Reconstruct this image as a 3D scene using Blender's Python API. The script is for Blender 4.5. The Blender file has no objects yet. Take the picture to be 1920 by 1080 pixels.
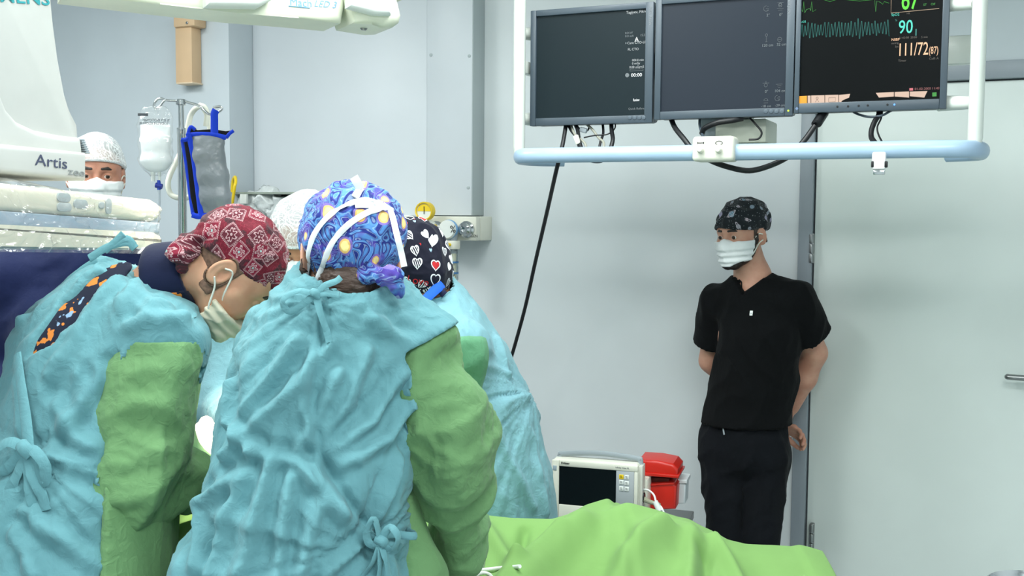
import bpy, bmesh, math, random
import numpy as np
from mathutils import Vector, Matrix
R = math.radians
SC = bpy.context.scene
COL = SC.collection
# ------------------------------------------------------------------ camera, world, light, exposure
FPX = 2000.0
CAM = np.array([0.0, 0.0, 1.68])
TH, RO = R(4.0), R(0.43)
_r, _u, FW = np.array([1., 0, 0]), np.array([0, math.sin(TH), math.cos(TH)]), np.array([0, math.cos(TH), -math.sin(TH)])
RT = _r * math.cos(RO) + _u * math.sin(RO)
UP = _u * math.cos(RO) - _r * math.sin(RO)
cam_data = bpy.data.cameras.new('camera')
cam_data.sensor_width = 36.0
cam_data.lens = 36.0 * FPX / 1920.0
cam_data.clip_start = 0.05
cam = bpy.data.objects.new('camera', cam_data)
COL.objects.link(cam)
cam.matrix_world = Matrix(((RT[0], UP[0], -FW[0], CAM[0]), (RT[1], UP[1], -FW[1], CAM[1]), (RT[2], UP[2], -FW[2], CAM[2]), (0, 0, 0, 1)))
SC.camera = cam
# room frame: the back wall runs along RV, NV points from it into the room
YAW = R(24.0)
RV = np.array([math.cos(YAW), -math.sin(YAW), 0.0])
NV = np.array([-math.sin(YAW), -math.cos(YAW), 0.0])
W0 = np.array([1.067, 3.95, 0.0])
CEIL = 3.0
def room(s, t, z=0.0): return W0 + s * RV + t * NV + np.array([0, 0, z])
world = bpy.data.worlds.new('world')
SC.world = world
world.use_nodes = True
world.node_tree.nodes['Background'].inputs[0].default_value = (0.80, 0.93, 1.0, 1)
world.node_tree.nodes['Background'].inputs[1].default_value = 0.25
def area(name, loc, size, power, col=(1, 1, 1), aim=(0, 0, -1)):
    l = bpy.data.lights.new(name, 'AREA')
    l.shape = 'RECTANGLE'; l.size, l.size_y = size; l.energy = power; l.color = col
    o = bpy.data.objects.new(name, l); COL.objects.link(o); o.location = loc
    o.rotation_euler = Vector(aim).to_track_quat('-Z', 'Y').to_euler()
    return o
LC = (0.95, 1.0, 0.985)
area('ceiling_panel_light', room(-0.3, 1.7, 2.96), (1.2, 0.6), 40, LC)
area('ceiling_panel_light', room(-2.5, 2.1, 2.96), (1.2, 0.6), 44, LC)
area('ceiling_panel_light', room(-1.4, 3.2, 2.96), (1.2, 0.6), 66, LC)
area('ceiling_panel_light', room(1.0, 3.2, 2.96), (1.2, 0.6), 50, LC)
area('ceiling_panel_light', room(-1.5, 5.4, 2.96), (1.2, 0.6), 24, LC)
area('ceiling_panel_light', room(1.2, 5.4, 2.96), (1.2, 0.6), 46, LC)
def spot(name, loc, tgt, power, ang, col, rad=.08, blend=.5):
    l = bpy.data.lights.new(name, 'SPOT'); l.energy = power; l.spot_size = R(ang); l.spot_blend = blend; l.color = col; l.shadow_soft_size = rad
    o = bpy.data.objects.new(name, l); COL.objects.link(o); o.location = loc
    o.rotation_euler = (Vector(tgt) - Vector(loc)).to_track_quat('-Z', 'Y').to_euler()
spot('surgical_lamp_light', (-0.60, 2.62, 2.85), (-0.74, 2.58, 1.1), 420, 26, (1.0, 0.86, 0.68))
vs = SC.view_settings
vs.view_transform = 'Standard'; vs.look = 'None'; vs.exposure = 0.02; vs.gamma = 1.0; vs.use_curve_mapping = False

# ------------------------------------------------------------------ picture rays to places in the room
def ray(x, y): return FW + RT * ((x - 960.0) / FPX) - UP * ((y - 540.0) / FPX)
def P(x, y, d):
    r = ray(x, y); return CAM + r * (d / r[1])
def onplane(x, y, p0, n):
    r = ray(x, y); return CAM + r * (np.dot(np.asarray(p0) - CAM, n) / np.dot(r, n))
def wp(x, y, t):
    p = onplane(x, y, room(0, t), NV) - W0
    return float(np.dot(p, RV)), float(p[2])
def nrm(v):
    v = np.asarray(v, float); return v / np.linalg.norm(v)

# ------------------------------------------------------------------ objects
def tag(o, label=None, cat=None, group=None, kind=None):
    for k, v in (('label', label), ('category', cat), ('group', group), ('kind', kind)):
        if v: o[k] = v
    return o
def link(name, me, parent=None, mats=None, origin=None):
    o = bpy.data.objects.new(name, me); COL.objects.link(o)
    for m in (mats if isinstance(mats, (list, tuple)) else [mats] if mats else []): me.materials.append(m)
    if parent is not None:
        o.parent = parent
        og = parent; org = Vector((0, 0, 0))
        while og is not None: org += og.location; og = og.parent
        me.transform(Matrix.Translation(-org))
    elif origin is not None:
        me.transform(Matrix.Translation(-Vector(origin))); o.location = Vector(origin)
    return o
def empty(name, loc, label=None, cat=None, group=None):
    o = bpy.data.objects.new(name, None); COL.objects.link(o); o.location = Vector(loc); o.empty_display_size = .05
    return tag(o, label, cat, group)
def fin(bm, name, mat, parent=None, origin=None, smooth=True, ang=35):
    bmesh.ops.recalc_face_normals(bm, faces=bm.faces)
    me = bpy.data.meshes.new(name); bm.to_mesh(me); bm.free()
    if smooth:
        me.polygons.foreach_set('use_smooth', [True] * len(me.polygons))
        me.set_sharp_from_angle(angle=R(ang))
    return link(name, me, parent, mat, origin)
def frame(o, x, y, z):
    return Matrix(((x[0], y[0], z[0], o[0]), (x[1], y[1], z[1], o[1]), (x[2], y[2], z[2], o[2]), (0, 0, 0, 1)))
ZV = np.array([0, 0, 1.0])
def RF(s=0, t=0, z=0): return frame(room(s, t, z), RV, -NV, ZV)      # local x along wall, local y into the wall, z up
def bx(bm, c, s, M=None, bev=0.0, seg=2):
    v = bmesh.ops.create_cube(bm, size=1)['verts']
    bmesh.ops.transform(bm, matrix=Matrix.Translation(c) @ Matrix.Diagonal((s[0], s[1], s[2], 1)), verts=v)
    if bev:
        e = list({e for q in v for e in q.link_edges})
        r = bmesh.ops.bevel(bm, geom=e, offset=bev, segments=seg, profile=.5, affect='EDGES')
        v = list({q for q in r['verts']} | {q for q in v if q.is_valid})
        v = list({q for f in r['faces'] for q in f.verts} | {q for q in v if q.is_valid})
        st = list(v); seen = set(v)
        while st:
            q = st.pop()
            for e in q.link_edges:
                w = e.other_vert(q)
                if w not in seen: seen.add(w); st.append(w)
        v = list(seen)
    if M is not None: bmesh.ops.transform(bm, matrix=M, verts=v)
    return v
def box_obj(name, c, s, mat, parent=None, M=None, bev=.003, seg=2, origin=None):
    bm = bmesh.new(); bx(bm, c, s, M, bev, seg); return fin(bm, name, mat, parent, origin)
def rbox(s0, s1, t0, t1, z0, z1, name, mat, parent=None, bev=.003, seg=2):
    M = RF(); return box_obj(name, ((s0 + s1) / 2, -(t0 + t1) / 2, (z0 + z1) / 2), (abs(s1 - s0), abs(t1 - t0), abs(z1 - z0)), mat, parent, M, bev, seg)
def smooth_path(pts, n=8):
    pts = [np.asarray(p, float) for p in pts]
    if len(pts) < 3 or n < 2: return pts
    q = [2 * pts[0] - pts[1]] + pts + [2 * pts[-1] - pts[-2]]; out = []
    for i in range(1, len(q) - 2):
        for k in range(n):
            t = k / n; a, b, c, d = q[i - 1], q[i], q[i + 1], q[i + 2]
            out.append(.5 * ((2 * b) + (c - a) * t + (2 * a - 5 * b + 4 * c - d) * t * t + (3 * b - a - 3 * c + d) * t ** 3))
    out.append(pts[-1]); return out
def tube(bm, pts, r, n=10, sm=6, flat=None, cap=True):
    """round tube along pts; flat=(width, thickness, up-vectors or one up) makes a ribbon"""
    pts = smooth_path(pts, sm); m = len(pts); rings = []
    rr = r if isinstance(r, (list, tuple)) else None
    prev = None
    for i in range(m):
        t = nrm(pts[min(i + 1, m - 1)] - pts[max(i - 1, 0)])
        if flat is not None and flat[2] is not None:
            u = np.asarray(flat[2][int(i * (len(flat[2]) - 1) / max(m - 1, 1))] if isinstance(flat[2], list) else flat[2], float)
            u = nrm(u - t * np.dot(u, t) + 1e-6)
        else:
            a = prev if prev is not None else (np.array([0, 0, 1.]) if abs(t[2]) < .9 else np.array([1., 0, 0]))
            u = nrm(a - t * np.dot(a, t) + 1e-9)
        prev = u; w = np.cross(t, u)
        ri = (rr[0] + (rr[1] - rr[0]) * i / (m - 1)) if rr else r
        ring = []
        for k in range(n):
            an = 2 * math.pi * k / n
            if flat: p = pts[i] + w * (math.cos(an) * flat[0]) + u * (math.sin(an) * flat[1])
            else: p = pts[i] + (u * math.cos(an) + w * math.sin(an)) * ri
            ring.append(bm.verts.new(p))
        rings.append(ring)
    for i in range(m - 1):
        for k in range(n):
            bm.faces.new((rings[i][k], rings[i][(k + 1) % n], rings[i + 1][(k + 1) % n], rings[i + 1][k]))
    if cap:
        bm.faces.new(rings[0][::-1]); bm.faces.new(rings[-1])
def tube_obj(name, pts, r, mat, parent=None, n=10, sm=6, flat=None, origin=None):
    bm = bmesh.new(); tube(bm, pts, r, n, sm, flat); return fin(bm, name, mat, parent, origin, ang=60)
def lathe(bm, prof, M=None, n=24):
    """prof: (radius, height) pairs about local z"""
    rings = []
    for r, h in prof:
        rings.append([bm.verts.new((r * math.cos(2 * math.pi * k / n), r * math.sin(2 * math.pi * k / n), h)) for k in range(n)] if r > 1e-6 else [bm.verts.new((0, 0, h))])
    nv = [v for q in rings for v in q]
    for a, b in zip(rings, rings[1:]):
        for k in range(n):
            if len(a) == 1 and len(b) == 1: continue
            if len(a) == 1: bm.faces.new((a[0], b[k], b[(k + 1) % n]))
            elif len(b) == 1: bm.faces.new((a[k], a[(k + 1) % n], b[0]))
            else: bm.faces.new((a[k], a[(k + 1) % n], b[(k + 1) % n], b[k]))
    if len(rings[0]) > 1: bm.faces.new(rings[0][::-1])
    if len(rings[-1]) > 1: bm.faces.new(rings[-1])
    if M is not None: bmesh.ops.transform(bm, matrix=M, verts=nv)
def lathe_obj(name, prof, mat, parent=None, M=None, n=24, origin=None):
    bm = bmesh.new(); lathe(bm, prof, M, n); return fin(bm, name, mat, parent, origin)
def prism(bm, out, d0, d1, M, bev=0.0, seg=3):
    """outline in local xy, extruded from z=d0 to d1; the d1 rim is bevelled"""
    b2 = bmesh.new()
    vs_ = [b2.verts.new((p[0], p[1], d0)) for p in out]; f = b2.faces.new(vs_)
    r = bmesh.ops.extrude_face_region(b2, geom=[f]); tv = [v for v in r['geom'] if isinstance(v, bmesh.types.BMVert)]
    for v in tv: v.co.z = d1
    if bev:
        te = [e for e in b2.edges if abs(e.verts[0].co.z - d1) < 1e-7 and abs(e.verts[1].co.z - d1) < 1e-7]
        bmesh.ops.bevel(b2, geom=te, offset=bev, segments=seg, profile=.5, affect='EDGES', clamp_overlap=True)
    bmesh.ops.transform(b2, matrix=M, verts=b2.verts)
    me = bpy.data.meshes.new('tmp'); b2.to_mesh(me); b2.free(); bm.from_mesh(me); bpy.data.meshes.remove(me)
def prism_obj(name, out, d0, d1, M, mat, parent=None, bev=0.0, seg=3, origin=None, ang=35):
    bm = bmesh.new(); prism(bm, out, d0, d1, M, bev, seg); return fin(bm, name, mat, parent, origin, ang=ang)
def rrect(x0, x1, y0, y1, r, n=5):
    o = []
    for cx, cy, a0 in ((x1 - r, y0 + r, -90), (x1 - r, y1 - r, 0), (x0 + r, y1 - r, 90), (x0 + r, y0 + r, 180)):
        for k in range(n + 1):
            a = R(a0 + 90 * k / n); o.append((cx + r * math.cos(a), cy + r * math.sin(a)))
    return o
def text_mesh(body, size, align='CENTER', shear=0.0, ext=0.0002, spacing=1.0, bold=0.0):
    c = bpy.data.curves.new('t', 'FONT'); c.body = body; c.size = size; c.align_x = align; c.shear = shear; c.extrude = ext
    c.space_character = spacing; c.resolution_u = 3; c.offset = bold
    o = bpy.data.objects.new('t', c); COL.objects.link(o)
    dg = bpy.context.evaluated_depsgraph_get(); dg.update()
    me = bpy.data.meshes.new_from_object(o.evaluated_get(dg))
    bpy.data.objects.remove(o); bpy.data.curves.remove(c)
    me.materials.clear(); return me
def text_obj(name, body, size, M, mat, parent, sx=1.0, **kw):
    me = text_mesh(body, size, **kw); me.transform(M @ Matrix.Diagonal((sx, 1, 1, 1)))
    if sx < 0: me.flip_normals()
    return link(name, me, parent, mat)

# ------------------------------------------------------------------ materials
def lin(c):
    return tuple((v / 255 / 12.92 if v / 255 <= .04045 else ((v / 255 + .055) / 1.055) ** 2.4) for v in c)
class X:
    """a shader value with arithmetic"""
    def __init__(s, t, k): s.t, s.k = t, k
    def _m(s, op, *a):
        n = s.t.nodes.new('ShaderNodeMath'); n.operation = op
        for i, v in enumerate((s,) + a):
            if isinstance(v, X): s.t.links.new(v.k, n.inputs[i])
            else: n.inputs[i].default_value = v
        return X(s.t, n.outputs[0])
    def __add__(s, o): return s._m('ADD', o)
    def __sub__(s, o): return s._m('SUBTRACT', o)
    def __rsub__(s, o): return (s * -1) + o
    def __mul__(s, o): return s._m('MULTIPLY', o)
    __radd__ = __add__; __rmul__ = __mul__
    def __truediv__(s, o): return s._m('DIVIDE', o)
    def __lt__(s, o): return s._m('LESS_THAN', o)
    def __gt__(s, o): return s._m('GREATER_THAN', o)
    def abs(s): return s._m('ABSOLUTE')
    def sin(s): return s._m('SINE')
    def pow(s, o): return s._m('POWER', o)
    def sqrt(s): return s._m('SQRT')
    def min(s, o): return s._m('MINIMUM', o)
    def max(s, o): return s._m('MAXIMUM', o)
    def atan2(s, o): return s._m('ARCTAN2', o)
    def step(s, a, b):
        n = s.t.nodes.new('ShaderNodeMapRange'); n.interpolation_type = 'SMOOTHSTEP'
        s.t.links.new(s.k, n.inputs[0]); n.inputs[1].default_value = a; n.inputs[2].default_value = b
        return X(s.t, n.outputs[0])
class Mat:
    def __init__(s, name, col, rough=.5, metal=0.0, spec=.5, **kw):
        s.m = bpy.data.materials.new(name); s.m.use_nodes = True; s.t = s.m.node_tree; s.b = s.t.nodes['Principled BSDF']
        s.col = lin(col); s.b.inputs['Base Color'].default_value = (*s.col, 1)
        s.b.inputs['Roughness'].default_value = rough; s.b.inputs['Metallic'].default_value = metal; s.b.inputs['Specular IOR Level'].default_value = spec
        for k, v in kw.items(): s.b.inputs[k.replace('_', ' ')].default_value = v
    def n(s, typ, **kw):
        q = s.t.nodes.new('ShaderNode' + typ)
        for k, v in kw.items():
            if k in q.inputs: q.inputs[k].default_value = v
            else: setattr(q, k, v)
        return q
    def coord(s, kind='Object'):
        if not hasattr(s, '_tc'): s._tc = s.n('TexCoord')
        return s._tc.outputs[kind]
    def noise(s, scale, detail=3, vec=None, dist=0.0, out=0, stretch=None):
        q = s.n('TexNoise'); q.inputs['Scale'].default_value = scale; q.inputs['Detail'].default_value = detail; q.inputs['Distortion'].default_value = dist
        v = vec or s.coord()
        if stretch:
            mp = s.n('Mapping'); mp.inputs['Scale'].default_value = stretch; s.t.links.new(v, mp.inputs[0]); v = mp.outputs[0]
        s.t.links.new(v, q.inputs['Vector']); return X(s.t, q.outputs[out])
    def mix(s, f, a, b):
        q = s.n('Mix', data_type='RGBA')
        for v, i in ((f, 0), (a, 6), (b, 7)):
            if isinstance(v, X): s.t.links.new(v.k, q.inputs[i])
            elif isinstance(v, tuple): q.inputs[i].default_value = (*v, 1)
            elif isinstance(v, (int, float)): q.inputs[i].default_value = v
            else: s.t.links.new(v, q.inputs[i])
        return q.outputs[2]
    def base(s, sock): s.t.links.new(sock, s.b.inputs['Base Color']); return s
    def bump(s, h, strength=.3, dist=.01):
        q = s.n('Bump'); q.inputs['Strength'].default_value = strength; q.inputs['Distance'].default_value = dist
        s.t.links.new(h.k, q.inputs['Height']); s.t.links.new(q.outputs[0], s.b.inputs['Normal']); return s
    def vary(s, amt=.06, scale=6, detail=3):
        f = s.noise(scale, detail)
        a = tuple(min(1, c * (1 + amt)) for c in s.col); b = tuple(c * (1 - amt) for c in s.col)
        return s.base(s.mix(f.step(.3, .7), a, b))
def paint(name, col, rough=.45, amt=.025, scale=3, b=.02):
    m = Mat(name, col, rough); m.vary(amt, scale); m.bump(m.noise(160, 2), b, .002); return m.m
def plastic(name, col, rough=.35, **kw):
    m = Mat(name, col, rough, **kw); m.vary(.03, 9); return m.m
def metal(name, col, rough=.25):
    m = Mat(name, col, rough, 1.0); m.bump(m.noise(60, 3, stretch=(1, 1, 12)), .04, .002); return m.m
def cloth(name, col, rough=.85, bump=.35, amt=.06, sheen=.15, fine=1.0):
    m = Mat(name, col, rough, spec=.15); m.vary(amt, 7, 4)
    m.b.inputs['Sheen Weight'].default_value = sheen
    c1 = (m.noise(13, 2, dist=1.0, stretch=(1, 1, .45)) - .5).abs() * -1.6
    c2 = (m.noise(34, 3, dist=.8) - .5).abs() * -.7
    w = m.noise(900, 1) * .05
    m.bump(c1 + c2 * fine + w, bump, .012); return m.m
def glow(name, col, e=1.0):
    m = Mat(name, col, .6); m.b.inputs['Emission Color'].default_value = (*m.col, 1); m.b.inputs['Emission Strength'].default_value = e
    m.b.inputs['Base Color'].default_value = (*[c * .2 for c in m.col], 1); return m.m
# ------------------------------------------------------------------ implicit bodies: one continuous skin from tapered limbs
F32 = np.float32
def rc(a, b, ra, rb=None):
    a = np.asarray(a, F32); ab = np.asarray(b, F32) - a; L2 = float(ab @ ab) + 1e-12; rb = ra if rb is None else rb
    def f(p):
        q = p - a; h = np.clip(q @ ab / L2, 0, 1); q = q - h[:, None] * ab
        return np.sqrt((q * q).sum(1)) - (ra + (rb - ra) * h)
    return f
def econe(a, b, wa, da, wb, db, L):
    """like rc, with half-width w along L and half-depth d across"""
    a = np.asarray(a, F32); ab = np.asarray(b, F32) - a; L2 = float(ab @ ab) + 1e-12; L = np.asarray(nrm(L), F32)
    def f(p):
        q = p - a; h = np.clip(q @ ab / L2, 0, 1); q = q - h[:, None] * ab
        cl = q @ L; rest = np.sqrt(np.maximum((q * q).sum(1) - cl * cl, 1e-12)); w = wa + (wb - wa) * h; d = da + (db - da) * h
        k0 = np.sqrt((cl / w) ** 2 + (rest / d) ** 2); k1 = np.sqrt((cl / w ** 2) ** 2 + (rest / d ** 2) ** 2) + 1e-9
        return k0 * (k0 - 1) / k1
    return f
def ell(c, r, M=None):
    c = np.asarray(c, F32); r = np.asarray(r, F32); M = None if M is None else np.asarray(M, F32)
    def f(p):
        q = p - c
        if M is not None: q = q @ M.T
        k0 = np.sqrt(((q / r) ** 2).sum(1)); k1 = np.sqrt(((q / r ** 2) ** 2).sum(1)) + 1e-9
        return k0 * (k0 - 1) / k1
    return f
def U(k, *fs):
    def f(p):
        d = fs[0](p)
        for g in fs[1:]:
            e = g(p)
            if k > 0:
                h = np.maximum(k - np.abs(d - e), 0) / k; d = np.minimum(d, e) - h * h * k * .25
            else: d = np.minimum(d, e)
        return d
    return f
def I(*fs):
    def f(p):
        d = fs[0](p)
        for g in fs[1:]: d = np.maximum(d, g(p))
        return d
    return f
def sub(f0, g, k=0.0):
    def f(p):
        d, e = f0(p), -g(p)
        if k > 0:
            h = np.maximum(k - np.abs(d - e), 0) / k; return np.maximum(d, e) + h * h * k * .25
        return np.maximum(d, e)
    return f
def off(f0, r): return lambda p: f0(p) - r
def half(p0, n):
    """inside is the side that n points to"""
    p0 = np.asarray(p0, F32); n = np.asarray(nrm(n), F32); return lambda p: -((p - p0) @ n)
def loc(f0, C, M):
    C = np.asarray(C, F32); M = np.asarray(M, F32); return lambda p: f0((p - C) @ M.T)
def grad(f, V, e=8e-4):
    g = np.empty_like(V)
    for i in range(3):
        d = np.zeros(3, F32); d[i] = e; g[:, i] = f(V + d) - f(V - d)
    return g / (np.sqrt((g * g).sum(1, keepdims=True)) + 1e-9)
def nets(F, X_, Y_, Z_):
    S = F < 0
    c = np.zeros([n - 1 for n in F.shape], np.int8)
    for i in (0, 1):
        for j in (0, 1):
            for k in (0, 1): c += S[i:i + c.shape[0], j:j + c.shape[1], k:k + c.shape[2]]
    act = (c > 0) & (c < 8); idx = np.argwhere(act); vid = np.full(c.shape, -1, np.int64); vid[act] = np.arange(len(idx))
    ax = [np.asarray(a, F32) for a in (X_, Y_, Z_)]; acc = np.zeros((len(idx), 3), F32); cnt = np.zeros(len(idx), F32)
    for d in range(3):
        e1, e2 = [q for q in range(3) if q != d]
        for a in (0, 1):
            for b in (0, 1):
                o = np.zeros(3, int); o[e1] = a; o[e2] = b; p = idx + o; q = p.copy(); q[:, d] += 1
                fa, fb = F[tuple(p.T)], F[tuple(q.T)]; m = (fa < 0) != (fb < 0); t = np.where(m, fa / np.where(m, fa - fb, 1), 0)
                pt = np.stack([ax[k][p[:, k]] for k in range(3)], 1); pt[:, d] += t * (ax[d][q[:, d]] - ax[d][p[:, d]])
                acc[m] += pt[m]; cnt[m] += 1
    V = acc / np.maximum(cnt, 1)[:, None]; faces = []
    for d in range(3):
        e1, e2 = (d + 1) % 3, (d + 2) % 3
        s0 = [slice(None)] * 3; s1 = [slice(None)] * 3; s0[d] = slice(0, -1); s1[d] = slice(1, None)
        A, B = S[tuple(s0)], S[tuple(s1)]; e = np.argwhere(A != B); e = e[(e[:, e1] > 0) & (e[:, e2] > 0) & (e[:, e1] < S.shape[e1] - 1) & (e[:, e2] < S.shape[e2] - 1)]
        ins = A[tuple(e.T)]; qs = []
        for o1, o2 in ((-1, -1), (0, -1), (0, 0), (-1, 0)):
            g = e.copy(); g[:, e1] += o1; g[:, e2] += o2; qs.append(vid[tuple(g.T)])
        q = np.stack(qs, 1); q[~ins] = q[~ins][:, ::-1]; faces.append(q)
    return V, np.concatenate(faces)
def axis(lo, hi, h, fines=()):
    out = [lo]
    while out[-1] < hi:
        s = h
        for a, b, hf in fines:
            if a - h <= out[-1] < b: s = min(s, hf)
        out.append(out[-1] + s)
    return np.array(out, F32)
def mesh_sdf(f, lo, hi, h, fines=(), disp=None, newton=1):
    """fines: (lo, hi, h) boxes of finer cells"""
    ax = [axis(lo[i], hi[i], h, [(a[i], b[i], hf) for a, b, hf in fines]) for i in range(3)]
    n = [len(a) for a in ax]; B = 6; nb = [-(-k // B) for k in n]
    cen = []; hw = []
    for a in ax:
        i0 = np.arange(0, len(a), B); i1 = np.minimum(i0 + B, len(a) - 1); cen.append((a[i0] + a[i1]) / 2); hw.append((a[i1] - a[i0]) / 2)
    C = np.stack(np.meshgrid(*cen, indexing='ij'), -1).reshape(-1, 3); H = np.stack(np.meshgrid(*hw, indexing='ij'), -1).reshape(-1, 3)
    dC = f(C); diag = np.sqrt((H * H).sum(1)); actb = (np.abs(dC) < diag * 1.5 + .012).reshape(nb); sgn = dC.reshape(nb)
    up = lambda a: np.repeat(np.repeat(np.repeat(a, B, 0), B, 1), B, 2)[:n[0], :n[1], :n[2]]
    m = up(actb); Fv = up(sgn).astype(F32); ii = np.argwhere(m)
    Fv[m] = f(np.stack([ax[k][ii[:, k]] for k in range(3)], 1))
    Fv = np.where(Fv == 0, 1e-6, Fv)
    V, Q = nets(Fv, *ax); V = V.astype(F32)
    for _ in range(newton):
        d = f(V); V = V - grad(f, V) * np.clip(d, -h, h)[:, None] * .8
    if disp is not None: V = V + grad(f, V, 3e-3) * disp(V)[:, None].astype(F32)
    return V, Q
def np_mesh(name, V, Q):
    me = bpy.data.meshes.new(name); me.vertices.add(len(V)); me.vertices.foreach_set('co', np.ascontiguousarray(V, F32).ravel())
    k = Q.shape[1]; me.loops.add(Q.size); me.loops.foreach_set('vertex_index', Q.ravel().astype(np.int32)); me.polygons.add(len(Q))
    me.polygons.foreach_set('loop_start', np.arange(0, Q.size, k, dtype=np.int32))
    me.update(calc_edges=True); me.validate(); me.polygons.foreach_set('use_smooth', np.ones(len(me.polygons), bool)); return me
def sdf_obj(name, f, lo, hi, h, mat, parent=None, origin=None, fines=(), disp=None, uv=None, newton=1, sharp=None):
    V, Q = mesh_sdf(f, lo, hi, h, fines, disp, newton); me = np_mesh(name, V, Q)
    if uv is not None:
        co = np.empty(len(me.vertices) * 3, F32); me.vertices.foreach_get('co', co); w = uv(co.reshape(-1, 3))
        li = np.empty(len(me.loops), np.int32); me.loops.foreach_get('vertex_index', li)
        me.uv_layers.new(name='UVMap').data.foreach_set('uv', w[li].astype(F32).ravel())
    if sharp: me.set_sharp_from_angle(angle=R(sharp))
    return link(name, me, parent, mat, origin)
# noise and cloth folds
def _h(ix, iy, iz, s):
    with np.errstate(over='ignore'):
        h = (ix.astype(np.uint32) * np.uint32(374761393)) ^ (iy.astype(np.uint32) * np.uint32(668265263)) ^ (iz.astype(np.uint32) * np.uint32(2246822519)) ^ np.uint32((s * 3266489917 + 12345) & 0xffffffff)
        h = (h ^ (h >> np.uint32(13))) * np.uint32(1274126177); h = (h ^ (h >> np.uint32(16))) * np.uint32(2654435761); h ^= h >> np.uint32(15)
    return h
def noise(p, s=0):
    i = np.floor(p).astype(np.int64); f = (p - i).astype(F32); u = f * f * f * (f * (f * 6 - 15) + 10); r = 0
    for a in (0, 1):
        for b in (0, 1):
            for c in (0, 1):
                h = _h(i[:, 0] + a, i[:, 1] + b, i[:, 2] + c, s)
                g = np.stack([((h >> np.uint32(k)) & np.uint32(255)).astype(F32) / 127.5 - 1 for k in (0, 8, 16)], 1)
                d = (g * (f - np.array([a, b, c], F32))).sum(1)
                r = r + d * (u[:, 0] if a else 1 - u[:, 0]) * (u[:, 1] if b else 1 - u[:, 1]) * (u[:, 2] if c else 1 - u[:, 2])
    return r * 1.3
def ridge(q, s, pw=1.6): return np.clip(1 - np.abs(noise(q, s)) * 2.4, 0, 1) ** pw
def warp(p, sc, am, s=0): return p + am * np.stack([noise(p * sc + 7.1, s), noise(p * sc + 31.7, s + 1), noise(p * sc + 77.3, s + 2)], 1)
def along(p, d, st):
    d = np.asarray(nrm(d), F32); return p - (p @ d)[:, None] * d * (1 - 1 / st)
def fan(p, c, ax1, ax2, k, st):
    """coordinates that make folds radiate from c in the plane ax1, ax2"""
    q = p - np.asarray(c, F32); a, b = q @ np.asarray(ax1, F32), q @ np.asarray(ax2, F32); th = np.arctan2(b, a); r = np.sqrt(a * a + b * b)
    return np.stack([th * k, r * st, (th * 0 + 3.3)], 1)
def polydist(p, pts):
    d = np.full(len(p), 9., F32)
    for a, b in zip(pts, pts[1:]): d = np.minimum(d, rc(a, b, 0.0)(p))
    return d
def crease(q, s): return 1 - np.sqrt(noise(q, s) ** 2 + .0012) * 1.9
def crumple(s, amp=1.0, d=(0, 0, 1), st=3.0, sc=1.0):
    """long soft folds along d, shorter creases across them, fine crinkles; sharp only along the crests"""
    d = nrm(d); d2 = nrm(np.cross(d, (.3, .9, .2)) + d * .7); d3 = nrm(np.cross(d, (-.2, .9, .3)) - d * .5)
    def f(p):
        w = warp(p, 3.5 * sc, .05, s); m = np.clip(noise(p * 4 * sc, s + 17) * 1.4 + .5, 0, 1); m2 = np.clip(noise(p * 5 * sc, s + 19) * 1.4 + .5, 0, 1)
        return amp * (.011 * crease(along(w, d, st) * 6.5 * sc, s + 3) + m * .008 * crease(along(w, d2, st) * 10 * sc, s + 5) + m2 * .007 * crease(along(w, d3, st * .8) * 13 * sc, s + 9)
                      + .0028 * crease(along(w, d, 1.8) * 27 * sc, s + 6) + .0012 * crease(w * 55 * sc, s + 7) + .008 * noise(p * 3.5 * sc, s + 8)) - .009 * amp
    return f
def trace(f, x, y, d0=1.0, n=90):
    """the point of surface f that shows at picture place x, y"""
    r = ray(x, y); r = r / np.linalg.norm(r); p = (CAM + r * d0).astype(F32)[None]
    for _ in range(n):
        d = float(f(p)[0]); p = p + (r * max(min(d * .8, .2), -.05)).astype(F32)
        if abs(d) < 3e-4: break
    return p[0]
def onto(f, p, out=.0):
    p = np.asarray(p, F32).reshape(-1, 3)
    for _ in range(4): p = p - grad(f, p) * f(p)[:, None]
    return p + grad(f, p) * out
def path_on(f, px, out=.004, d0=1.0): return [onto(f, trace(f, x, y, d0), out)[0] for x, y in px]
def norms_on(f, pts): return [g for g in grad(f, np.asarray(pts, F32), 4e-3)]
def strip_on(name, f, px, w, t, mat, parent, out=.003, sm=6, d0=1.0):
    pts = path_on(f, px, out, d0); sp = smooth_path(pts, sm); ns = norms_on(f, sp)
    bm = bmesh.new(); tube(bm, sp, 0, 8, 1, (w, t, ns)); return fin(bm, name, mat, parent, ang=60)
def text_on(name, f, body, x, y, size, mat, parent, angle=0.0, out=.0012, d0=1.0, shear=0.0):
    me = text_mesh(body, size, shear=shear, ext=0.0); bm = bmesh.new(); bm.from_mesh(me)
    bmesh.ops.subdivide_edges(bm, edges=bm.edges, cuts=1); bm.to_mesh(me); bm.free()
    c = trace(f, x, y, d0, 200); n = grad(f, c[None], 4e-3)[0]; r = nrm(RT * math.cos(angle) + UP * math.sin(angle)); r = nrm(r - n * np.dot(r, n)); u = np.cross(n, r)
    me.transform(frame(c, r, u, n)); co = np.empty(len(me.vertices) * 3, F32); me.vertices.foreach_get('co', co)
    me.vertices.foreach_set('co', onto(f, co.reshape(-1, 3), out).ravel()); me.update(); return link(name, me, parent, mat)

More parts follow.
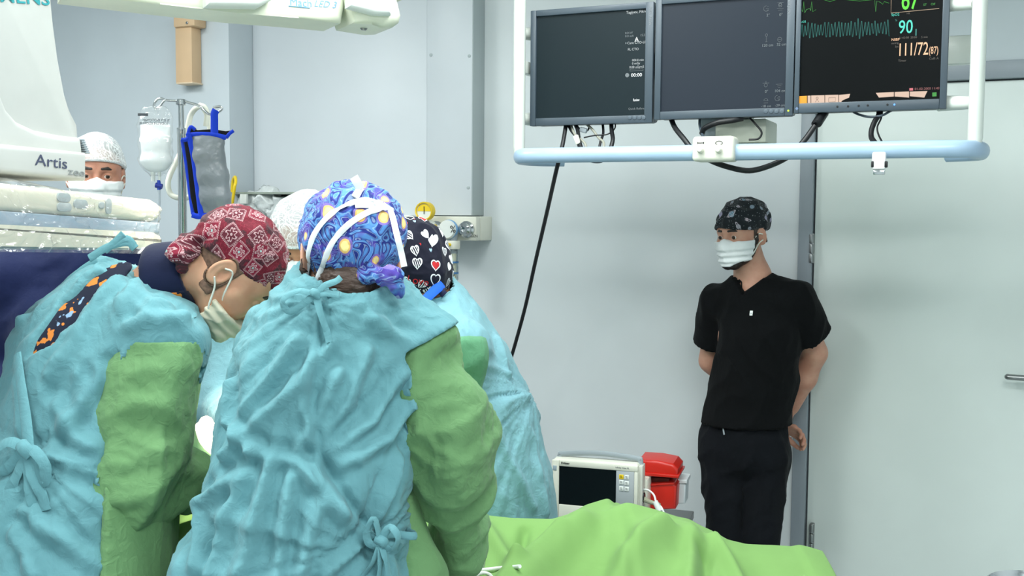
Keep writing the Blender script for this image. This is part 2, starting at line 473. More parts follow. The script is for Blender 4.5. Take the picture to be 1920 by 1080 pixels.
# ------------------------------------------------------------------ heads and hands (local frame: x lateral, y face, z up)
def V2(*a): return np.array(a, F32)
def both(fn):
    g = fn
    return lambda p: g(np.stack([np.abs(p[:, 0]), p[:, 1], p[:, 2]], 1))
def head_local(nose=1.0, mouth=True):
    ear_d = both(ell((.079, -.010, -.006), (.009, .019, .031), [[.94, .34, 0], [-.34, .94, .12], [0, -.12, 1]]))
    def ear_rim(p):
        q = p - V2(.084, -.014, -.004); y, z = q[:, 1] + q[:, 2] * -.12, q[:, 2]; rr = np.sqrt((y / .020) ** 2 + (z / .032) ** 2)
        return np.sqrt(((rr - .88) * .022) ** 2 + (q[:, 0] - .25 * -y) ** 2) - .0042
    ear = U(.008, ear_d, both(ear_rim))
    ear = sub(ear, both(ell((.091, -.006, -.008), (.012, .0115, .018))), .006)
    skull = U(.03, ell((0, -.012, .034), (.077, .097, .090)), ell((0, .030, .012), (.068, .062, .078)))
    face = U(.022, skull, ell((0, .032, -.042), (.060, .060, .066)), both(rc((.050, -.002, -.052), (.016, .070, -.094), .020, .019)),
             rc((-.012, .076, -.096), (.012, .076, -.096), .017), both(rc((.042, .066, -.030), (.052, .040, -.018), .022, .022)))
    face = U(.012, face, both(rc((.014, .086, .022), (.047, .066, .024), .010, .010)))
    face = sub(face, both(ell((.032, .100, .002), (.022, .020, .014))), .012)
    face = U(.010, face, rc((0, .088, .012), (0, .109 * nose, -.030), .008, .011), both(rc((.010, .097, -.033), (.011, .092, -.033), .007, .007)))
    if mouth:
        face = U(.006, face, rc((-.016, .092, -.060), (.016, .092, -.060), .0075), rc((-.013, .091, -.071), (.013, .091, -.071), .008))
        face = sub(face, rc((-.020, .102, -.0655), (.020, .102, -.0655), .0028), .004)
    lid = both(sub(ell((.032, .0775, .003), (.0150, .0142, .0140)), ell((.0325, .0925, .0022), (.0132, .010, .0056)), .002))
    face = U(.003, face, lid)
    return U(.004, face, ear)
class Head:
    def __init__(s, C, face, up, nose=1.0, scale=1.0):
        s.C = np.asarray(C, float); y = nrm(face); z = nrm(np.asarray(up, float) - y * np.dot(up, y)); x = np.cross(y, z); s.M = np.stack([x, y, z]); s.sc = scale
        hl = head_local(nose); s.local = (lambda p: hl(p / scale) * scale) if scale != 1 else hl; s.f = loc(s.local, s.C, s.M)
    def w(s, *p): return s.C + np.asarray(p, float) * s.sc @ s.M
    def wrap(s, fl):
        g = (lambda p: fl(p / s.sc) * s.sc) if s.sc != 1 else fl
        return loc(g, s.C, s.M)
    def d(s, *v): return np.asarray(v, float) @ s.M
    def box(s, r=.15): return s.C - r, s.C + r
def eyes(H, root, iris=(60, 42, 30), which=(-1, 1), look=(0, 1, -.08)):
    for sx in which:
        c = H.w(.032 * sx, .0775, .003); y = nrm(H.d(*look)); z = nrm(np.cross(np.cross(y, H.M[2]), y) + 0); x = np.cross(y, z); bm = bmesh.new()
        lathe(bm, [(0.0001, -.0124), (.006, -.0108), (.0105, -.0066), (.0124, 0), (.0118, .0039), (.0098, .0076), (.0068, .0104)], frame(c, x, z * -1, y), 18)
        e = fin(bm, 'eye', M_EYEW, root)
        bm = bmesh.new(); lathe(bm, [(.0068, .0104), (.0056, .0112), (.0028, .0121)], frame(c, x, z * -1, y), 18); fin(bm, 'iris', Mat('iris', iris, .1).m, e)
        bm = bmesh.new(); lathe(bm, [(.0029, .0120), (.0012, .0124), (.00001, .01245)], frame(c, x, z * -1, y), 18); fin(bm, 'pupil', M_PUPIL, e)
def brows(H, root, mat, which=(-1, 1)):
    for sx in which:
        g = H.wrap(U(.004, rc((.016 * sx, .0970, .0270), (.034 * sx, .0895, .0290), .0020, .0026), rc((.034 * sx, .0895, .0290), (.051 * sx, .0735, .0220), .0026, .0008)))
        lo, hi = H.box(.13); sdf_obj('eyebrow', I(off(H.f, .0016), off(g, .0022)), lo, hi, .0026, mat, root)
def hand_sdf(wrist, along_, back, thumb=1, curl=35, spread=1.0, sc=1.0, tcurl=20):
    """palm, four fingers of different lengths and a thumb; along_ is the way the fingers point, back the back of the hand"""
    y = nrm(along_); z = nrm(np.asarray(back, float) - y * np.dot(back, y)); x = np.cross(y, z) * thumb; w = np.asarray(wrist, float)
    q = lambda a, b, c: w + (x * a + y * b + z * c) * sc
    fs = [econe(q(0, .015, 0), q(.002, .082, 0), .028 * sc, .016 * sc, .040 * sc, .013 * sc, x)]
    fg = []
    for bx_, ln, r, sp in ((.031, .070, .0092, .10), (.011, .079, .0096, .03), (-.010, .072, .0092, -.04), (-.029, .056, .0080, -.12)):
        a = np.array([bx_, .088 - abs(bx_) * .2, 0]); ang = R(curl * .6); pr = a; segs = []
        for i, fr in enumerate((.45, .32, .23)):
            d = np.array([sp * spread * math.cos(ang), math.cos(ang), -math.sin(ang)]); nx = pr + d * ln * fr
            segs.append(rc(q(*pr), q(*nx), r * sc * (1 - .1 * i), r * sc * (.93 - .1 * i))); pr = nx; ang += R(curl)
        fg.append(U(.003, *segs))
    t = R(tcurl); p0, p1 = np.array([.026, .028, -.004]), np.array([.048, .058, -.012]); p2 = p1 + np.array([.018 * math.cos(t) - .01, .030, -.012]); p3 = p2 + np.array([.002, .026, -.010])
    fg.append(U(.004, rc(q(*p0), q(*p1), .013 * sc, .0105 * sc), rc(q(*p1), q(*p2), .0105 * sc, .0095 * sc), rc(q(*p2), q(*p3), .0095 * sc, .0078 * sc)))
    return U(.010, fs[0], U(0, *fg))
def azim(c, d, r=None):
    """flat print coordinates in metres about the direction d from c"""
    d = nrm(d); x = nrm(np.cross(d, ZV) if abs(d[2]) < .95 else np.cross(d, RT)); x = -x; y = np.cross(d, x)
    def f(p):
        q = p - np.asarray(c, F32); rr = np.sqrt((q * q).sum(1)) + 1e-9; a, b, e = q @ x.astype(F32), q @ y.astype(F32), q @ d.astype(F32)
        th = np.arccos(np.clip(e / rr, -1, 1)); s_ = np.sqrt(a * a + b * b) + 1e-9; k = th * (r or .1) / s_
        return np.stack([a * k, b * k], 1)
    return f
# ------------------------------------------------------------------ materials of the place
M_WALL = paint('wall_paint', (219, 225, 227), .42)
M_PANEL = paint('wall_panel_paint', (212, 218, 223), .4)
M_DOOR = paint('door_laminate', (219, 228, 224), .38)
M_STEELG = paint('grey_door_frame_paint', (140, 149, 156), .4)
M_GREYSIDE = paint('grey_edge_paint', (176, 186, 188), .45)
M_FLOOR = paint('vinyl_floor', (172, 182, 184), .35, .05)
M_CEIL = paint('ceiling_paint', (225, 228, 228), .7)
M_CHROME = metal('chrome', (205, 208, 210), .16)
M_STEEL = metal('brushed_steel', (150, 152, 152), .34)
M_CREAM = plastic('cream_plastic', (226, 226, 212), .38)
M_WHITE = plastic('white_plastic', (232, 236, 232), .34)
M_DARK = plastic('charcoal_plastic', (66, 78, 88), .4)
M_BLACK = plastic('black_rubber', (14, 16, 20), .45)
M_EYEW = plastic('eye_white', (225, 220, 214), .12)
M_PUPIL = plastic('pupil_black', (4, 4, 4), .06)
M_GREYP = plastic('grey_plastic', (150, 160, 166), .4)
M_YELLOW = plastic('yellow_plastic', (240, 205, 40), .4)
M_RED = plastic('red_plastic', (196, 38, 28), .32)
M_BLUE = plastic('blue_plastic', (28, 60, 170), .4)
M_TRANS = Mat('clear_plastic', (240, 246, 246), .08, Transmission_Weight=1.0, IOR=1.2).m

# ------------------------------------------------------------------ the setting
def struct(o): o['kind'] = 'structure'; return o
S0, S1, T1 = -5.2, 3.2, 7.2
struct(rbox(S0, S1, -.3, T1, -.12, 0, 'floor', M_FLOOR, bev=0))
struct(rbox(S0, S1, -.3, T1, CEIL, CEIL + .1, 'ceiling', M_CEIL, bev=0))
sd0, _ = wp(1523, 480, 0); sf0, _ = wp(1497, 480, 0)
_, zl0 = wp(1850, 149, 0); _, zl1 = wp(1850, 115, 0)
struct(rbox(S0, sf0, -.12, 0, 0, CEIL, 'wall_back', M_WALL, bev=0))
sd1 = sd0 + 1.30
struct(rbox(sf0, S1, -.12, 0, zl1, CEIL, 'wall_back_above_door', paint('grey_lintel_paint', (182, 192, 196), .45), bev=0))
struct(rbox(sd1 + .06, S1, -.12, 0, 0, zl1, 'wall_back_beside_door', M_WALL, bev=0))
struct(rbox(S0 - .1, S0, -.3, T1, 0, CEIL, 'wall_left', M_WALL, bev=0))
struct(rbox(S1, S1 + .1, -.3, T1, 0, CEIL, 'wall_right', M_WALL, bev=0))
struct(rbox(S0, S1, T1, T1 + .1, 0, CEIL, 'wall_front', M_WALL, bev=0))
fr = struct(rbox(sf0, sd0, -.10, .018, 0, zl1, 'trim_1', M_STEELG, bev=.004))
struct(rbox(sd0 + .0005, sd1, -.10, .018, zl0, zl1, 'trim_2', M_STEELG, bev=.004))
struct(rbox(sd1, sd1 + .06, -.10, .018, 0, zl1, 'trim_3', M_STEELG, bev=.004))
dr = struct(rbox(sd0 + .006, sd1 - .004, -.07, -.004, .01, zl0 - .005, 'door_1', M_DOOR, bev=.003))
for yy in (466, 1008):
    s_, z_ = wp(1521, yy, .01); h = rbox(s_ - .006, s_ + .010, -.004, .014, z_ - .055, z_ + .055, 'hinge', M_STEEL, dr, bev=.003)
    for k in (-1, 0, 1): lathe_obj('hinge_knuckle', [(.0075, -.016), (.0085, -.013), (.0085, .013), (.0075, .016)], M_STEEL, h, frame(room(s_ + .001, .016, z_ + k * .036), RV, -NV, ZV), 12)
s_, z_ = wp(1892, 707, .06)
hd = tube_obj('door_handle', [room(s_ + .16, .0, z_), room(s_ + .16, .045, z_), room(s_ + .15, .058, z_), room(s_ + .05, .06, z_), room(s_, .06, z_), room(s_ - .004, .05, z_)], .010, M_STEEL, dr, sm=4)
lathe_obj('rosette', [(.026, 0), (.026, .006), (.022, .009)], M_STEEL, hd, frame(room(s_ + .16, -.004, z_), RV, ZV, NV))
# left wall section that stands forward, flat panels beside it
s_l, _ = wp(430, 200, .27)
struct(rbox(S0, s_l, 0, .27, 0, CEIL, 'trim_4', paint('left_panel_paint', (196, 205, 211), .45), bev=.003))
s_a, _ = wp(458, 200, .11); s_b, _ = wp(800, 200, .11); s_c, zc = wp(884, 404, .11)
struct(rbox(s_l + .001, s_b - .002, 0, .105, 0, CEIL, 'trim_5', M_PANEL, bev=.002))
serv = struct(rbox(s_b, s_c, 0, .11, zc, CEIL, 'trim_6', M_PANEL, bev=.002))
struct(rbox(s_c, s_c + .0035, 0, .109, zc, CEIL, 'trim_7', M_GREYSIDE, bev=.001))
for x, y in ((808, 103), (884 - 4, 105), (882 - 4, 352)):
    s_, z_ = wp(x, y, .11); lathe_obj('screw_cover', [(.007, 0), (.0065, .002), (.004, .003)], M_GREYSIDE, serv, frame(room(s_, .11, z_), RV, ZV, NV), 12)
TM = lambda x, y, t: frame(room(wp(x, y, t)[0], t, wp(x, y, t)[1]), RV, ZV, NV)

# ------------------------------------------------------------------ beige holder on the left wall section
BEIGE = plastic('beige_board', (222, 188, 150), .55)
def wrect(x0, y0, x1, y1, t):
    a, b = wp(x0, y1, t), wp(x1, y0, t); return a[0], b[0], a[1], b[1]
s0, s1, z0, z1 = wrect(331, 40, 360, 157, .33)
h = empty('paper_holder', room((s0 + s1) / 2, .27, z0), 'tall narrow beige holder on the grey wall below the lamp arm', 'holder')
rbox(s0, s1, .272, .335, z0, z1, 'tube', BEIGE, h, .004)
a0, a1, b0, b1 = wrect(328, 26, 367, 52, .34); rbox(a0, a1, .272, .35, b0, b1, 'neck_block', BEIGE, h, .006)
lathe_obj('screw', [(.006, 0), (.006, .003), (.003, .004)], M_STEEL, h, TM(351, 43, .35), 10)
a0, a1, b0, b1 = wrect(320, 17, 377, 27, .36); rbox(a0, a1, .272, .37, b0, b1, 'flange', BEIGE, h, .003)
a0, a1, b0, b1 = wrect(330, 153, 361, 158, .34); rbox(a0, a1, .272, .34, b0, b1, 'end_cap', plastic('pale_beige', (232, 208, 178), .5), h, .003)

# ------------------------------------------------------------------ gas outlet bar with gauges
g0, g1, z0, z1 = wrect(700, 406, 893, 448, .15)
gb = empty('gas_outlet_bar', room(g0, 0, z0), 'cream wall bar with medical gas outlets under the grey panel', 'gas bar')
rbox(g0, g1, .107, .15, z0, z1, 'body', M_CREAM, gb, .006)
rbox(s_c + .004, g1, .0, .108, z0, z1, 'end_piece', M_CREAM, gb, .003)
for x, c, nm in ((876, M_CHROME, 'outlet'), (820, M_CHROME, 'outlet')):
    o = lathe_obj(nm, [(.034, 0), (.034, .010), (.027, .016), (.027, .034), (.020, .040), (.011, .040), (.010, .022), (.0001, .022)], c, gb, TM(x, 430, .15))
    if x == 820:
        bm = bmesh.new(); lathe(bm, [(.024, .034), (.026, .052), (.022, .064), (.0001, .066)], TM(x, 430, .15)); fin(bm, 'yellow_cap', M_YELLOW, o)
        bm = bmesh.new(); lathe(bm, [(.020, .064), (.018, .078), (.0001, .080)], TM(x - 3, 430, .15)); fin(bm, 'red_button', M_RED, o)
text_obj('lettering', 'OXYGEN', .016, TM(882, 445, .1507), M_BLACK, gb)
fm = empty('flow_meter', room(*[wp(848, 520, .2)[0], .2, wp(848, 520, .2)[1]]), 'clear oxygen flowmeter tube with a white and blue knob on the gas bar', 'flowmeter')
lathe_obj('knob', [(.020, 0), (.020, .03), (.036, .034), (.038, .048), (.038, .066), (.034, .072), (.0001, .073)], M_WHITE, fm, TM(852, 430, .15))
lathe_obj('blue_ring', [(.0385, .040), (.0395, .043), (.0395, .056), (.0385, .058)], plastic('pale_blue', (120, 170, 215), .4), fm, TM(852, 430, .15))
text_obj('lettering', '%', .04, TM(849, 436, .224), M_BLACK, fm)
def wv(x, y, t): s_, z_ = wp(x, y, t); return room(s_, t, z_)
lathe_obj('stem', [(.016, -.05), (.014, 0), (.02, .03)], M_GREYP, fm, frame(wv(850, 452, .19), RV, -NV, ZV), 14)
lathe_obj('head_block', [(.026, 0), (.028, .004), (.028, .030), (.026, .034)], M_CREAM, fm, frame(wv(850, 467, .19), RV, -NV, ZV), 18)
zt, zb = wv(850, 467, .19), wv(849, 525, .19); L_ = zt[2] - zb[2]
lathe_obj('gauge_tube', [(.0001, 0), (.021, 0), (.022, .004), (.022, L_)], M_TRANS, fm, frame([zt[0], zt[1], zb[2]], RV, -NV, ZV), 18)
lathe_obj('inner_scale', [(.010, .004), (.010, L_ - .002)], plastic('ivory_plastic', (236, 232, 205), .4), fm, frame([zt[0], zt[1], zb[2]], RV, -NV, ZV), 12)
for f_ in (.2, .55): lathe_obj('scale_mark', [(.0224, L_ * f_), (.0224, L_ * f_ + .007)], plastic('scale_blue', (70, 120, 170), .4), fm, frame([zt[0], zt[1], zb[2]], RV, -NV, ZV), 18)
tube_obj('yellow_tap', [wv(846, 459, .21), wv(838, 459, .23), wv(832, 460, .23)], .007, M_YELLOW, fm, sm=3)
vg = empty('vacuum_gauge', wv(796, 420, .15), 'round yellow vacuum gauge standing above the gas bar', 'gauge')
nd = nrm(NV + .12 * RV); gx = nrm(np.cross(ZV, nd))
def GM(p): return frame(p, gx, ZV, nd)
pc = wv(796, 396, .24)
lathe_obj('case', [(.030, -.028), (.038, -.024), (.0385, .008), (.036, .014), (.032, .012), (.0318, .004), (.0001, .0035)], M_YELLOW, vg, GM(pc))
dial = lathe_obj('dial', [(.0315, .0045), (.0001, .005)], M_WHITE, vg, GM(pc))
bm = bmesh.new(); fc = bm.faces.new([bm.verts.new((.029 * math.cos(R(a)), .029 * math.sin(R(a)), .0060)) for a in range(0, 181, 12)]); bmesh.ops.transform(bm, matrix=GM(pc), verts=bm.verts); fin(bm, 'yellow_zone', M_YELLOW, dial)
bm = bmesh.new(); bx(bm, (.001, .004, .0078), (.0028, .030, .001), GM(pc)); fin(bm, 'needle', M_BLACK, dial)
lathe_obj('neck', [(.012, 0), (.012, .05)], M_GREYP, vg, frame(wv(797, 428, .22), RV, -NV, ZV), 12)
lathe_obj('regulator_body', [(.034, -.03), (.038, -.02), (.038, .03), (.034, .04)], M_WHITE, vg, GM(wv(802, 430, .20)), 20)
lathe_obj('yellow_knob', [(.024, .03), (.026, .036), (.026, .07), (.023, .076), (.0001, .078)], M_YELLOW, vg, GM(wv(797, 428, .20)), 20)
lathe_obj('side_plug', [(.016, 0), (.016, .03), (.012, .034)], M_GREYP, vg, GM(wv(780, 411, .11)), 14)
sw = empty('wall_socket_plate', wv(757, 412, .107), 'white wall socket plate with a blue mark left of the yellow gauge', 'socket')
a0, a1, b0, b1 = wrect(742, 403, 769, 424, .115); rbox(a0, a1, .1055, .118, b0, b1, 'plate', M_WHITE, sw, .004); 
a0, a1, b0, b1 = wrect(746, 406, 765, 421, .12); rbox(a0, a1, .117, .1205, b0, b1, 'insert', M_GREYP, sw, .003)
a0, a1, b0, b1 = wrect(757, 410, 764, 414, .122); rbox(a0, a1, .120, .1215, b0, b1, 'blue_mark', M_BLUE, sw, .001)

# ------------------------------------------------------------------ wall rack with bags
a0, a1, b0, b1 = wrect(441, 360, 590, 470, .22)
rk = empty('supply_rack', room((a0 + a1) / 2, .1, b0), 'dark grey open rack of supplies on the wall behind the red bandana cap', 'rack')
GRK = plastic('rack_grey', (96, 104, 104), .5)
rbox(a0, a1, .1055, .115, b0, b1, 'back_panel', GRK, rk, .002); rbox(a0, a1, .115, .24, b1 - .010, b1, 'top_rail', plastic('rail_green_grey', (150, 160, 150), .5), rk, .002)
rbox(a0, a1, .115, .25, b0, b0 + .012, 'shelf_board', GRK, rk, .002)
mid = (b0 * .45 + b1 * .55)
for q in (a0, a1 - .008): rbox(q, q + .008, .115, .25, b0, b1 - .010, 'side_panel', GRK, rk, .002)
rbox(a0, a1, .242, .25, b0 + .012, mid - .03, 'front_lip', plastic('lip_grey', (120, 128, 122), .5), rk, .002)
for x in (457, 556):
    c0, c1, d0, d1 = wrect(x - 6, 364, x + 6, 382, .25); rbox(c0, c1, .24, .256, d0, d1, 'label_clip', M_WHITE, rk, .003)
M_BAG = Mat('crumpled_bag_film', (232, 238, 238), .22, Transmission_Weight=.25); M_BAG.bump(M_BAG.noise(40, 3, dist=1), .4, .01); M_BAG = M_BAG.m
for i, (x, y, r) in enumerate(((474, 384, .052), (500, 379, .060), (522, 388, .050))):
    c = wv(x, y + 4, .185).astype(F32); s_ = 11 + i
    f = ell(c, (r, r * .8, r * 1.15))
    o = sdf_obj('plastic_bag', f, c - .11, c + .11, .006, M_BAG, None, origin=wv(x, y + 16, .185), disp=lambda p, s_=s_: .030 * ridge(warp(p, 12, .05, s_) * 13, s_ + 3) + .012 * noise(p * 30, s_) - .012)
    tag(o, ('crumpled clear plastic bag in the wall rack, closest to the blue cuff', 'crumpled clear plastic bag standing highest in the wall rack', 'crumpled clear plastic bag in the wall rack, next to the net cap')[i], 'bag', 'plastic bags in the rack')
for i in range(1):
    o = tube_obj('yellow_hose', [wv(434, 394, .30), wv(437, 372, .32), wv(440, 350, .33), wv(442, 342, .32), wv(441, 332, .30), wv(437, 338, .28), wv(435, 360, .27)], .007, M_YELLOW, origin=wv(436, 394, .3), n=8)
    tag(o, 'short yellow hose looped on the wall beside the blue pressure cuff', 'hose')

# ------------------------------------------------------------------ monitor boom
TB = .86
zr = (wp(960, 294, .95)[1] + wp(1840, 276, .95)[1]) / 2
sl, sr = wp(973, 250, TB + .03)[0], wp(1829, 240, TB + .03)[0]
bo = empty('monitor_boom', room((sl + sr) / 2, TB, CEIL), 'white tube frame of a ceiling boom holding three screens above a pale blue rail', 'boom')
M_POST = plastic('boom_white', (226, 232, 224), .3)
for q in (sl, sr): 
    p = lathe_obj('post', [(.017, zr), (.017, zr + .02), (.0195, zr + .03), (.0195, CEIL - .25)], M_POST, bo, frame(room(q, TB + .03, 0), RV, -NV, ZV), 20)
tube_obj('header', [room(sl, TB + .03, CEIL - .25), room(sr, TB + .03, CEIL - .25)], .03, M_POST, bo, 14, 1)
lathe_obj('ceiling_column', [(.09, CEIL - .27), (.09, CEIL - .02), (.16, CEIL - .015), (.16, CEIL - .001)], M_POST, bo, frame(room((sl + sr) / 2, TB + .03, 0), RV, -NV, ZV), 24)
M_RAIL = plastic('rail_blue', (166, 192, 216), .28)
e0, e1 = wp(949, 294, .95)[0], wp(1846, 276, .95)[0]
bm = bmesh.new(); q = [(e0 + .10, .70), (e0 + .03, .74), (e0 + .005, .82), (e0 + .035, .92), (e0 + .11, .95)]; q = q + [(e0 + (e1 - e0) * k / 6, .95) for k in range(1, 6)] + [(e1 - .11, .95), (e1 - .035, .92), (e1 - .005, .82), (e1 - .03, .74), (e1 - .10, .70)]
tube(bm, [room(a, b, zr) for a, b in q], 0, 14, 5, (.019, .024, ZV)); fin(bm, 'rail', M_RAIL, bo)
a0, a1, b0, b1 = wrect(1297, 254, 1377, 303, .985)
cb = rbox(a0, a1, .915, .99, b0, b1, 'control_box', M_CREAM, bo, .012, 4)
for x in (1314, 1348):
    lathe_obj('knob', [(.010, 0), (.010, .006), (.0085, .014), (.006, .017), (.0001, .018)], M_CREAM, cb, TM(x, 281, .99), 18)
bm = bmesh.new(); bx(bm, (0, 0, .0004), (.018, .0022, .0008), TM(1314, 268, .99))
for q in (-1, 1): bx(bm, (q * .009, 0, .0004), (.002, .006, .0008), TM(1314, 268, .99))
fin(bm, 'arrow_symbol', M_BLACK, cb)
bm = bmesh.new(); n_ = 20; M_ = TM(1348, 268, .9905)
tube(bm, [np.array((M_ @ Vector((.010 * math.cos(R(a)), .005 * math.sin(R(a)), 0)))) for a in range(-60, 241, 15)], .0009, 6, 1); fin(bm, 'turn_symbol', M_BLACK, cb)
a0, a1, b0, b1 = wrect(1377, 222, 1437, 268, .80); rbox(a0 - .06, a1, .62, .80, b0, b1, 'junction_housing', plastic('housing_olive_white', (196, 200, 186), .4), bo, .005)
rbox(a0 - .11, a0 - .02, .66, .78, b0 + .02, b1 + .05, 'bracket', M_GREYP, bo, .004)
rbox(sl, sr, .72, .76, b1 + .14, b1 + .22, 'mounting_beam', M_POST, bo, .006)
rbox(sl - .012, sl + .012, .74, .89, b1 + .16, b1 + .20, 'beam_end', M_POST, bo, .004); rbox(sr - .012, sr + .012, .74, .89, b1 + .16, b1 + .20, 'beam_end', M_POST, bo, .004)
rbox((sl + sr) / 2 - .04, (sl + sr) / 2 + .04, .70, .74, b0 + .03, b1 + .2, 'drop_bracket', M_POST, bo, .004)
for x, y, xa in ((973, 62, 992), (973, 222, 992), (1829, 192, 1774), (1829, 6, 1774)):
    tube_obj('side_arm', [wv(x, y, TB + .01), wv((x + xa) / 2, y + 1, TB - .02), wv(xa + (8 if x < 1200 else -14), y + 2, TB - .05)], (.016, .022), M_POST, bo, 12, 4)
ck = empty('cable_clip', wv(1648, 290, .97), 'white cable lock with a metal tip hanging on the blue rail', 'clip')
a0, a1, b0, b1 = wrect(1635, 285, 1662, 318, .985); rbox(a0, a1, .976, 1.0, b0, b1, 'body', plastic('bright_white', (246, 248, 250), .3), ck, .005)
for x in (1636, 1661): c0, c1, d0, d1 = wrect(x - 3, 302, x + 3, 314, 1.0); rbox(c0, c1, .982, 1.001, d0, d1, 'side_grip', M_BLACK, ck, .002)
c0, c1, d0, d1 = wrect(1638, 319, 1660, 328, .98); rbox(c0, c1, .980, .996, d0, d1, 'metal_tip', M_CHROME, ck, .002)

# ------------------------------------------------------------------ the three displays
M_SCR = [Mat('dim_screen_green_black', (24, 33, 37), .35, spec=.12).m, Mat('dim_screen_blue_black', (34, 40, 48), .35, spec=.15).m, Mat('dim_screen_black', (7, 9, 10), .35, spec=.10).m]
for m_, c_ in zip(M_SCR, ((22, 34, 38), (32, 38, 46), (8, 12, 13))):
    b_ = m_.node_tree.nodes['Principled BSDF']; b_.inputs['Emission Color'].default_value = (*lin(c_), 1); b_.inputs['Emission Strength'].default_value = .6
hm = wp(993, 20, TB)[1] - wp(993, 236, TB)[1]
DISP = []
for i, (x0, y0, x1, y1, lb) in enumerate(((993, 237, 1222, 229, 'dark computer screen nearest the black hanging cable, small white patient readouts'), (1226, 226, 1486, 215, 'dark computer screen in the middle above the white control box'), (1488, 213, 1774, 203, 'patient monitor screen with green and teal traces and large readings'))):
    a0, zb = wp(x0, y0, TB); a1, zb2 = wp(x1, y1, TB); zb = (zb + zb2) / 2; zt_ = zb + hm
    o = empty('display_monitor', room((a0 + a1) / 2, TB, zb), lb, 'screen', 'displays on the boom'); DISP.append((o, a0, a1, zb, zt_))
    bw = .019 if i < 2 else .014; bb = .024 if i < 2 else .028
    rbox(a0 + .002, a1 - .002, .775, .838, zb + .003, zt_ - .003, 'back_cover', M_DARK, o, .012)
    for nm, q in (('bezel_side', (a0, a0 + bw, zb, zt_)), ('bezel_side', (a1 - bw - (.006 if i == 0 else .004), a1, zb, zt_)), ('bezel_bottom', (a0 + bw, a1 - bw - .004, zb, zb + bb)), ('bezel_top', (a0 + bw, a1 - bw - .004, zt_ - bw, zt_))):
        rbox(q[0], q[1], .835, TB, q[2], q[3], nm, M_DARK, o, .002)
    rbox(a0 + bw - .002, a1 - bw, .838, .851, zb + bb - .002, zt_ - bw + .002, 'screen', M_SCR[i], o, 0)
    rbox((a0 + a1) / 2 - .05, (a0 + a1) / 2 + .05, .758, .778, (zb + zt_) / 2 - .05, (zb + zt_) / 2 + .05, 'mount_plate', M_DARK, o, .003)
W_ = glow('screen_white', (205, 212, 214), .75); W2 = glow('screen_grey', (140, 150, 154), .6); WB = glow('screen_bright_white', (240, 244, 246), .95)
TS = .8518
def px2m(x, y, px, t=TS): 
    p = wv(x, y, t); return px * p[1] / FPX
def stext(i, body, x, y, hpx, mat=None, align='LEFT', bold=0.0, x2=None, name='screen_text', t=TS):
    """y is the baseline, hpx the cap height, x2 the right end"""
    s = px2m(x, y, hpx, t) / .70; me = text_mesh(body, s, align=align, bold=bold * s, ext=.0001); sx = 1.0
    if x2: sx = float(np.linalg.norm(wv(x2, y, t) - wv(x, y, t))) / max(v.co.x for v in me.vertices)
    me.transform(TM(x, y, t) @ Matrix.Diagonal((sx, 1, 1, 1))); return link(name, me, DISP[i][0], mat or W2)
for b_, x, y, h_, m_ in (('Tagiyev, Fikret', 1174, 26, 5, W_), ('0.0 kV', 1172, 64, 4, W2), ('0.0 mA', 1172, 70, 4, W2), ('FL', 1210, 62, 4, W2), ('15.2 p/s', 1200, 68, 4, W2), ('Care CTO-LF', 1176, 83, 4.4, W_), ('FL CTO', 1177, 95, 4.4, W_),
                         ('000.0 min', 1185, 115, 4, W_), ('0 mGy', 1185, 121, 4, W_), ('0.00 uGym2', 1180, 128, 4, W_), ('1%', 1210, 132, 4, W2), ('Quick Reference', 1178, 206, 4, W2)): stext(0, b_, x, y, h_, m_)
stext(0, 'A', 1190, 78, 8, WB, bold=.01); stext(0, '00:00', 1183, 144, 6.2, WB, bold=.006, x2=1203.5); stext(0, 'Review', 1187, 190, 5, WB, bold=.01, x2=1199)
lathe_obj('stopwatch_icon', [(.0065, 0), (.0065, .0004), (.0001, .0005)], W2, DISP[0][0], TM(1176, 141, TS), 16)
bm = bmesh.new(); c0, c1, d0, d1 = wrect(1181, 128.5, 1206, 133.5, TS)
for q in ((c0, c1, d0, d0 + .0008), (c0, c1, d1 - .0008, d1), (c0, c0 + .0008, d0, d1), (c1 - .0008, c1, d0, d1)): bx(bm, ((q[0] + q[1]) / 2, -TS, (q[2] + q[3]) / 2), (q[1] - q[0], .0003, q[3] - q[2]), RF())
fin(bm, 'gauge_outline', W2, DISP[0][0])
bm = bmesh.new(); M_ = TM(1172.5, 81, TS); fc = bm.faces.new([bm.verts.new(v) for v in ((0, -.003, 0), (.005, 0, 0), (0, .003, 0))]); bmesh.ops.transform(bm, matrix=M_, verts=bm.verts); fin(bm, 'arrow_icon', W2, DISP[0][0])
BZ = glow('bezel_print', (200, 212, 220), .35)
def vtext(i, body, x, ytop, hpx, t=TB + .0006):
    s = px2m(x, ytop, hpx, t) / .70; s_, z_ = wp(x, ytop, t)
    text_obj('lettering', body, s, frame(room(s_, t, z_), -ZV, RV, NV), BZ, DISP[i][0], align='LEFT')
vtext(0, 'Artis Assist', 1218, 11, 5.2); vtext(1, 'syngo Workplace', 1478.5, -28, 5.2)
for i, xs, yy in ((0, (1181, 1190, 1199, 1207), 220.5), (1, (1436, 1446, 1456, 1466), 208.5)):
    for x in xs: lathe_obj('button', [(.0065, 0), (.0062, .0016), (.004, .0022), (.0001, .0022)], plastic('bezel_button', (84, 96, 106), .4), DISP[i][0], TM(x, yy, TB), 14)
lathe_obj('power_light', [(.0028, 0), (.002, .001), (.0001, .0012)], glow('green_led', (190, 240, 60), 2), DISP[1][0], TM(1478, 207.5, TB), 10)
lathe_obj('power_light', [(.0028, 0), (.002, .001), (.0001, .0012)], glow('blue_led', (90, 150, 255), 2), DISP[2][0], TM(1677, 196, TB), 10)
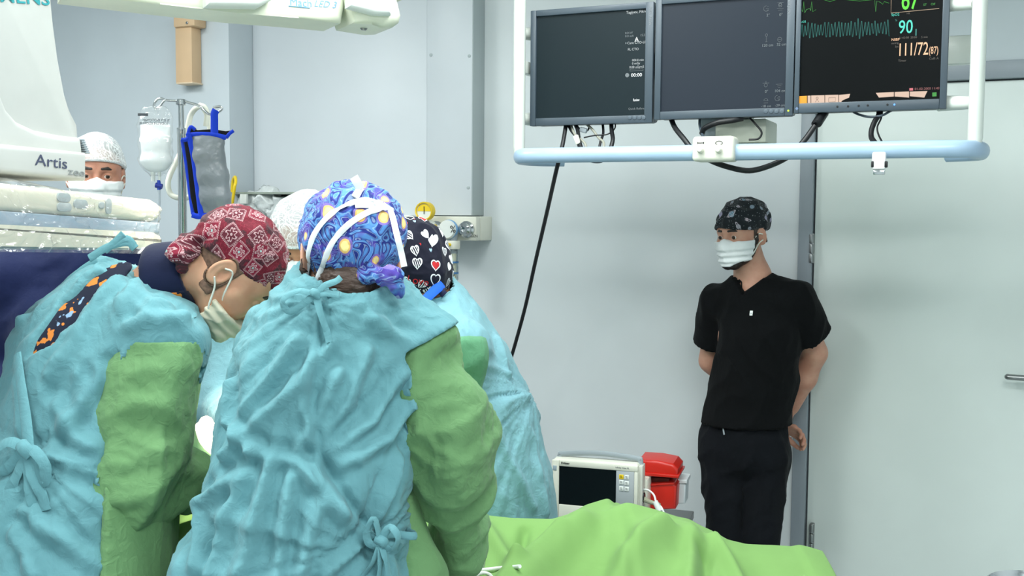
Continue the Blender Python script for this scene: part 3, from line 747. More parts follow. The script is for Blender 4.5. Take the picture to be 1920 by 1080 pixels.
bm = bmesh.new(); M_ = TM(1494, 203.5, TB + .0004); fc = bm.faces.new([bm.verts.new((.005 * math.cos(R(a)), .005 * math.sin(R(a)), 0)) for a in (0, 90, 180, 270)]); bmesh.ops.transform(bm, matrix=M_, verts=bm.verts); fin(bm, 'maker_mark', glow('mark_blue', (150, 180, 225), .4), DISP[2][0])
for x in (1570, 1590, 1610, 1627, 1664): lathe_obj('button', [(.0032, 0), (.003, .001), (.0001, .0012)], M_BLACK, DISP[2][0], TM(x, 200 - (x - 1570) * .04, TB), 10)
for b_, x, y, h_ in (('2\u00b0', 1437, 31, 5), ('0\u00b0', 1461, 30, 5), ('120 cm', 1428, 88, 5), ('32 cm', 1456, 86, 5), ('0\u00b0', 1434, 174, 5), ('104 cm', 1452, 173, 5), ('-18 cm', 1427, 201.5, 4.6), ('-29 cm', 1453, 200, 4.6)): stext(1, b_, x, y, h_, W2)
def icon(i, x, y, parts, mat=W2, t=TS):
    bm = bmesh.new(); k = px2m(x, y, 1, t); M_ = TM(x, y, t)
    for pts in parts: tube(bm, [np.array(M_ @ Vector((a * k, b * k, .0002))) for a, b in pts], .0004, 5, 1)
    fin(bm, 'screen_icon', mat, DISP[i][0])
circ = lambda cx, cy, r, a0=0, a1=360: [(cx + r * math.cos(R(a)), cy + r * math.sin(R(a))) for a in range(a0, a1 + 1, 24)]
for x, y in ((1437, 16), (1458, 184)): icon(1, x, y, [circ(0, 0, 5, 90, 330), [(-1, 0), (5, 0)], [(1, 3), (4, 3)], [(1, -3), (4, -3)]])
icon(1, 1463, 16, [[(-6, 0), (6, 0)], [(-3, 3), (3, 3)], [(-4, -3), (4, -3)], circ(0, 6, 3)]); icon(1, 1437, 72, [circ(0, 6, 2.2), [(0, 4), (0, -6)], [(-2, -6), (2, -6)]])
icon(1, 1462, 74, [circ(0, 0, 4), [(-3, 0), (3, 0)]]); icon(1, 1436, 158, [[(-6, 2), (6, 2)], [(0, 6), (0, 2)], circ(0, -2, 3)]); icon(1, 1461, 160, [[(-6, 2), (6, 2)], [(-4, -1), (4, -1)], [(-2, -4), (2, -4)]])
icon(1, 1436, 189, [circ(0, 0, 4, 0, 180), [(-4, 0), (4, 0)], [(-4, -4), (4, -4)]])
icon(1, 1463, 5, [[(-6, 0), (6, 0)], circ(0, -3, 2.5)])
# patient monitor
G_ = glow('trace_green', (90, 210, 50), 1.0); G2 = glow('trace_green_dim', (60, 150, 60), .8); TL = glow('reading_teal', (80, 215, 195), .9); TD = glow('trace_teal', (40, 120, 112), .8); OR = glow('reading_peach', (245, 195, 155), .9); GD = glow('screen_dim_text', (120, 112, 104), .5)
stext(2, '67', 1689, 18, 37, G_, bold=.010, x2=1723); stext(2, '90', 1684, 63, 24, TL, bold=.006, x2=1711); stext(2, '111/72', 1682, 105, 23, OR, bold=.004, x2=1740); stext(2, '(87)', 1741, 101, 13, OR, bold=.004, x2=1759)
for b_, x, y, h_, m_ in (('SpO2', 1671, 30, 4.4, TL), ('%', 1678, 40, 4, TD), ('NIBP', 1671, 77, 5, OR), ('mmHg', 1671, 83, 3.4, GD), ('11:42:08', 1685, 73, 3.6, GD), ('20:00', 1707, 72, 3.6, GD), ('5 min', 1727, 71.5, 3.6, GD), ('Sys', 1678, 89, 3.4, GD), ('Timer', 1684, 116, 4, GD), ('Cuff: A', 1742, 112, 4, GD), ('ST', 1731, 11, 4, G2), ('Off', 1745, 10, 4, G2), ('HR', 1700, 27, 3, GD), ('01-02-2000 11:43', 1715, 169, 4.2, glow('date_pink', (190, 120, 120), .5)), ('SpO2', 1499, 43, 3.6, TL)): stext(2, b_, x, y, h_, m_)
def wave(name, pts, mat, r=.0006):
    bm = bmesh.new(); tube(bm, [wv(x, y, TS + .0004) for x, y in pts], r, 5, 1); fin(bm, name, mat, DISP[2][0])
random.seed(4); pl = []; x = 1498
while x < 1667:
    a = 9 + random.random() * 7; m_ = 58 - (x - 1498) * .03
    if 1608 < x < 1614: a = 20
    pl += [(x, m_ - a), (x + 1, m_ - a), (x + 2.6, m_ + a * .9), (x + 3.6, m_ + a * .9)]; x += 5.2 + random.random() * 2.2
wave('pulse_trace', pl, TD)
wave('heart_trace', [(1499, 20), (1503, 18), (1505, 22), (1507, 3), (1509, 24), (1512, 18), (1518, 16), (1520, 20), (1522, 3), (1524, 22), (1530, 18)], G2)
wave('heart_trace', [(1540, -2), (1556, 3), (1572, -2), (1612, 2), (1640, -1), (1642, 22), (1644, 2), (1650, 4), (1655, 8), (1658, 3), (1667, 6)], G2)
wave('reading_frame', [(1671, -6), (1670.5, 24.5), (1761, 16)], glow('frame_peach', (200, 175, 150), .7), .0008)
bm = bmesh.new(); c0, c1, d0, d1 = wrect(1716, 54, 1719, 67, TS); bx(bm, ((c0 + c1) / 2, -TS, (d0 + d1) / 2), (c1 - c0, .0004, d1 - d0), RF()); fin(bm, 'level_bar', TD, DISP[2][0])
def quad(name, px, mat, i=2, t=TS):
    bm = bmesh.new(); k = room(0, t, 0); bm.faces.new([bm.verts.new(wv(x, y, t + .0003)) for x, y in px]); fin(bm, name, mat, DISP[i][0], smooth=False)
PK = glow('menu_peach', (222, 190, 170), .75)
quad('menu_button', [(1497, 198), (1513, 197.4), (1513, 179.6), (1497, 180.4)], glow('menu_orange', (240, 165, 40), .9))
for x in (1521, 1547): quad('menu_button', [(x, 197 - (x - 1521) * .03), (x + 25, 196.4 - (x - 1521) * .03), (x + 25, 178.4 - (x - 1521) * .03), (x, 179 - (x - 1521) * .03)], PK)
quad('menu_button', [(1514.4, 197.4), (1520, 197.2), (1520, 179.2), (1514.4, 179.5)], PK)
quad('menu_button', [(1573, 196), (1580, 188), (1592, 183), (1594, 176), (1573, 178)], PK); quad('menu_button', [(1648, 183), (1676, 181), (1676, 172.6), (1642, 174)], PK)
for x in (1677.5, 1706): quad('menu_button', [(x, 181 - (x - 1677) * .02), (x + 27, 183), (x + (27 if x < 1700 else 33), 171.5 - (x - 1677) * .03), (x, 172.6 - (x - 1677) * .03)], PK)
quad('alarm_icon', [(1705, 170), (1712, 169.6), (1712, 165), (1705, 165.4)], glow('pink_icon', (230, 120, 130), .6)); quad('green_icon', [(1748, 181), (1756, 180.5), (1756, 173), (1748, 173.5)], G2)
icon(2, 1532, 187, [circ(0, 3, 2), [(-3, -4), (0, 1), (3, -4)]], M_BLACK, TS + .0006); icon(2, 1560, 187, [[(-6, 4), (6, 4), (6, -4), (-6, -4), (-6, 4)]], M_BLACK, TS + .0006)

# ------------------------------------------------------------------ cables at the boom
def cable(name, px, r, mat, label, sm=6, group=None):
    o = tube_obj(name, [wv(*q) for q in px], r, mat, n=10, sm=sm, origin=wv(*px[-1])); return tag(o, label, 'cable', group)
cable('hanging_cable', [(1062, 215, .80), (1060, 242, .84), (1052, 285, .88), (1043, 320, .86), (1025, 400, .70), (1004, 490, .55), (985, 575, .45), (966, 645, .40), (950, 700, .38), (938, 760, .35), (931, 900, .33), (930, 1080, .33), (938, 1205, .36), (965, 1222, .42), (1010, 1216, .42)], .0068, M_BLACK, 'long black cable hanging from the boom down past the pale wall')
cable('power_cable', [(1258, 222, .80), (1266, 240, .84), (1282, 260, .87), (1300, 282, .885), (1330, 300, .885), (1365, 313, .89), (1405, 320, .90), (1445, 310, .90), (1480, 292, .895), (1506, 266, .88), (1528, 236, .86)], .0082, M_BLACK, 'thick black cable looping under the control box to the rightmost screen')
pg = lathe_obj('cable_plug', [(.010, 0), (.015, .004), (.015, .05), (.009, .062)], M_BLACK, None, frame(wv(1530, 234, .86), RV, nrm(np.cross(nrm(wv(1547, 208, .82) - wv(1530, 234, .86)), RV)), nrm(wv(1547, 208, .82) - wv(1530, 234, .86))), 14, origin=wv(1530, 234, .86)); tag(pg, 'black plug on the cable end below the patient monitor screen', 'plug')
cable('screen_cable', [(1646, 200, .80), (1648, 214, .83), (1640, 228, .86), (1634, 244, .88), (1634, 258, .90), (1641, 268, .93)], .0075, M_BLACK, 'short thick black cable from the patient monitor screen to the rail')
cable('screen_cable', [(1655, 205, .82), (1652, 222, .84), (1645, 238, .87), (1647, 252, .89), (1655, 268, .93)], .0025, M_BLACK, 'thin black wire beside the short thick cable above the white clip')
cable('screen_cable', [(1594, 205, .80), (1606, 213, .82), (1628, 219, .84), (1652, 217, .85), (1672, 207, .82)], .0035, M_DARK, 'flat grey wire loop below the patient monitor screen')
cable('screen_cable', [(1316, 250, .84), (1322, 240, .86), (1345, 230, .87), (1372, 226, .86), (1392, 222, .84)], .0085, M_BLACK, 'thick black cable resting on the beige housing behind the control box')
cable('screen_cable', [(1405, 220, .82), (1416, 232, .83), (1428, 248, .83), (1422, 260, .83), (1404, 262, .83)], .003, M_BLACK, 'thin black wire looping over the beige housing')
cable('screen_cable', [(1312, 222, .82), (1312, 236, .83), (1316, 250, .85), (1320, 258, .87)], .004, M_DARK, 'short dark wire left of the beige housing')
GREYC = plastic('grey_cable', (150, 150, 138), .45)
for i, (px, r, m_, lb) in enumerate((
    ([(1064, 232, .82), (1072, 246, .84), (1080, 256, .86), (1084, 268, .88), (1088, 284, .90)], .005, M_BLACK, 'black lead at the near side of the cable bunch under the first screen'),
    ([(1078, 232, .82), (1083, 244, .85), (1086, 262, .88), (1092, 286, .91)], .006, M_BLACK, 'thick black lead in the cable bunch under the first screen'),
    ([(1070, 233, .82), (1078, 252, .86), (1090, 262, .88), (1098, 272, .89), (1100, 288, .91)], .004, GREYC, 'grey lead with a pale connector in the cable bunch under the first screen'),
    ([(1098, 232, .82), (1110, 242, .84), (1122, 258, .87), (1132, 268, .89), (1130, 286, .91)], .004, GREYC, 'grey lead crossing toward the rail under the first screen'),
    ([(1130, 231, .82), (1131, 250, .85), (1126, 266, .88), (1122, 285, .90)], .0042, M_BLACK, 'slim black lead dropping to the rail right of the grey lead'),
    ([(1146, 230, .82), (1147, 246, .85), (1149, 262, .88), (1144, 282, .90)], .0068, M_BLACK, 'thick black lead farthest right under the first screen'),
    ([(1154, 230, .82), (1152, 242, .84), (1138, 252, .86), (1115, 254, .87), (1095, 258, .87)], .0022, M_BLACK, 'thin dark wire strung across the cable bunch under the first screen'),
    ([(1080, 234, .81), (1092, 246, .83), (1102, 244, .83), (1104, 236, .82), (1096, 233, .81)], .003, M_BLACK, 'small black wire loop tucked under the first screen'),
    ([(1104, 300, .91), (1112, 304, .92), (1126, 304, .92), (1136, 298, .91)], .003, M_BLACK, 'black wire end showing below the blue rail'))):
    cable('screen_lead', px, r, m_, lb, group='leads under the first screen')
bm = bmesh.new(); bx(bm, (0, 0, 0), (.016, .012, .03), frame(wv(1082, 262, .89), nrm(RV + .4 * ZV), -NV, nrm(ZV - .4 * RV)), .003); o = fin(bm, 'cable_connector', M_CREAM, origin=wv(1082, 262, .89)); tag(o, 'pale connector on the cable bunch under the first screen', 'connector')
bm = bmesh.new(); bx(bm, (0, 0, 0), (.024, .014, .016), frame(wv(1094, 244, .84), nrm(RV - .3 * ZV), -NV, nrm(ZV + .3 * RV)), .003); o = fin(bm, 'cable_connector', M_GREYP, origin=wv(1094, 244, .84)); tag(o, 'grey connector close under the first screen', 'connector')

# ------------------------------------------------------------------ surgical lamp arm
M_LAMP = plastic('lamp_arm_enamel', (222, 226, 206), .35)
LP0 = P(450, 24, 2.75); LU = nrm((.88, .47, 0)); LN = np.array([LU[1], -LU[0], 0.0]); LF = frame(LP0, LU, ZV, LN)
def lq(pts): return [((onplane(x, y, LP0, LN) - LP0) @ LU, (onplane(x, y, LP0, LN) - LP0)[2]) for x, y in pts]
la = empty('lamp_arm', (LP0[0] - .9, LP0[1] - .45, CEIL), 'cream horizontal ceiling arm of a surgical lamp with blue lettering', 'lamp arm')
prism_obj('arm_beam', lq([(120, -70), (120, -14), (300, 8), (450, 25), (560, 34), (642, 42), (648, 10), (646, -70)]), -.16, 0, LF, M_LAMP, la, .018, 4)
prism_obj('end_joint', lq([(642, -8), (660, 44), (690, 49), (715, 53), (735, 52), (746, 44), (749, 30), (744, 8), (730, -30), (660, -60)]), -.13, .03, LF, M_LAMP, la, .03, 5)
prism_obj('hinge_sleeve', lq([(640, -22), (640, 20), (690, 33), (722, 34), (724, 16), (700, 2), (670, -24)]), .028, .055, LF, M_WHITE, la, .02, 4)
prism_obj('motor_box', lq([(380, -70), (380, 16), (478, 18), (503, 4), (503, -70)]), -.001, .05, LF, M_WHITE, la, .014, 4)
prism_obj('joint_cap', lq([(700, -60), (722, -4), (742, 2), (762, -4), (770, -60)]), -.09, .0, LF, M_LAMP, la, .02, 3)
lathe_obj('joint_screw', [(.010, -.006), (.010, .004), (.006, .008)], M_STEEL, la, frame(onplane(692, 47, LP0, LN) - LN * .04, LU, LN, -ZV), 12)
BL = plastic('lettering_blue', (112, 160, 214), .5)
def ltext(b, x, y, hpx, **kw):
    p = onplane(x, y, LP0, LN); d = nrm(onplane(x + 60, y + 5, LP0, LN) - p)
    return text_obj('lettering', b, hpx * p[1] / FPX / .7, frame(p + LN * .001, d, np.cross(LN, d), LN), BL, la, align='LEFT', **kw)
ltext('Mach', 543, 10, 14); ltext('LED 3', 588, 12, 12, shear=.35, spacing=1.0)
bm = bmesh.new(); tube(bm, [onplane(x, y, LP0, LN) + LN * .001 for x, y in ((541, 11), (581, 15))], .0014, 6, 1); fin(bm, 'underline', BL, la)
tube_obj('ceiling_column', [LP0 - LU * .75 - LN * .08 + ZV * .1, LP0 - LU * .75 - LN * .08 + ZV * (CEIL - LP0[2] - .002)], .07, M_LAMP, la, 20, 1)

# ------------------------------------------------------------------ C-arm with its detector
CU = nrm((.345, .937, -.042)); CN = np.array([.9385, -.3453, 0.0]); CV = np.cross(CN, CU); CP = P(0, 400, 2.2); CF = frame(CP, CU, CV, CN)
def cq(pts, n=0.0):
    o = []
    for x, y in pts: q = onplane(x, y, CP + CN * n, CN) - CP; o.append((float(q @ CU), float(q @ CV)))
    return o
ca = empty('x_ray_c_arm', (CP[0] - .25, CP[1] - .1, CEIL), 'white x-ray C-arm with grey and teal lettering over the operating table', 'x-ray machine')
M_CARM = plastic('carm_white', (192, 194, 190), .38); M_CARM2 = plastic('carm_cream', (212, 207, 188), .38); M_BAND = plastic('detector_band', (150, 165, 180), .35)
edge = cq([(100, -60), (103, 0), (108, 50), (116, 110), (128, 175), (143, 235), (158, 290)], .02)
topv = edge[0][1] + .62
prism_obj('column_housing', [(edge[0][0] - .02, topv)] + edge + [(-.55, edge[-1][1]), (-.55, topv)], -.34, .02, CF, M_CARM, ca, .022, 5)
fl = cq([(-12, 130), (4, 175), (16, 205), (36, 228), (70, 244), (120, 254), (156, 258), (160, 300)], .035)
prism_obj('flared_base', [(-.55, fl[0][1] + .1)] + fl + [(-.55, fl[-1][1])], -.30, .034, CF, M_CARM, ca, .014, 4)
b_ = cq([(164, 286), (164, 340)], .055); c_ = cq([(0, 270), (0, 327)], .055)
prism_obj('collar', [(-.50, c_[1][1]), (b_[1][0], b_[1][1] + .001), (b_[0][0], b_[0][1]), (c_[0][0], c_[0][1]), (-.50, c_[0][1])], -.30, .055, CF, M_CARM, ca, .012, 4)
def ctext(b, x, y, hpx, mat, n, x2, y2, **kw):
    p = onplane(x, y, CP + CN * n, CN); q = onplane(x2, y2, CP + CN * n, CN); d = nrm(q - p); me = text_mesh(b, 1.0, align='LEFT', ext=.0003, **kw)
    w = max(v.co.x for v in me.vertices); k = np.linalg.norm(q - p) / w; h = hpx * p[1] / FPX / .70
    me.transform(frame(p + CN * .0012, d, np.cross(CN, d), CN) @ Matrix.Diagonal((k, h, 1, 1))); return link('lettering', me, ca, mat)
ctext('Artis', 65, 309, 21, plastic('print_slate', (70, 76, 100), .5), .055, 125, 317); ctext('zee', 127, 327, 13, plastic('print_grey', (138, 142, 142), .5), .055, 158, 330.5, bold=.01)
ctext('SIEMENS', -52, -1, 24, plastic('print_teal', (40, 150, 158), .5), .02, 93, 10, bold=.012)
for k in range(7):
    p = cq([(150 + k * 1.6, 262 + k * 4)], .03)[0]
    bm = bmesh.new(); bx(bm, (p[0] + .004, p[1], .02), (.012, .004, .03), CF, .001); fin(bm, 'vent_rib', M_GREYP, ca)
# detector
u1 = cq([(303, 420)], .09)[0][0]; ND = .09
def vat(x, y): return cq([(x, y)], ND)[0]
def layer(name, yl0, yr0, yl1, yr1, mat, n1, bev, u_1=None):
    a, b, c, d = vat(0, yl1), vat(303, yr1), vat(303, yr0), vat(0, yl0); u_1 = u_1 or u1; 
    ext = lambda p, q, u: p[1] + (q[1] - p[1]) * (u - p[0]) / (q[0] - p[0])
    out = [(-.50, ext(a, b, -.50)), (u_1 - .03, ext(a, b, u_1 - .03)), (u_1 - .006, ext(a, b, u_1) + .008), (u_1, ext(a, b, u_1) + .02), (u_1, ext(d, c, u_1) - .02), (u_1 - .006, ext(d, c, u_1) - .008), (u_1 - .03, ext(d, c, u_1 - .03)), (-.50, ext(d, c, -.50))]
    if yl1 - yl0 < 40: out = [out[0], (u_1, ext(a, b, u_1)), (u_1, ext(d, c, u_1)), out[-1]]
    return prism_obj(name, out, -.36, n1, CF, mat, det, bev, 4)
det = empty('x_ray_detector', CP + CV * -.07, 'flat cream x-ray detector housing with a grey band, under the C-arm', 'detector')
layer('upper_shell', 342, 376, 396, 418, M_CARM2, ND, .016); layer('grey_band', 395, 418, 422, 438, M_BAND, ND - .002, .003, u1 - .004); layer('lower_shell', 421, 437, 462, 466, M_CARM2, ND, .016)
layer('underside_plate', 459, 463, 468, 470, M_GREYP, ND - .05, .004, u1 - .05)
for x0, y0, x1, y1 in ((106, 363, 131, 378), (106, 381, 133, 396), (137, 375, 163, 390), (184, 379, 195, 391), (197, 372, 208, 401)):
    a, b = cq([(x0, y1)], ND)[0], cq([(x1, y0)], ND)[0]; r_ = min(abs(b[0] - a[0]), abs(b[1] - a[1])) * .48
    prism_obj('key_pad', rrect(a[0], b[0], a[1], b[1], r_), ND - .004, ND + .003, CF, plastic('key_grey', (165, 172, 172), .4), det, .001, 2)
M_FILM = bpy.data.materials.new('clear_film'); M_FILM.use_nodes = True; nt = M_FILM.node_tree; nt.nodes.remove(nt.nodes['Principled BSDF'])
tr = nt.nodes.new('ShaderNodeBsdfTransparent'); gl = nt.nodes.new('ShaderNodeBsdfGlossy'); gl.inputs['Roughness'].default_value = .10; mx = nt.nodes.new('ShaderNodeMixShader'); lw = nt.nodes.new('ShaderNodeLayerWeight'); df = nt.nodes.new('ShaderNodeBsdfDiffuse'); m2 = nt.nodes.new('ShaderNodeMixShader')
fz = X(nt, lw.outputs['Facing']).pow(3.0) * .55 + .05; tr.inputs[0].default_value = (.985, .99, .99, 1); df.inputs[0].default_value = (.9, .92, .92, 1); m2.inputs[0].default_value = .07
nt.links.new(tr.outputs[0], m2.inputs[1]); nt.links.new(df.outputs[0], m2.inputs[2]); nt.links.new(fz.k, mx.inputs[0]); nt.links.new(m2.outputs[0], mx.inputs[1]); nt.links.new(gl.outputs[0], mx.inputs[2]); nt.links.new(mx.outputs[0], nt.nodes['Material Output'].inputs[0])
# thin wrinkled cover hung over the near face
nu, nv_ = 190, 74; u0 = -.28; va, vb = vat(0, 472)[1], vat(0, 338)[1] 
gu, gv = np.meshgrid(np.linspace(u0, u1 + .010, nu), np.linspace(0, 1, nv_), indexing='ij')
tp = lambda u: np.interp(u, [u0, 0, .12, .20, .28, .36, .40, .43, u1], [vb + .005, vb + .004, vb - .010, vb - .020, vb - .032, vb - .026, vb - .020, vb - .034, vb - .060])
vv = va + (tp(gu) - va) * gv; q3 = np.stack([gu.ravel() * 11, vv.ravel() * 14, gu.ravel() * 0 + 5], 1); q3 = q3 + .7 * np.stack([noise(q3 * .8, 3), noise(q3 * .8, 4), q3[:, 0] * 0], 1)
nn = (ND + .004 + .010 * ridge(q3, 21, 2.2) + .008 * ridge(q3 * 2.3, 22, 1.5) + .004 * ridge(q3 * 4.6, 24) + .003 * noise(q3 * 2.5, 23)).reshape(gu.shape)
rim = np.clip((gv - .86) / .14, 0, 1); nn = nn + .012 * np.sin(rim * 3.1) - .10 * rim ** 3; vv = vv + .010 * rim * ridge(q3 * 1.5, 31).reshape(gu.shape)
endw = np.clip((gu - (u1 - .04)) / .05, 0, 1); nn = ND + .004 + (nn - ND - .004) * (1 - .8 * endw) - .05 * endw ** 3
Vc = np.asarray(CP) + gu.ravel()[:, None] * CU + vv.ravel()[:, None] * CV + nn.ravel()[:, None] * CN
ii = np.arange(nu * nv_).reshape(nu, nv_); Qc = np.stack([ii[:-1, :-1], ii[1:, :-1], ii[1:, 1:], ii[:-1, 1:]], -1).reshape(-1, 4)
o = link('plastic_cover', np_mesh('plastic_cover', Vc, Qc), None, M_FILM, CP); tag(o, 'wrinkled clear plastic sheet over the x-ray detector', 'cover')
# ------------------------------------------------------------------ drip stand, fluid bag, pressure cuff
DI = 3.25
IVX = P(341, 300, DI); fx = lambda x, y, d=DI: P(x, y, d)
iv = empty('drip_stand', (IVX[0], IVX[1], 0), 'chrome drip stand pole with curled hooks behind the C-arm', 'drip stand')
zt = fx(340, 190)[2]; zj = fx(340, 240)[2]
lathe_obj('pole', [(.0125, .06), (.0125, zj - .02), (.0135, zj - .018), (.0135, zj)], M_CHROME, iv, frame((IVX[0], IVX[1], 0), (1, 0, 0), (0, 1, 0), ZV), 16)
lathe_obj('upper_pole', [(.0085, zj - .01), (.0085, zt), (.0001, zt + .002)], M_CHROME, iv, frame((IVX[0], IVX[1], 0), (1, 0, 0), (0, 1, 0), ZV), 14)
lathe_obj('hook_collar', [(.012, zt - .012), (.015, zt - .01), (.015, zt + .004), (.012, zt + .006)], M_CHROME, iv, frame((IVX[0], IVX[1], 0), (1, 0, 0), (0, 1, 0), ZV), 14)
tube_obj('hook', [fx(340, 189), fx(325, 189), fx(312, 188), fx(303, 185), fx(296, 186), fx(290, 193), fx(289, 200), fx(294, 203), fx(300, 199), fx(306, 191), fx(311, 187)], .0036, M_CHROME, iv, 8, 5)
tube_obj('hook', [fx(340, 189), fx(356, 193), fx(374, 199), fx(382, 206), fx(392, 214, DI - .03), fx(404, 213, DI - .05), fx(412, 208, DI - .05), fx(416, 204, DI - .05), fx(412, 200, DI - .05), fx(400, 202, DI - .05)], .0040, M_CHROME, iv, 8, 5)
for k in range(5):
    a = R(72 * k + 20); L_ = tube_obj('leg', [np.array([IVX[0], IVX[1], .10]), np.array([IVX[0] + .14 * math.cos(a), IVX[1] + .14 * math.sin(a), .09]), np.array([IVX[0] + .28 * math.cos(a), IVX[1] + .28 * math.sin(a), .06])], .012, M_CHROME, iv, 8, 3)
    lathe_obj('caster', [(.0001, -.012), (.024, -.012), (.026, -.006), (.026, .006), (.024, .012), (.0001, .012)], M_BLACK, L_, frame((IVX[0] + .28 * math.cos(a), IVX[1] + .28 * math.sin(a), .026), (math.cos(a), math.sin(a), 0), ZV, (-math.sin(a), math.cos(a), 0)), 14)
# saline bag
DB = 3.18
def flat_bag(px, d, thick):
    """soft pouch between picture outlines, given as (y, x left, x right, fullness)"""
    rows = []
    for y, xl, xr, fu in px:
        c = P((xl + xr) / 2, y, d); rows.append((c, (xr - xl) / 2 * d / FPX, max(.003, thick * fu)))
    return U(.012, *[econe(a[0], b[0], a[1], a[2], b[1], b[2], (1, 0, 0)) for a, b in zip(rows, rows[1:])])
LO = lambda x, y, d: P(x, y, d) - np.array([0, .08, 0])
def bag_mesh(name, f, x0, y0, x1, y1, d, mat, parent, h=.0045, disp=None, m=.07):
    a, b = P(x0, y1, d), P(x1, y0, d); return sdf_obj(name, f, np.array([a[0] - .02, d - m, a[2] - .02]), np.array([b[0] + .02, d + m, b[2] + .02]), h, mat, parent, disp=disp)
sb = empty('saline_bag', P(294, 320, DB), 'clear saline bag half full of white fluid hanging on the drip stand', 'drip bag')
M_FLUID = Mat('milky_fluid', (246, 249, 250), .3).m
bag_mesh('fluid', flat_bag([(236, 263, 320, .32), (262, 264, 319, .75), (276, 267, 317, .8), (302, 264, 321, 1.0), (310, 270, 315, .8)], DB, .026), 250, 225, 332, 322, DB, M_FLUID, sb)
f = flat_bag([(202, 260, 322, .10), (225, 261, 321, .3), (238, 261, 321, .4), (270, 263, 320, .85), (304, 262, 323, 1.1), (314, 270, 316, .8)], DB, .029)
bag_mesh('film', f, 248, 190, 334, 326, DB, M_FILM, sb, disp=lambda p: .006 * ridge(p * 22, 5) - .001)
for x, w in ((286, .007), (298, .005)):
    tube_obj('port', [P(x, 312, DB), P(x + 1, 327, DB), P(x + 1, 340, DB)], (w + .001, w - .001), M_WHITE, sb, 10, 2)
tube_obj('clamp', [P(292, 347, DB), P(304, 350, DB)], .008, plastic('clamp_blue', (30, 50, 150), .4), sb, 10, 1); tube_obj('spike', [P(298, 338, DB), P(298, 346, DB), P(298, 356, DB)], .0055, plastic('spike_blue', (40, 70, 180), .4), sb, 10, 1)
tube_obj('drip_tube', [P(298, 355, DB), P(298, 372, DB), P(297, 400, DB), P(292, 450, DB), P(286, 520, DB + .1)], .005, Mat('tube_clear', (225, 232, 240), .15, Transmission_Weight=.5).m, sb, 10, 4)
bm = bmesh.new(); tube(bm, [P(a, b, DB) for a, b in ((290, 198), (291, 204), (294, 210), (297, 204), (296, 199))], .0035, 8, 3); fin(bm, 'hanger_loop', M_FILM, sb)
for b_, x, y, h_ in (('% 0.9 ISOTONIK', 318, 228, 5), ('SODYUM KLOR\u00dcR', 316, 234, 4.6)):
    p = P(x, y, DB - .016); s = h_ * DB / FPX / .7; text_obj('lettering', b_, s, frame(p, (-1, 0, 0), (0, 0, 1), (0, 1, 0)), plastic('print_black', (40, 44, 52), .6), sb, align='LEFT')
bm = bmesh.new(); bx(bm, P(268, 215, DB - .012), (.030, .001, .008)); fin(bm, 'printed_block', plastic('print_grey_black', (70, 74, 80), .6), sb)
# white hose coiled on the stand
o = tube_obj('white_hose', [P(386, 236, 3.33), P(388, 214, 3.32), P(382, 200, 3.31), P(370, 201, 3.30), P(358, 215, 3.31), P(352, 240, 3.32), P(346, 270, 3.33), P(332, 300, 3.33), P(320, 325, 3.32), P(315, 345, 3.31), P(320, 364, 3.31), P(336, 371, 3.31), P(356, 368, 3.33), P(372, 340, 3.35), P(386, 300, 3.36), P(394, 262, 3.36), P(392, 230, 3.35), P(384, 206, 3.34), P(372, 196, 3.33)], .0085, plastic('ivory_hose', (232, 232, 218), .4), n=10, sm=6, origin=P(340, 371, 3.31))
tag(o, 'ivory hose looped over the drip stand hook behind the blue cuff', 'hose')
# pressure cuff
DC = 3.10
pc_ = empty('pressure_cuff', P(395, 405, DC), 'grey and blue pressure infuser cuff hanging on the drip stand', 'pressure cuff')
M_CUFF = Mat('cuff_grey_film', (128, 134, 140), .28); M_CUFF.bump(M_CUFF.noise(30, 3, dist=.8), .25, .01); M_CUFF = M_CUFF.m
M_CB = cloth('cuff_blue_band', (24, 62, 200), .6, .1); M_CBK = cloth('cuff_black_cloth', (20, 22, 28), .8, .2)
f = flat_bag([(256, 358, 424, .25), (272, 362, 418, .55), (292, 364, 419, .85), (330, 372, 427, 1.0), (370, 376, 432, 1.0), (396, 378, 433, .5)], DC, .034)
bag_mesh('bladder', f, 348, 240, 444, 412, DC, M_CUFF, pc_, h=.004, disp=lambda p: .003 * crease(along(p, (0, 0, 1), 3) * 12, 8) + .0015 * crease(p * 40, 9) - .001)
prism_obj('black_panel', [((P(x, y, DC) - P(390, 320, DC))[0], (P(x, y, DC) - P(390, 320, DC))[2]) for x, y in ((345, 262), (356, 252), (364, 300), (372, 360), (377, 398), (366, 402), (358, 370), (352, 310))], -.006, .006, frame(P(390, 320, DC + .012), (1, 0, 0), (0, 0, 1), (0, -1, 0)), M_CBK, pc_, .002)
def band(px, w, name='edge_band', d=DC - .012): 
    bm = bmesh.new(); tube(bm, [P(x, y, d) for x, y in px], 0, 8, 4, (w, .003, (0, -1, 0))); return fin(bm, name, M_CB, pc_, ang=60)
band([(353, 250), (362, 290), (369, 340), (374, 380), (377, 404)], .008); band([(342, 262), (350, 310), (356, 360), (362, 402)], .006, d=DC + .01); band([(340, 262), (348, 262), (356, 256)], .006)
band([(350, 254), (370, 252), (400, 253), (424, 258)], .007, d=DC - .006); band([(360, 403), (372, 406), (386, 404), (404, 402)], .008)
band([(402, 256), (402, 240), (402, 226), (402, 213), (405, 206)], .011, 'hanging_strap', DC - .004)
prism_obj('back_flap', [((P(x, y, DC) - P(390, 250, DC))[0], (P(x, y, DC) - P(390, 250, DC))[2]) for x, y in ((352, 250), (357, 236), (370, 244), (400, 242), (424, 246), (438, 244), (427, 260), (390, 258), (358, 256))], -.004, .004, frame(P(390, 250, DC + .02), (1, 0, 0), (0, 0, 1), (0, -1, 0)), M_CBK, pc_, .002)
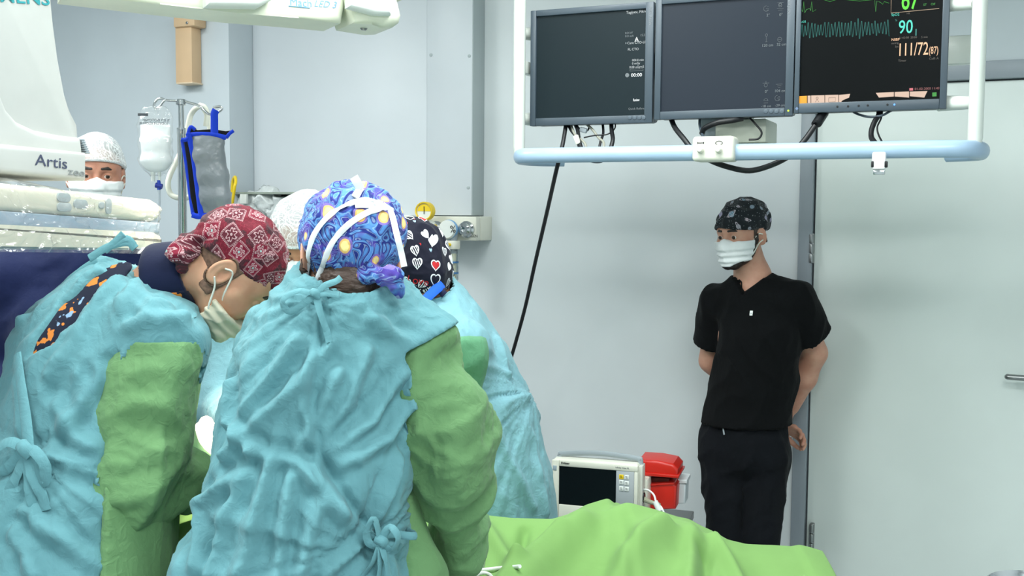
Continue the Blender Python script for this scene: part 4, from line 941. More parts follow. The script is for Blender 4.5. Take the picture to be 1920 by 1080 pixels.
band([(352, 252), (357, 238), (366, 243)], .005, d=DC); band([(424, 258), (431, 250), (438, 245)], .005, d=DC)

# ------------------------------------------------------------------ operating table, drape, bright towel
M_DRAPE = cloth('drape_green', (119, 158, 92), .85, .06, .04, .06)
ot = empty('operating_table', (.05, 2.40, 0), 'steel operating table with a dark pad, hidden beneath the green drape', 'operating table')
box_obj('pad', (.05, 2.38, .80), (1.36, .46, .07), plastic('pad_black', (30, 32, 36), .5), ot, bev=.02); box_obj('top_frame', (.05, 2.38, .745), (1.36, .44, .04), M_STEEL, ot, bev=.005)
box_obj('column', (.05, 2.38, .42), (.26, .26, .62), M_STEEL, ot, bev=.02); box_obj('base', (.05, 2.38, .06), (.9, .44, .12), M_STEEL, ot, bev=.02)
sil = [(640, 900), (700, 930), (760, 950), (870, 962), (905, 965), (960, 971), (1035, 973), (1065, 964), (1100, 947), (1130, 940), (1150, 938), (1185, 944), (1230, 955), (1275, 970), (1300, 978), (1330, 992), (1365, 1012), (1400, 1020), (1470, 1023), (1488, 1024), (1500, 1021), (1520, 1026), (1540, 1032)]
YR = 2.50
sx_ = np.array([P(x, y, YR)[0] for x, y in sil]); sz_ = np.array([P(x, y, YR)[2] for x, y in sil])
NX, NY = 330, 190
gx, gy = np.meshgrid(np.linspace(0, 1, NX), np.linspace(0, 1, NY), indexing='ij')
Xa, Xb = -.73, float(P(1545, 1030, YR)[0]) ; 
xw = np.interp(gx, [0, .12, .88, 1], [0, 0, 1, 1]); X_ = Xa + (Xb - Xa) * xw
yw = np.interp(gy, [0, .22, .80, 1], [0, 0, 1, 1]); Y_ = 2.10 + .57 * yw
def sstep(a, b, x): t = np.clip((x - a) / (b - a), 0, 1); return t * t * (3 - 2 * t)
zt_ = np.interp(X_, np.r_[-.70, -.5, sx_], np.r_[1.06, 1.10, sz_])
yn = (YR - Y_)
Z_ = zt_ - .16 * np.clip(yn, 0, 9) - .55 * np.clip(yn, 0, 9) ** 2 * sstep(-.1, .25, X_) - .9 * np.clip(-yn, 0, 9) ** 1.3
q3 = np.stack([X_.ravel(), Y_.ravel(), Z_.ravel() * 0 + .3], 1).astype(F32)
def dline(pts, w, sgn=1.0, asym=0.0):
    pp = [np.array([P(x, y, 2.35)[0], 0, 0]) for x, y in pts]
    Q = [onplane(x, y, (0, 0, .95), ZV) for x, y in pts]; Q = [np.array([a[0], a[1], .3]) for a in Q]
    d = polydist(q3, Q).reshape(X_.shape); return sgn * np.exp(-(d / w) ** 2)
fold = .034 * dline([(1150, 942), (1090, 985), (1020, 1030), (960, 1075)], .040) + .022 * dline([(1150, 945), (1170, 1000), (1200, 1080)], .016, -1) * .5
fold += .030 * dline([(1290, 975), (1310, 1020), (1290, 1075)], .030) + .030 * dline([(1245, 1000), (1180, 1030), (1120, 1080)], .035) - .030 * dline([(1320, 1010), (1325, 1045), (1312, 1075)], .016)
fold += .026 * dline([(1345, 995), (1400, 1035), (1470, 1050), (1520, 1040)], .022) + .020 * dline([(905, 985), (965, 1040)], .022) + .020 * dline([(1040, 1000), (965, 1040), (930, 1070)], .022) - .020 * dline([(985, 985), (968, 1035)], .012)
fold += .028 * dline([(1392, 1060), (1430, 1052), (1480, 1062)], .02) - .03 * dline([(1478, 1035), (1490, 1055), (1520, 1080)], .014) + .035 * dline([(1496, 1030), (1525, 1055)], .022)
wv_ = warp(q3, 4, .06, 3); cr = .010 * crease(along(wv_, (.6, -.8, 0), 3) * 5, 5) + .004 * crease(along(wv_, (-.5, -.8, 0), 2) * 11, 7) + .008 * noise(q3 * 4, 9)
Z_ = Z_ + (fold * 1.5 + cr.reshape(X_.shape) - .012) * (1 - .7 * np.exp(-((Y_ - YR) / .05) ** 2))
_r = np.stack([X_.ravel(), Y_.ravel(), Z_.ravel()], 1) - CAM; _d = _r @ FW; _px = (960 + FPX * (_r @ RT) / _d).reshape(X_.shape); _py = (540 - FPX * (_r @ UP) / _d).reshape(X_.shape)
_j = _py.argmin(1); _i = np.arange(NX); _err = _py[_i, _j] - np.interp(_px[_i, _j], [a for a, b in sil], [b for a, b in sil]); _err = np.convolve(np.pad(_err, 3, 'edge'), np.ones(7) / 7, 'valid')
Z_ = Z_ + np.where(_px[_i, _j] > 850, _err, 0)[:, None] * YR / FPX * 1.0
side = np.maximum(np.maximum(np.clip((.22 - gy) / .22, 0, 1), np.clip((gy - .80) / .20, 0, 1)), np.maximum(np.clip((.12 - gx) / .12, 0, 1), np.clip((gx - .88) / .12, 0, 1)))
hang = .55; flare = .06 * side ** 2 + .03 * np.sin(X_ * 38 + Y_ * 31) * side
Y_ = Y_ - np.where(gy < .22, flare, 0) + np.where(gy > .8, flare, 0); X_ = X_ - np.where((gx < .12), flare, 0) + np.where(gx > .88, flare * 1.2, 0)
Z_ = Z_ - hang * np.clip(side, 0, 1) ** 1.15
Vd = np.stack([X_.ravel(), Y_.ravel(), Z_.ravel()], 1); ii = np.arange(NX * NY).reshape(NX, NY); Qd = np.stack([ii[:-1, :-1], ii[1:, :-1], ii[1:, 1:], ii[:-1, 1:]], -1).reshape(-1, 4)
drp = link('surgical_drape', np_mesh('surgical_drape', Vd, Qd), None, M_DRAPE, (.05, 2.4, .5)); tag(drp, 'bright green cloth drape humped over the operating table', 'drape')
sm_ = drp.modifiers.new('s', 'SMOOTH'); sm_.factor = .5; sm_.iterations = 3
sd_ = drp.modifiers.new('t', 'SOLIDIFY'); sd_.thickness = .003; sd_.offset = -1
c = P(378, 830, 2.56).astype(F32)
o = sdf_obj('surgical_towel', U(.03, ell(c + V2(0, .02, -.07), (.10, .09, .10)), rc(c + V2(.0, .02, -.05), c + V2(.008, .02, .046), .060, .016)), c - .22, c + .22, .006, cloth('towel_white', (246, 236, 214), .9, .2), None, c - V2(0, 0, .15), disp=crumple(4, .8))
tag(o, 'brightly lit white towel mound at the operating site between two gowned surgeons', 'towel')

# ------------------------------------------------------------------ things at the near end of the drape
def Pz(x, y, z): return onplane(x, y, (0, 0, z), ZV)
def surfz(x, y):
    k = np.argmin((Vd[:, 0] - x) ** 2 + (Vd[:, 1] - y) ** 2 + np.where(side.ravel() > .02, 9, 0)); return float(Vd[k, 2])
def ondrape(x, y, up=.006):
    p = Pz(x, y, .95)
    for _ in range(6): p = Pz(x, y, surfz(p[0], p[1]) + up)
    return p
o = tube_obj('white_tubing', [ondrape(x, y) for x, y in ((880, 1084), (886, 1076), (898, 1070), (930, 1066), (975, 1062))], .0042, M_WHITE, n=8, sm=5, origin=ondrape(930, 1066)); tag(o, 'white tubing curling out over the drape beside the gloved hand', 'tubing')
o = tube_obj('white_tubing', [ondrape(x, y, .010) for x, y in ((884, 1090), (892, 1080), (905, 1074), (918, 1078), (926, 1090))], .0042, M_WHITE, n=8, sm=5, origin=ondrape(905, 1080)); tag(o, 'short white tubing loop at the bottom edge of the drape', 'tubing')
for x, lb in ((896, 'steel clamp tip standing on the drape by the white tubing'), (904, 'second steel clamp tip beside the white tubing on the drape')):
    p = ondrape(x, 1072, .0); o = tube_obj('clamp_tip', [p, p + np.array([.004, .004, .022]), p + np.array([.006, .006, .030])], (.004, .0026), M_CHROME, n=8, sm=3, origin=p); tag(o, lb, 'clamp')
# instrument trolley at the near corner
tz = 1.055
it = empty('instrument_trolley', (.78, 1.66, 0), 'steel instrument trolley at the near corner beyond the end of the drape', 'trolley')
box_obj('tray_top', (.78, 1.63, tz - .012), (.50, .26, .02), M_STEEL, it, bev=.004)
for sx in (-.22, .22):
    for sy in (-.1, .1): tube_obj('leg', [np.array([.78 + sx, 1.63 + sy, .0]), np.array([.78 + sx, 1.63 + sy, tz - .02])], .012, M_CHROME, it, 10, 1)
box_obj('lower_shelf', (.78, 1.63, .30), (.46, .22, .015), M_STEEL, it, bev=.004)
bwl = P(1932, 1098, 1.62); bm = bmesh.new(); lathe(bm, [(.0001, .0), (.03, .0), (.04, .006), (.055, .03), (.060, .056), (.063, .058), (.060, .060), (.052, .036), (.035, .010), (.0001, .006)], frame((bwl[0], bwl[1], tz - .001), (1, 0, 0), (0, 1, 0), ZV), 32); o = fin(bm, 'steel_bowl', M_CHROME, origin=(bwl[0], bwl[1], tz)); tag(o, 'small polished steel bowl in the lower right corner', 'bowl')
q = P(1662, 1086, 1.60); o = box_obj('gauze_packet', (q[0], q[1], tz + .011), (.062, .04, .024), M_WHITE, bev=.004, origin=(q[0], q[1], tz)); tag(o, 'white gauze packet at the bottom edge beside the trolley', 'packet')
q = P(1745, 1088, 1.60); bm = bmesh.new(); lathe(bm, [(.0001, 0), (.010, 0), (.011, .004), (.011, .018), (.008, .024), (.0001, .026)], frame((q[0], q[1], tz - .001), (1, 0, 0), (0, 1, 0), ZV), 18); o = fin(bm, 'teal_cap', plastic('teal_plastic', (60, 190, 170), .4), origin=(q[0], q[1], tz)); tag(o, 'small round teal cap at the bottom edge beside the white packet', 'cap')

# ------------------------------------------------------------------ bedside monitor on the steel table
DM = 3.5
mu = nrm((math.cos(R(17)), -math.sin(R(17)), 0)); mn = np.array([-math.sin(R(17)), -math.cos(R(17)), 0]); MP = P(1035, 985, DM); MF = frame(MP, mu, ZV, mn)
def mq(x, y, n=0.0): q = onplane(x, y, MP + mn * n, mn) - MP; return float(q @ mu), float(q[2])
tt = MP[2] + .0
tb = empty('steel_side_table', (MP[0] + .2, MP[1] + .1, 0), 'steel side table at the wall carrying the bedside monitor and red bins', 'side table')
wid = float((onplane(1295, 950, MP, mn) - MP) @ mu)
def mbox(x0, x1, n0, n1, z0, z1, name, mat, par, bev=.003, seg=2):
    return box_obj(name, ((x0 + x1) / 2, (z0 + z1) / 2, (n0 + n1) / 2), (x1 - x0, z1 - z0, abs(n1 - n0)), mat, par, MF, bev, seg)
mbox(-.12, wid - .03, -.33, .04, -.028, -.001, 'table_top', M_STEEL, tb, .003)
for a in (-.1, wid - .06):
    for b in (-.30, .01): mbox(a, a + .025, b, b + .025, -MP[2] + .0, -.028, 'leg', M_STEEL, tb, .003)
mbox(-.1, wid - .06, -.3, .02, -.45, -.43, 'lower_shelf', M_STEEL, tb, .003)
bmn = empty('bedside_monitor', MP, 'pale bedside patient monitor with a black blank screen on the steel table', 'monitor', None)
x0, _ = mq(1034, 900); x1, zt1 = mq(1196, 880); zt0 = mq(1036, 861)[1]; zt1 = zt0
mbox(x0, x1, -.075, -.0115, .001, zt0, 'case', M_CREAM, bmn, .010, 3)
sx0, sz1 = mq(1048, 874); sx1, sz0 = mq(1154, 955)
mbox(x0, sx0, -.012, 0, .001, zt0 - .002, 'bezel_side', M_CREAM, bmn, .003); mbox(sx0, x1, -.012, 0, sz1, zt0 - .002, 'bezel_top', M_CREAM, bmn, .003); mbox(sx0, x1, -.012, 0, .001, sz0, 'bezel_bottom', M_CREAM, bmn, .003)
mbox(sx1, x1 - .012, -.012, -.001, sz0, sz1, 'key_panel', plastic('panel_grey', (176, 182, 186), .4), bmn, .002); mbox(x1 - .012, x1, -.012, 0, sz0, sz1, 'bezel_side', M_CREAM, bmn, .003)
mbox(sx0 - .001, sx1, -.0105, -.004, sz0 - .001, sz1 + .001, 'screen', plastic('blank_screen', (8, 10, 12), .15), bmn, 0)
for i, (x, y) in enumerate(((1165, 894), (1175, 895), (1165, 904), (1175, 906), (1165, 916), (1175, 917))):
    a, b = mq(x, y); mbox(a - .0075, a + .0075, -.002, .0015, b - .0075, b + .0075, 'key', M_YELLOW if i == 0 else M_WHITE, bmn, .0015)
    bm = bmesh.new()
    for k in range(2): bx(bm, (a - .001 + .001 * k, b + .0025 - .004 * k, .0017), (.007, .0012, .0004), MF)
    fin(bm, 'key_mark', M_BLACK, bmn)
a, b = mq(1040, 876); mbox(a - .006, a + .007, -.001, .0012, b - .010, b + .006, 'side_label', plastic('label_blue_grey', (160, 176, 186), .5), bmn, .0005)
a, b = mq(1052, 868.5); text_obj('lettering', 'Dr\u00e4ger', .0100, MF @ Matrix.Translation((a, b - .002, .0006)), M_BLACK, bmn, align='LEFT', bold=.0002)
a, b = mq(1155, 876.5); text_obj('lettering', 'Infinity Vista XL', .0072, MF @ Matrix.Translation((a - .002, b - .002, .0006)), M_DARK, bmn, align='LEFT')
hz = mq(1050, 850, -.05)[1]
bm = bmesh.new(); ah, bh = mq(1050, 850, -.05)[0], mq(1201, 862, -.05)[0]
tube(bm, [np.array(MF @ Vector(v)) for v in ((ah, zt0 - .02, -.05), (ah, hz - .006, -.05), (ah + .012, hz, -.05), ((ah + bh) / 2, hz + .010, -.05), (bh - .012, hz + .002, -.05), (bh, hz - .006, -.05), (bh, zt0 - .02, -.05))], 0, 10, 5, (.009, .006, tuple(mn))); fin(bm, 'carry_handle', M_GREYP, bmn)
mbox(x1 - .001, x1 + .012, -.072, -.02, .004, zt0 - .006, 'side_panel', plastic('side_cream', (205, 206, 196), .45), bmn, .003)
for k in range(9): mbox(x1 + .0115, x1 + .013, -.064, -.028, .02 + k * .014, .026 + k * .014, 'vent_slot', M_GREYP, bmn, .0005)
mbox(x1 - .03, x1 + .02, -.15, -.075, .001, zt0 * .72, 'rear_block', M_CREAM, bmn, .006)
a, b = mq(1208, 935, -.03); lathe_obj('socket', [(.016, 0), (.016, .004), (.010, .005), (.0001, .004)], M_BLACK, bmn, frame(np.array(MF @ Vector((x1 + .012, b, -.045))), -mn, ZV, mu), 16)
def mt(x, y, n): q = mq(x, y, n); return np.array(MF @ Vector((q[0], q[1], n)))
o = tube_obj('white_lead', [mt(1203, 918, -.05), mt(1215, 919, -.03), mt(1226, 928, -.02), mt(1231, 944, -.01), mt(1239, 950, 0), mt(1245, 962, .01), mt(1247, 972, .012)], .0034, M_WHITE, n=8, sm=5, origin=mt(1245, 965, .01)); tag(o, 'white lead curving from the bedside monitor to its connector', 'lead')
bm = bmesh.new(); tube(bm, [mt(1208, 936, -.04), mt(1216, 940, -.03), mt(1228, 944, -.015), mt(1237, 946, -.005)], (.009, .0055), 10, 3); o = fin(bm, 'grey_plug', plastic('plug_olive', (160, 162, 140), .45), origin=mt(1216, 940, -.03)); tag(o, 'grey plug stuck into the side socket of the bedside monitor', 'plug')
bm = bmesh.new(); tube(bm, [mt(1228, 940, .002), mt(1237, 958, .006)], (.009, .010), 12, 1); o = fin(bm, 'white_connector', M_WHITE, origin=mt(1233, 950, .004)); tag(o, 'white round connector hanging in front of the red bin', 'connector')
# red bins
bn = empty('sharps_bin', mt(1236, 952, -.15), 'red sharps bin with its lid half open behind the bedside monitor', 'bin')
NB = -.14
def mprism(name, px, n0, n1, mat, par, bev=.006): return prism_obj(name, [mq(x, y, n1) for x, y in px], n0, n1, MF, mat, par, bev, 3)
mprism('bin_body', [(1200, 957), (1266, 955), (1268, 912), (1262, 906), (1204, 910)], -.26, NB, M_RED, bn, .008)
mprism('bin_rim', [(1198, 913), (1264, 909), (1264, 905), (1198, 909)], -.265, NB + .004, M_RED, bn, .002)
mprism('lid', [(1196, 888), (1270, 894), (1271, 880), (1262, 870), (1232, 864), (1198, 862)], -.255, NB + .01, M_RED, bn, .010)
mprism('lid_rim', [(1194, 891), (1272, 897), (1273, 892), (1194, 885)], -.27, NB + .018, M_RED, bn, .002)
mprism('flap', [(1222, 908), (1252, 906), (1256, 897), (1220, 895)], -.25, NB - .02, plastic('dark_red', (96, 30, 26), .4), bn, .003)
bxo = empty('white_box', mt(1280, 950, -.22), 'white translucent box on the table corner behind the red bin', 'box')
mprism('tub', [(1256, 945), (1284, 945), (1286, 908), (1256, 906)], -.30, -.22, plastic('milky_plastic', (214, 222, 226), .3), bxo, .006); mprism('tub_lid', [(1250, 907), (1288, 907), (1288, 900), (1250, 897)], -.305, -.215, plastic('milky_lid', (222, 228, 230), .3), bxo, .003)

# ------------------------------------------------------------------ small trolley seen between the surgeons
DT = 3.72
tx = P(405, 645, DT)
st = empty('supply_cart', (tx[0], tx[1], 0), 'white topped supply cart seen between the two gowned surgeons', 'cart')
box_obj('cart_top', (tx[0], tx[1] + .1, tx[2] - .01), (.20, .3, .035), M_WHITE, st, bev=.008)
box_obj('drawer', (tx[0], tx[1] + .1, tx[2] - .11), (.19, .28, .15), plastic('drawer_blue', (60, 120, 200), .4), st, bev=.006); box_obj('cart_body', (tx[0], tx[1] + .1, (tx[2] - .19) / 2), (.19, .28, tx[2] - .19), M_WHITE, st, bev=.006)
b = P(404, 718, 3.36); o = empty('purple_bottle', (b[0], b[1], 0.0), 'purple bottle on a stand beside the bright operating site', 'bottle')
lathe_obj('bottle_body', [(.0001, b[2] - .10), (.032, b[2] - .10), (.034, b[2] - .08), (.034, b[2] + .03), (.018, b[2] + .055), (.0001, b[2] + .056)], plastic('purple_plastic', (90, 60, 170), .4), o, frame((b[0], b[1], 0), (1, 0, 0), (0, 1, 0), ZV), 18)
lathe_obj('nozzle', [(.006, b[2] + .05), (.006, b[2] + .13), (.009, b[2] + .135), (.009, b[2] + .15), (.0001, b[2] + .151)], M_BLACK, o, frame((b[0], b[1], 0), (1, 0, 0), (0, 1, 0), ZV), 12)
lathe_obj('stand', [(.10, 0), (.10, .02), (.015, .03), (.015, b[2] - .11), (.05, b[2] - .105), (.05, b[2] - .10)], M_STEEL, o, frame((b[0], b[1], 0), (1, 0, 0), (0, 1, 0), ZV), 18)
# ------------------------------------------------------------------ cloths and skin
def skin(name, col, **kw):
    m = Mat(name, col, .5, spec=.35, Subsurface_Weight=.12, Subsurface_Scale=.01, **kw)
    f = m.noise(22, 3); m.base(m.mix(f.step(.3, .75), tuple(min(1, c * 1.08) for c in m.col), (m.col[0] * .94, m.col[1] * .82, m.col[2] * .80)))
    m.bump(m.noise(260, 2), .06, .002); return m.m
M_SKIN_F = skin('skin_fair', (196, 150, 128)); M_SKIN_A = skin('skin_tan', (204, 156, 126)); M_SKIN_D = skin('skin_olive', (186, 134, 104)); M_SKIN_E = skin('skin_brown', (176, 126, 104)); M_SKIN_B = skin('skin_light', (206, 158, 132))
M_HAIR = Mat('dark_hair', (34, 26, 22), .5); M_HAIR.bump(M_HAIR.noise(260, 3, stretch=(1, 1, .25)), .5, .004); M_HAIR = M_HAIR.m
M_HAIRB = Mat('brown_hair', (62, 44, 34), .5); M_HAIRB.bump(M_HAIRB.noise(220, 3, stretch=(.3, 1, 1)), .5, .004); M_HAIRB = M_HAIRB.m
M_STUB = Mat('short_cropped_hair', (108, 82, 66), .7); M_STUB.vary(.25, 120, 2); M_STUB = M_STUB.m
M_GOWN = cloth('gown_teal', (100, 150, 158), .78, .45, .05, .1); M_GOWNC = cloth('gown_light_teal', (122, 168, 178), .8, .45, .05, .1)
M_SLEEVE = cloth('gown_green', (104, 144, 98), .8, .5, .05, .1); M_SLEEVE2 = cloth('gown_deep_green', (90, 144, 108), .8, .3, .05, .1)
M_GLOVE = plastic('latex_glove', (222, 204, 176), .45)
M_SCRUB = cloth('black_scrubs', (6, 8, 10), .9, .25, .1, .02); M_PANTS = cloth('dark_scrub_trousers', (12, 15, 20), .9, .25, .1, .02)
M_NAVY = cloth('navy_apron', (14, 26, 66), .7, .2); M_MASK = cloth('mask_white', (232, 236, 236), .85, .06, .02, .1); M_LOOP = cloth('ear_loop_white', (226, 226, 214), .8, .05)
M_TIE = cloth('tie_white', (226, 230, 232), .8, .1)
M_NET = bpy.data.materials.new('bouffant_net'); M_NET.use_nodes = True
def _net():
    m = Mat('bouffant_net_tmp', (236, 240, 240), .7, spec=.2); uvn = m.coord('UV')
    w = m.noise(9, 2, uvn, out=1); q = m.n('Mix', data_type='RGBA'); q.inputs[0].default_value = .18; m.t.links.new(uvn, q.inputs[6]); m.t.links.new(w.k, q.inputs[7])
    v = m.n('TexVoronoi', feature='DISTANCE_TO_EDGE'); v.inputs['Scale'].default_value = 78; m.t.links.new(q.outputs[2], v.inputs['Vector'])
    v2 = m.n('TexVoronoi', feature='DISTANCE_TO_EDGE'); v2.inputs['Scale'].default_value = 150; m.t.links.new(q.outputs[2], v2.inputs['Vector'])
    l = (X(m.t, v.outputs[0]).step(.10, .02) * .9).max(X(m.t, v2.outputs[0]).step(.09, .02) * .6) * .55 + .40
    m.t.links.new(l.k, m.b.inputs['Alpha']); m.m.name = 'bouffant_net'; return m.m
bpy.data.materials.remove(M_NET); M_NET = _net()

# ---- printed cap cloths: flat prints in cap coordinates (metres)
def cells(m, scale, rnd, seed=(0, 0, 0)):
    uv = m.coord('UV'); mp = m.n('Mapping'); mp.inputs['Location'].default_value = seed; m.t.links.new(uv, mp.inputs[0])
    v = m.n('TexVoronoi', voronoi_dimensions='2D', feature='F1'); v.inputs['Scale'].default_value = scale; v.inputs['Randomness'].default_value = rnd; m.t.links.new(mp.outputs[0], v.inputs['Vector'])
    s = m.n('VectorMath', operation='SUBTRACT'); m.t.links.new(mp.outputs[0], s.inputs[0]); m.t.links.new(v.outputs['Position'], s.inputs[1])
    x = m.n('SeparateXYZ'); m.t.links.new(s.outputs[0], x.inputs[0]); c = m.n('SeparateColor'); m.t.links.new(v.outputs['Color'], c.inputs[0])
    return X(m.t, x.outputs[0]) * scale, X(m.t, x.outputs[1]) * scale, X(m.t, c.outputs[0]), X(m.t, c.outputs[1]), X(m.t, c.outputs[2]), mp.outputs[0]
def rot(x, y, a):
    c, s = (a + math.pi / 2).sin(), a.sin(); return x * c - y * s, x * s + y * c
def bandm(v, c, w): return (v - c).abs() < w
def cap_mat(name, col): return Mat(name, col, .8, spec=.2, Sheen_Weight=.1)
def bandana():
    m = cap_mat('bandana_print', (102, 22, 38)); x, y, r0, r1, r2, v = cells(m, 26, .55); a = r0 * 6.28; x, y = rot(x, y, a)
    sq = x.abs().max(y.abs()); rad = (x * x + y * y).sqrt(); th = y.atan2(x)
    dash = ((x - y) * 70).sin() > -.5
    fl = rad - ((th * 6).sin() * .06 + .20)
    g = m.noise(60, 2, v); blot = m.noise(26, 2, v)
    base = m.mix(blot.step(.50, .56), m.col, lin((62, 34, 40))); base = m.mix((m.noise(120, 2, v) - .5).abs().step(.03, .0) * .35, base, lin((170, 60, 80)))
    inner = m.mix(r1 > .5, lin((92, 34, 46)), lin((120, 26, 48))); on = (r2 > .12)
    c = m.mix((sq < .40) * on, base, inner); PALE = lin((182, 150, 152)); c = m.mix(bandm(sq, .38, .022) * dash * on, c, PALE); c = m.mix(bandm(sq, .33, .008) * on, c, lin((168, 130, 134)))
    c = m.mix(bandm(fl, 0, .028) * on, c, PALE); c = m.mix(bandm(fl, -.09, .016) * on * (r1 > .4), c, lin((196, 160, 164))); c = m.mix((rad < .055) * on, c, m.mix(r1 > .5, PALE, lin((150, 184, 180))))
    c = m.mix((bandm(rad, .27, .03) * ((th * 4).sin() > .8)) * on, c, PALE)
    m.base(c); m.bump(g * .2 + (m.noise(24, 3, dist=1) - .5).abs() * -1.2, .25, .01); return m.m
def swirls():
    m = cap_mat('swirl_print', (50, 84, 168)); uv = m.coord('UV')
    w = m.noise(21, 2, uv, 1.0); k = (w * 60).sin() * .5 + .5; n2 = m.noise(30, 3, uv); 
    c = m.mix(k.step(.2, .8), lin((36, 50, 128)), lin((84, 138, 200))); c = m.mix((n2.step(.52, .62)) * .8, c, lin((86, 66, 160))); c = m.mix(((w * 120).sin() > .86) * .40, c, lin((176, 202, 226))); c = m.mix(m.noise(50, 2, uv).step(.66, .72) * .8, c, lin((28, 34, 92)))
    x, y, r0, r1, r2, v = cells(m, 21, .8, (.3, .1, 0)); rad = (x * x * 1.5 + y * y).sqrt() + (m.noise(70, 2, uv) - .5) * .10; on = r0 > .22; R_ = r1 * .12 + .14
    c = m.mix(((rad - R_ - .07) < 0) * on, c, lin((120, 104, 176))); c = m.mix(((rad - R_) < 0) * on, c, lin((224, 184, 112))); c = m.mix(((rad - R_ * .7) < 0) * on, c, lin((236, 222, 142)))
    m.base(c); m.bump((m.noise(26, 3, dist=1) - .5).abs() * -1.4, .3, .01); return m.m
def hearts():
    m = cap_mat('heart_print', (16, 18, 36)); x, y, r0, r1, r2, v = cells(m, 27, .75, (.21, .37, 0)); x, y = rot(x, y, (r0 - .5) * 1.6)
    ax = x.abs(); hy = y - ax.sqrt() * .42 + .06; h = (x * x * 1.25 + hy * hy * 1.2).sqrt(); big = r1 * .14 + .24
    W = lin((226, 228, 232)); c = m.mix((h < big) * (r2 < .35), m.col, W); c = m.mix(bandm(h, big, .035) * (r2 > .35), c, W)
    c = m.mix((h < big - .03) * (r2 > .35) * (r2 < .70) * (((x * 1.2 + y * .3) * 42).sin() > .25), c, W); c = m.mix((h < big - .06) * (r2 > .82), c, lin((180, 40, 44)))
    x2, y2, q0, q1, q2, _ = cells(m, 44, .9, (.7, .2, 0)); ax2 = x2.abs(); h2 = (x2 * x2 + (y2 - ax2.sqrt() * .4) * (y2 - ax2.sqrt() * .4)).sqrt(); c = m.mix((h2 < .16) * (q0 > .74) * (h > .45), c, m.mix(q1 > .5, lin((190, 44, 46)), lin((150, 180, 205))))
    m.base(c); m.bump((m.noise(20, 3, dist=1) - .5).abs() * -1.2, .25, .01); return m.m
def planets():
    m = cap_mat('planet_print', (24, 30, 34)); x, y, r0, r1, r2, v = cells(m, 27, .7, (.13, .5, 0)); rad = (x * x + y * y).sqrt(); R_ = r1 * .14 + .14; on = r2 > .30
    tone = m.mix(r0, lin((176, 160, 164)), lin((112, 150, 168))); tone = m.mix((r1 > .7) * .6, tone, lin((150, 140, 180))); st = ((y * 3 + x) * 14).sin() > .2
    xr, yr = rot(x, y, r0 * 3.0); ring = (xr * xr + yr * yr * 14).sqrt()
    c = m.mix(((rad - R_) < 0) * on, m.col, m.mix(st * .5, tone, lin((70, 80, 96)))); c = m.mix(bandm(ring, .40, .07) * (r2 > .62), c, lin((170, 164, 172)))
    x2, y2, q0, q1, q2, _ = cells(m, 120, 1.0); c = m.mix(((x2 * x2 + y2 * y2) < .014) * (q0 > .6), c, lin((150, 158, 162)))
    m.base(c); m.bump((m.noise(22, 3, dist=1) - .5).abs() * -1.2, .25, .01); return m.m
def feathers():
    m = cloth_m = cap_mat('navy_print', (16, 22, 44)); m._tc = m.n('TexCoord'); ob = m.coord('Object'); x = m.noise(40, 2, ob); 
    c = m.mix(x.step(.58, .60), m.col, lin((206, 124, 50))); c = m.mix(m.noise(40, 2, ob, stretch=(1, 1, .5)).step(.66, .68), c, lin((130, 160, 190))); m.base(c); return m.m
M_C_RED, M_C_SWIRL, M_C_HEART, M_C_PLANET, M_FEATH = bandana(), swirls(), hearts(), planets(), feathers()

# ---- body: torso, arms, legs in one smooth union; joints are places in the room
def limb(pts, rs, k=.02): return U(k, *[rc(a, b, ra, rb) for a, b, ra, rb in zip(pts, pts[1:], rs, rs[1:])])
def torso(pts, L, k=.05):
    """pts: (place, half-width, half-depth)"""
    Ls = L if isinstance(L, list) else [L] * (len(pts) - 1)
    return U(k, *[econe(a[0], b[0], a[1], a[2], b[1], b[2], l) for a, b, l in zip(pts, pts[1:], Ls)])
def foot(a, fwd): a = np.asarray(a, float); return U(.02, rc(a + np.array([0, 0, .05]), a + np.asarray(fwd) * .13 + np.array([0, 0, .035]), .042, .032), rc(a + np.array([0, 0, .04]) - np.asarray(fwd) * .04, a + np.array([0, 0, .05]), .036, .04))
def lohi(*fl, m=.12):
    q = np.array(fl, float); return q.min(0) - m, q.max(0) + m
def cap_shape(puff=1.0, zc=.03, tilt=.25, zoff=0, yc=0.0, squash=None):
    """cap over the skull; the brim plane runs through z=zc at the ears and rises by tilt towards the brow"""
    e = U(.03, ell((0, .022, .034), (.075 * puff, .076 * puff, .074)), ell((0, -.014, .040), (.083 * puff, .104 * puff, .092)), ell((0, -.035 + yc, .062 + zoff), (.084 * puff, .090 * puff, .070 * puff)))
    return lambda p: np.maximum(e(p), -(p[:, 2] - zc - tilt * p[:, 1]))
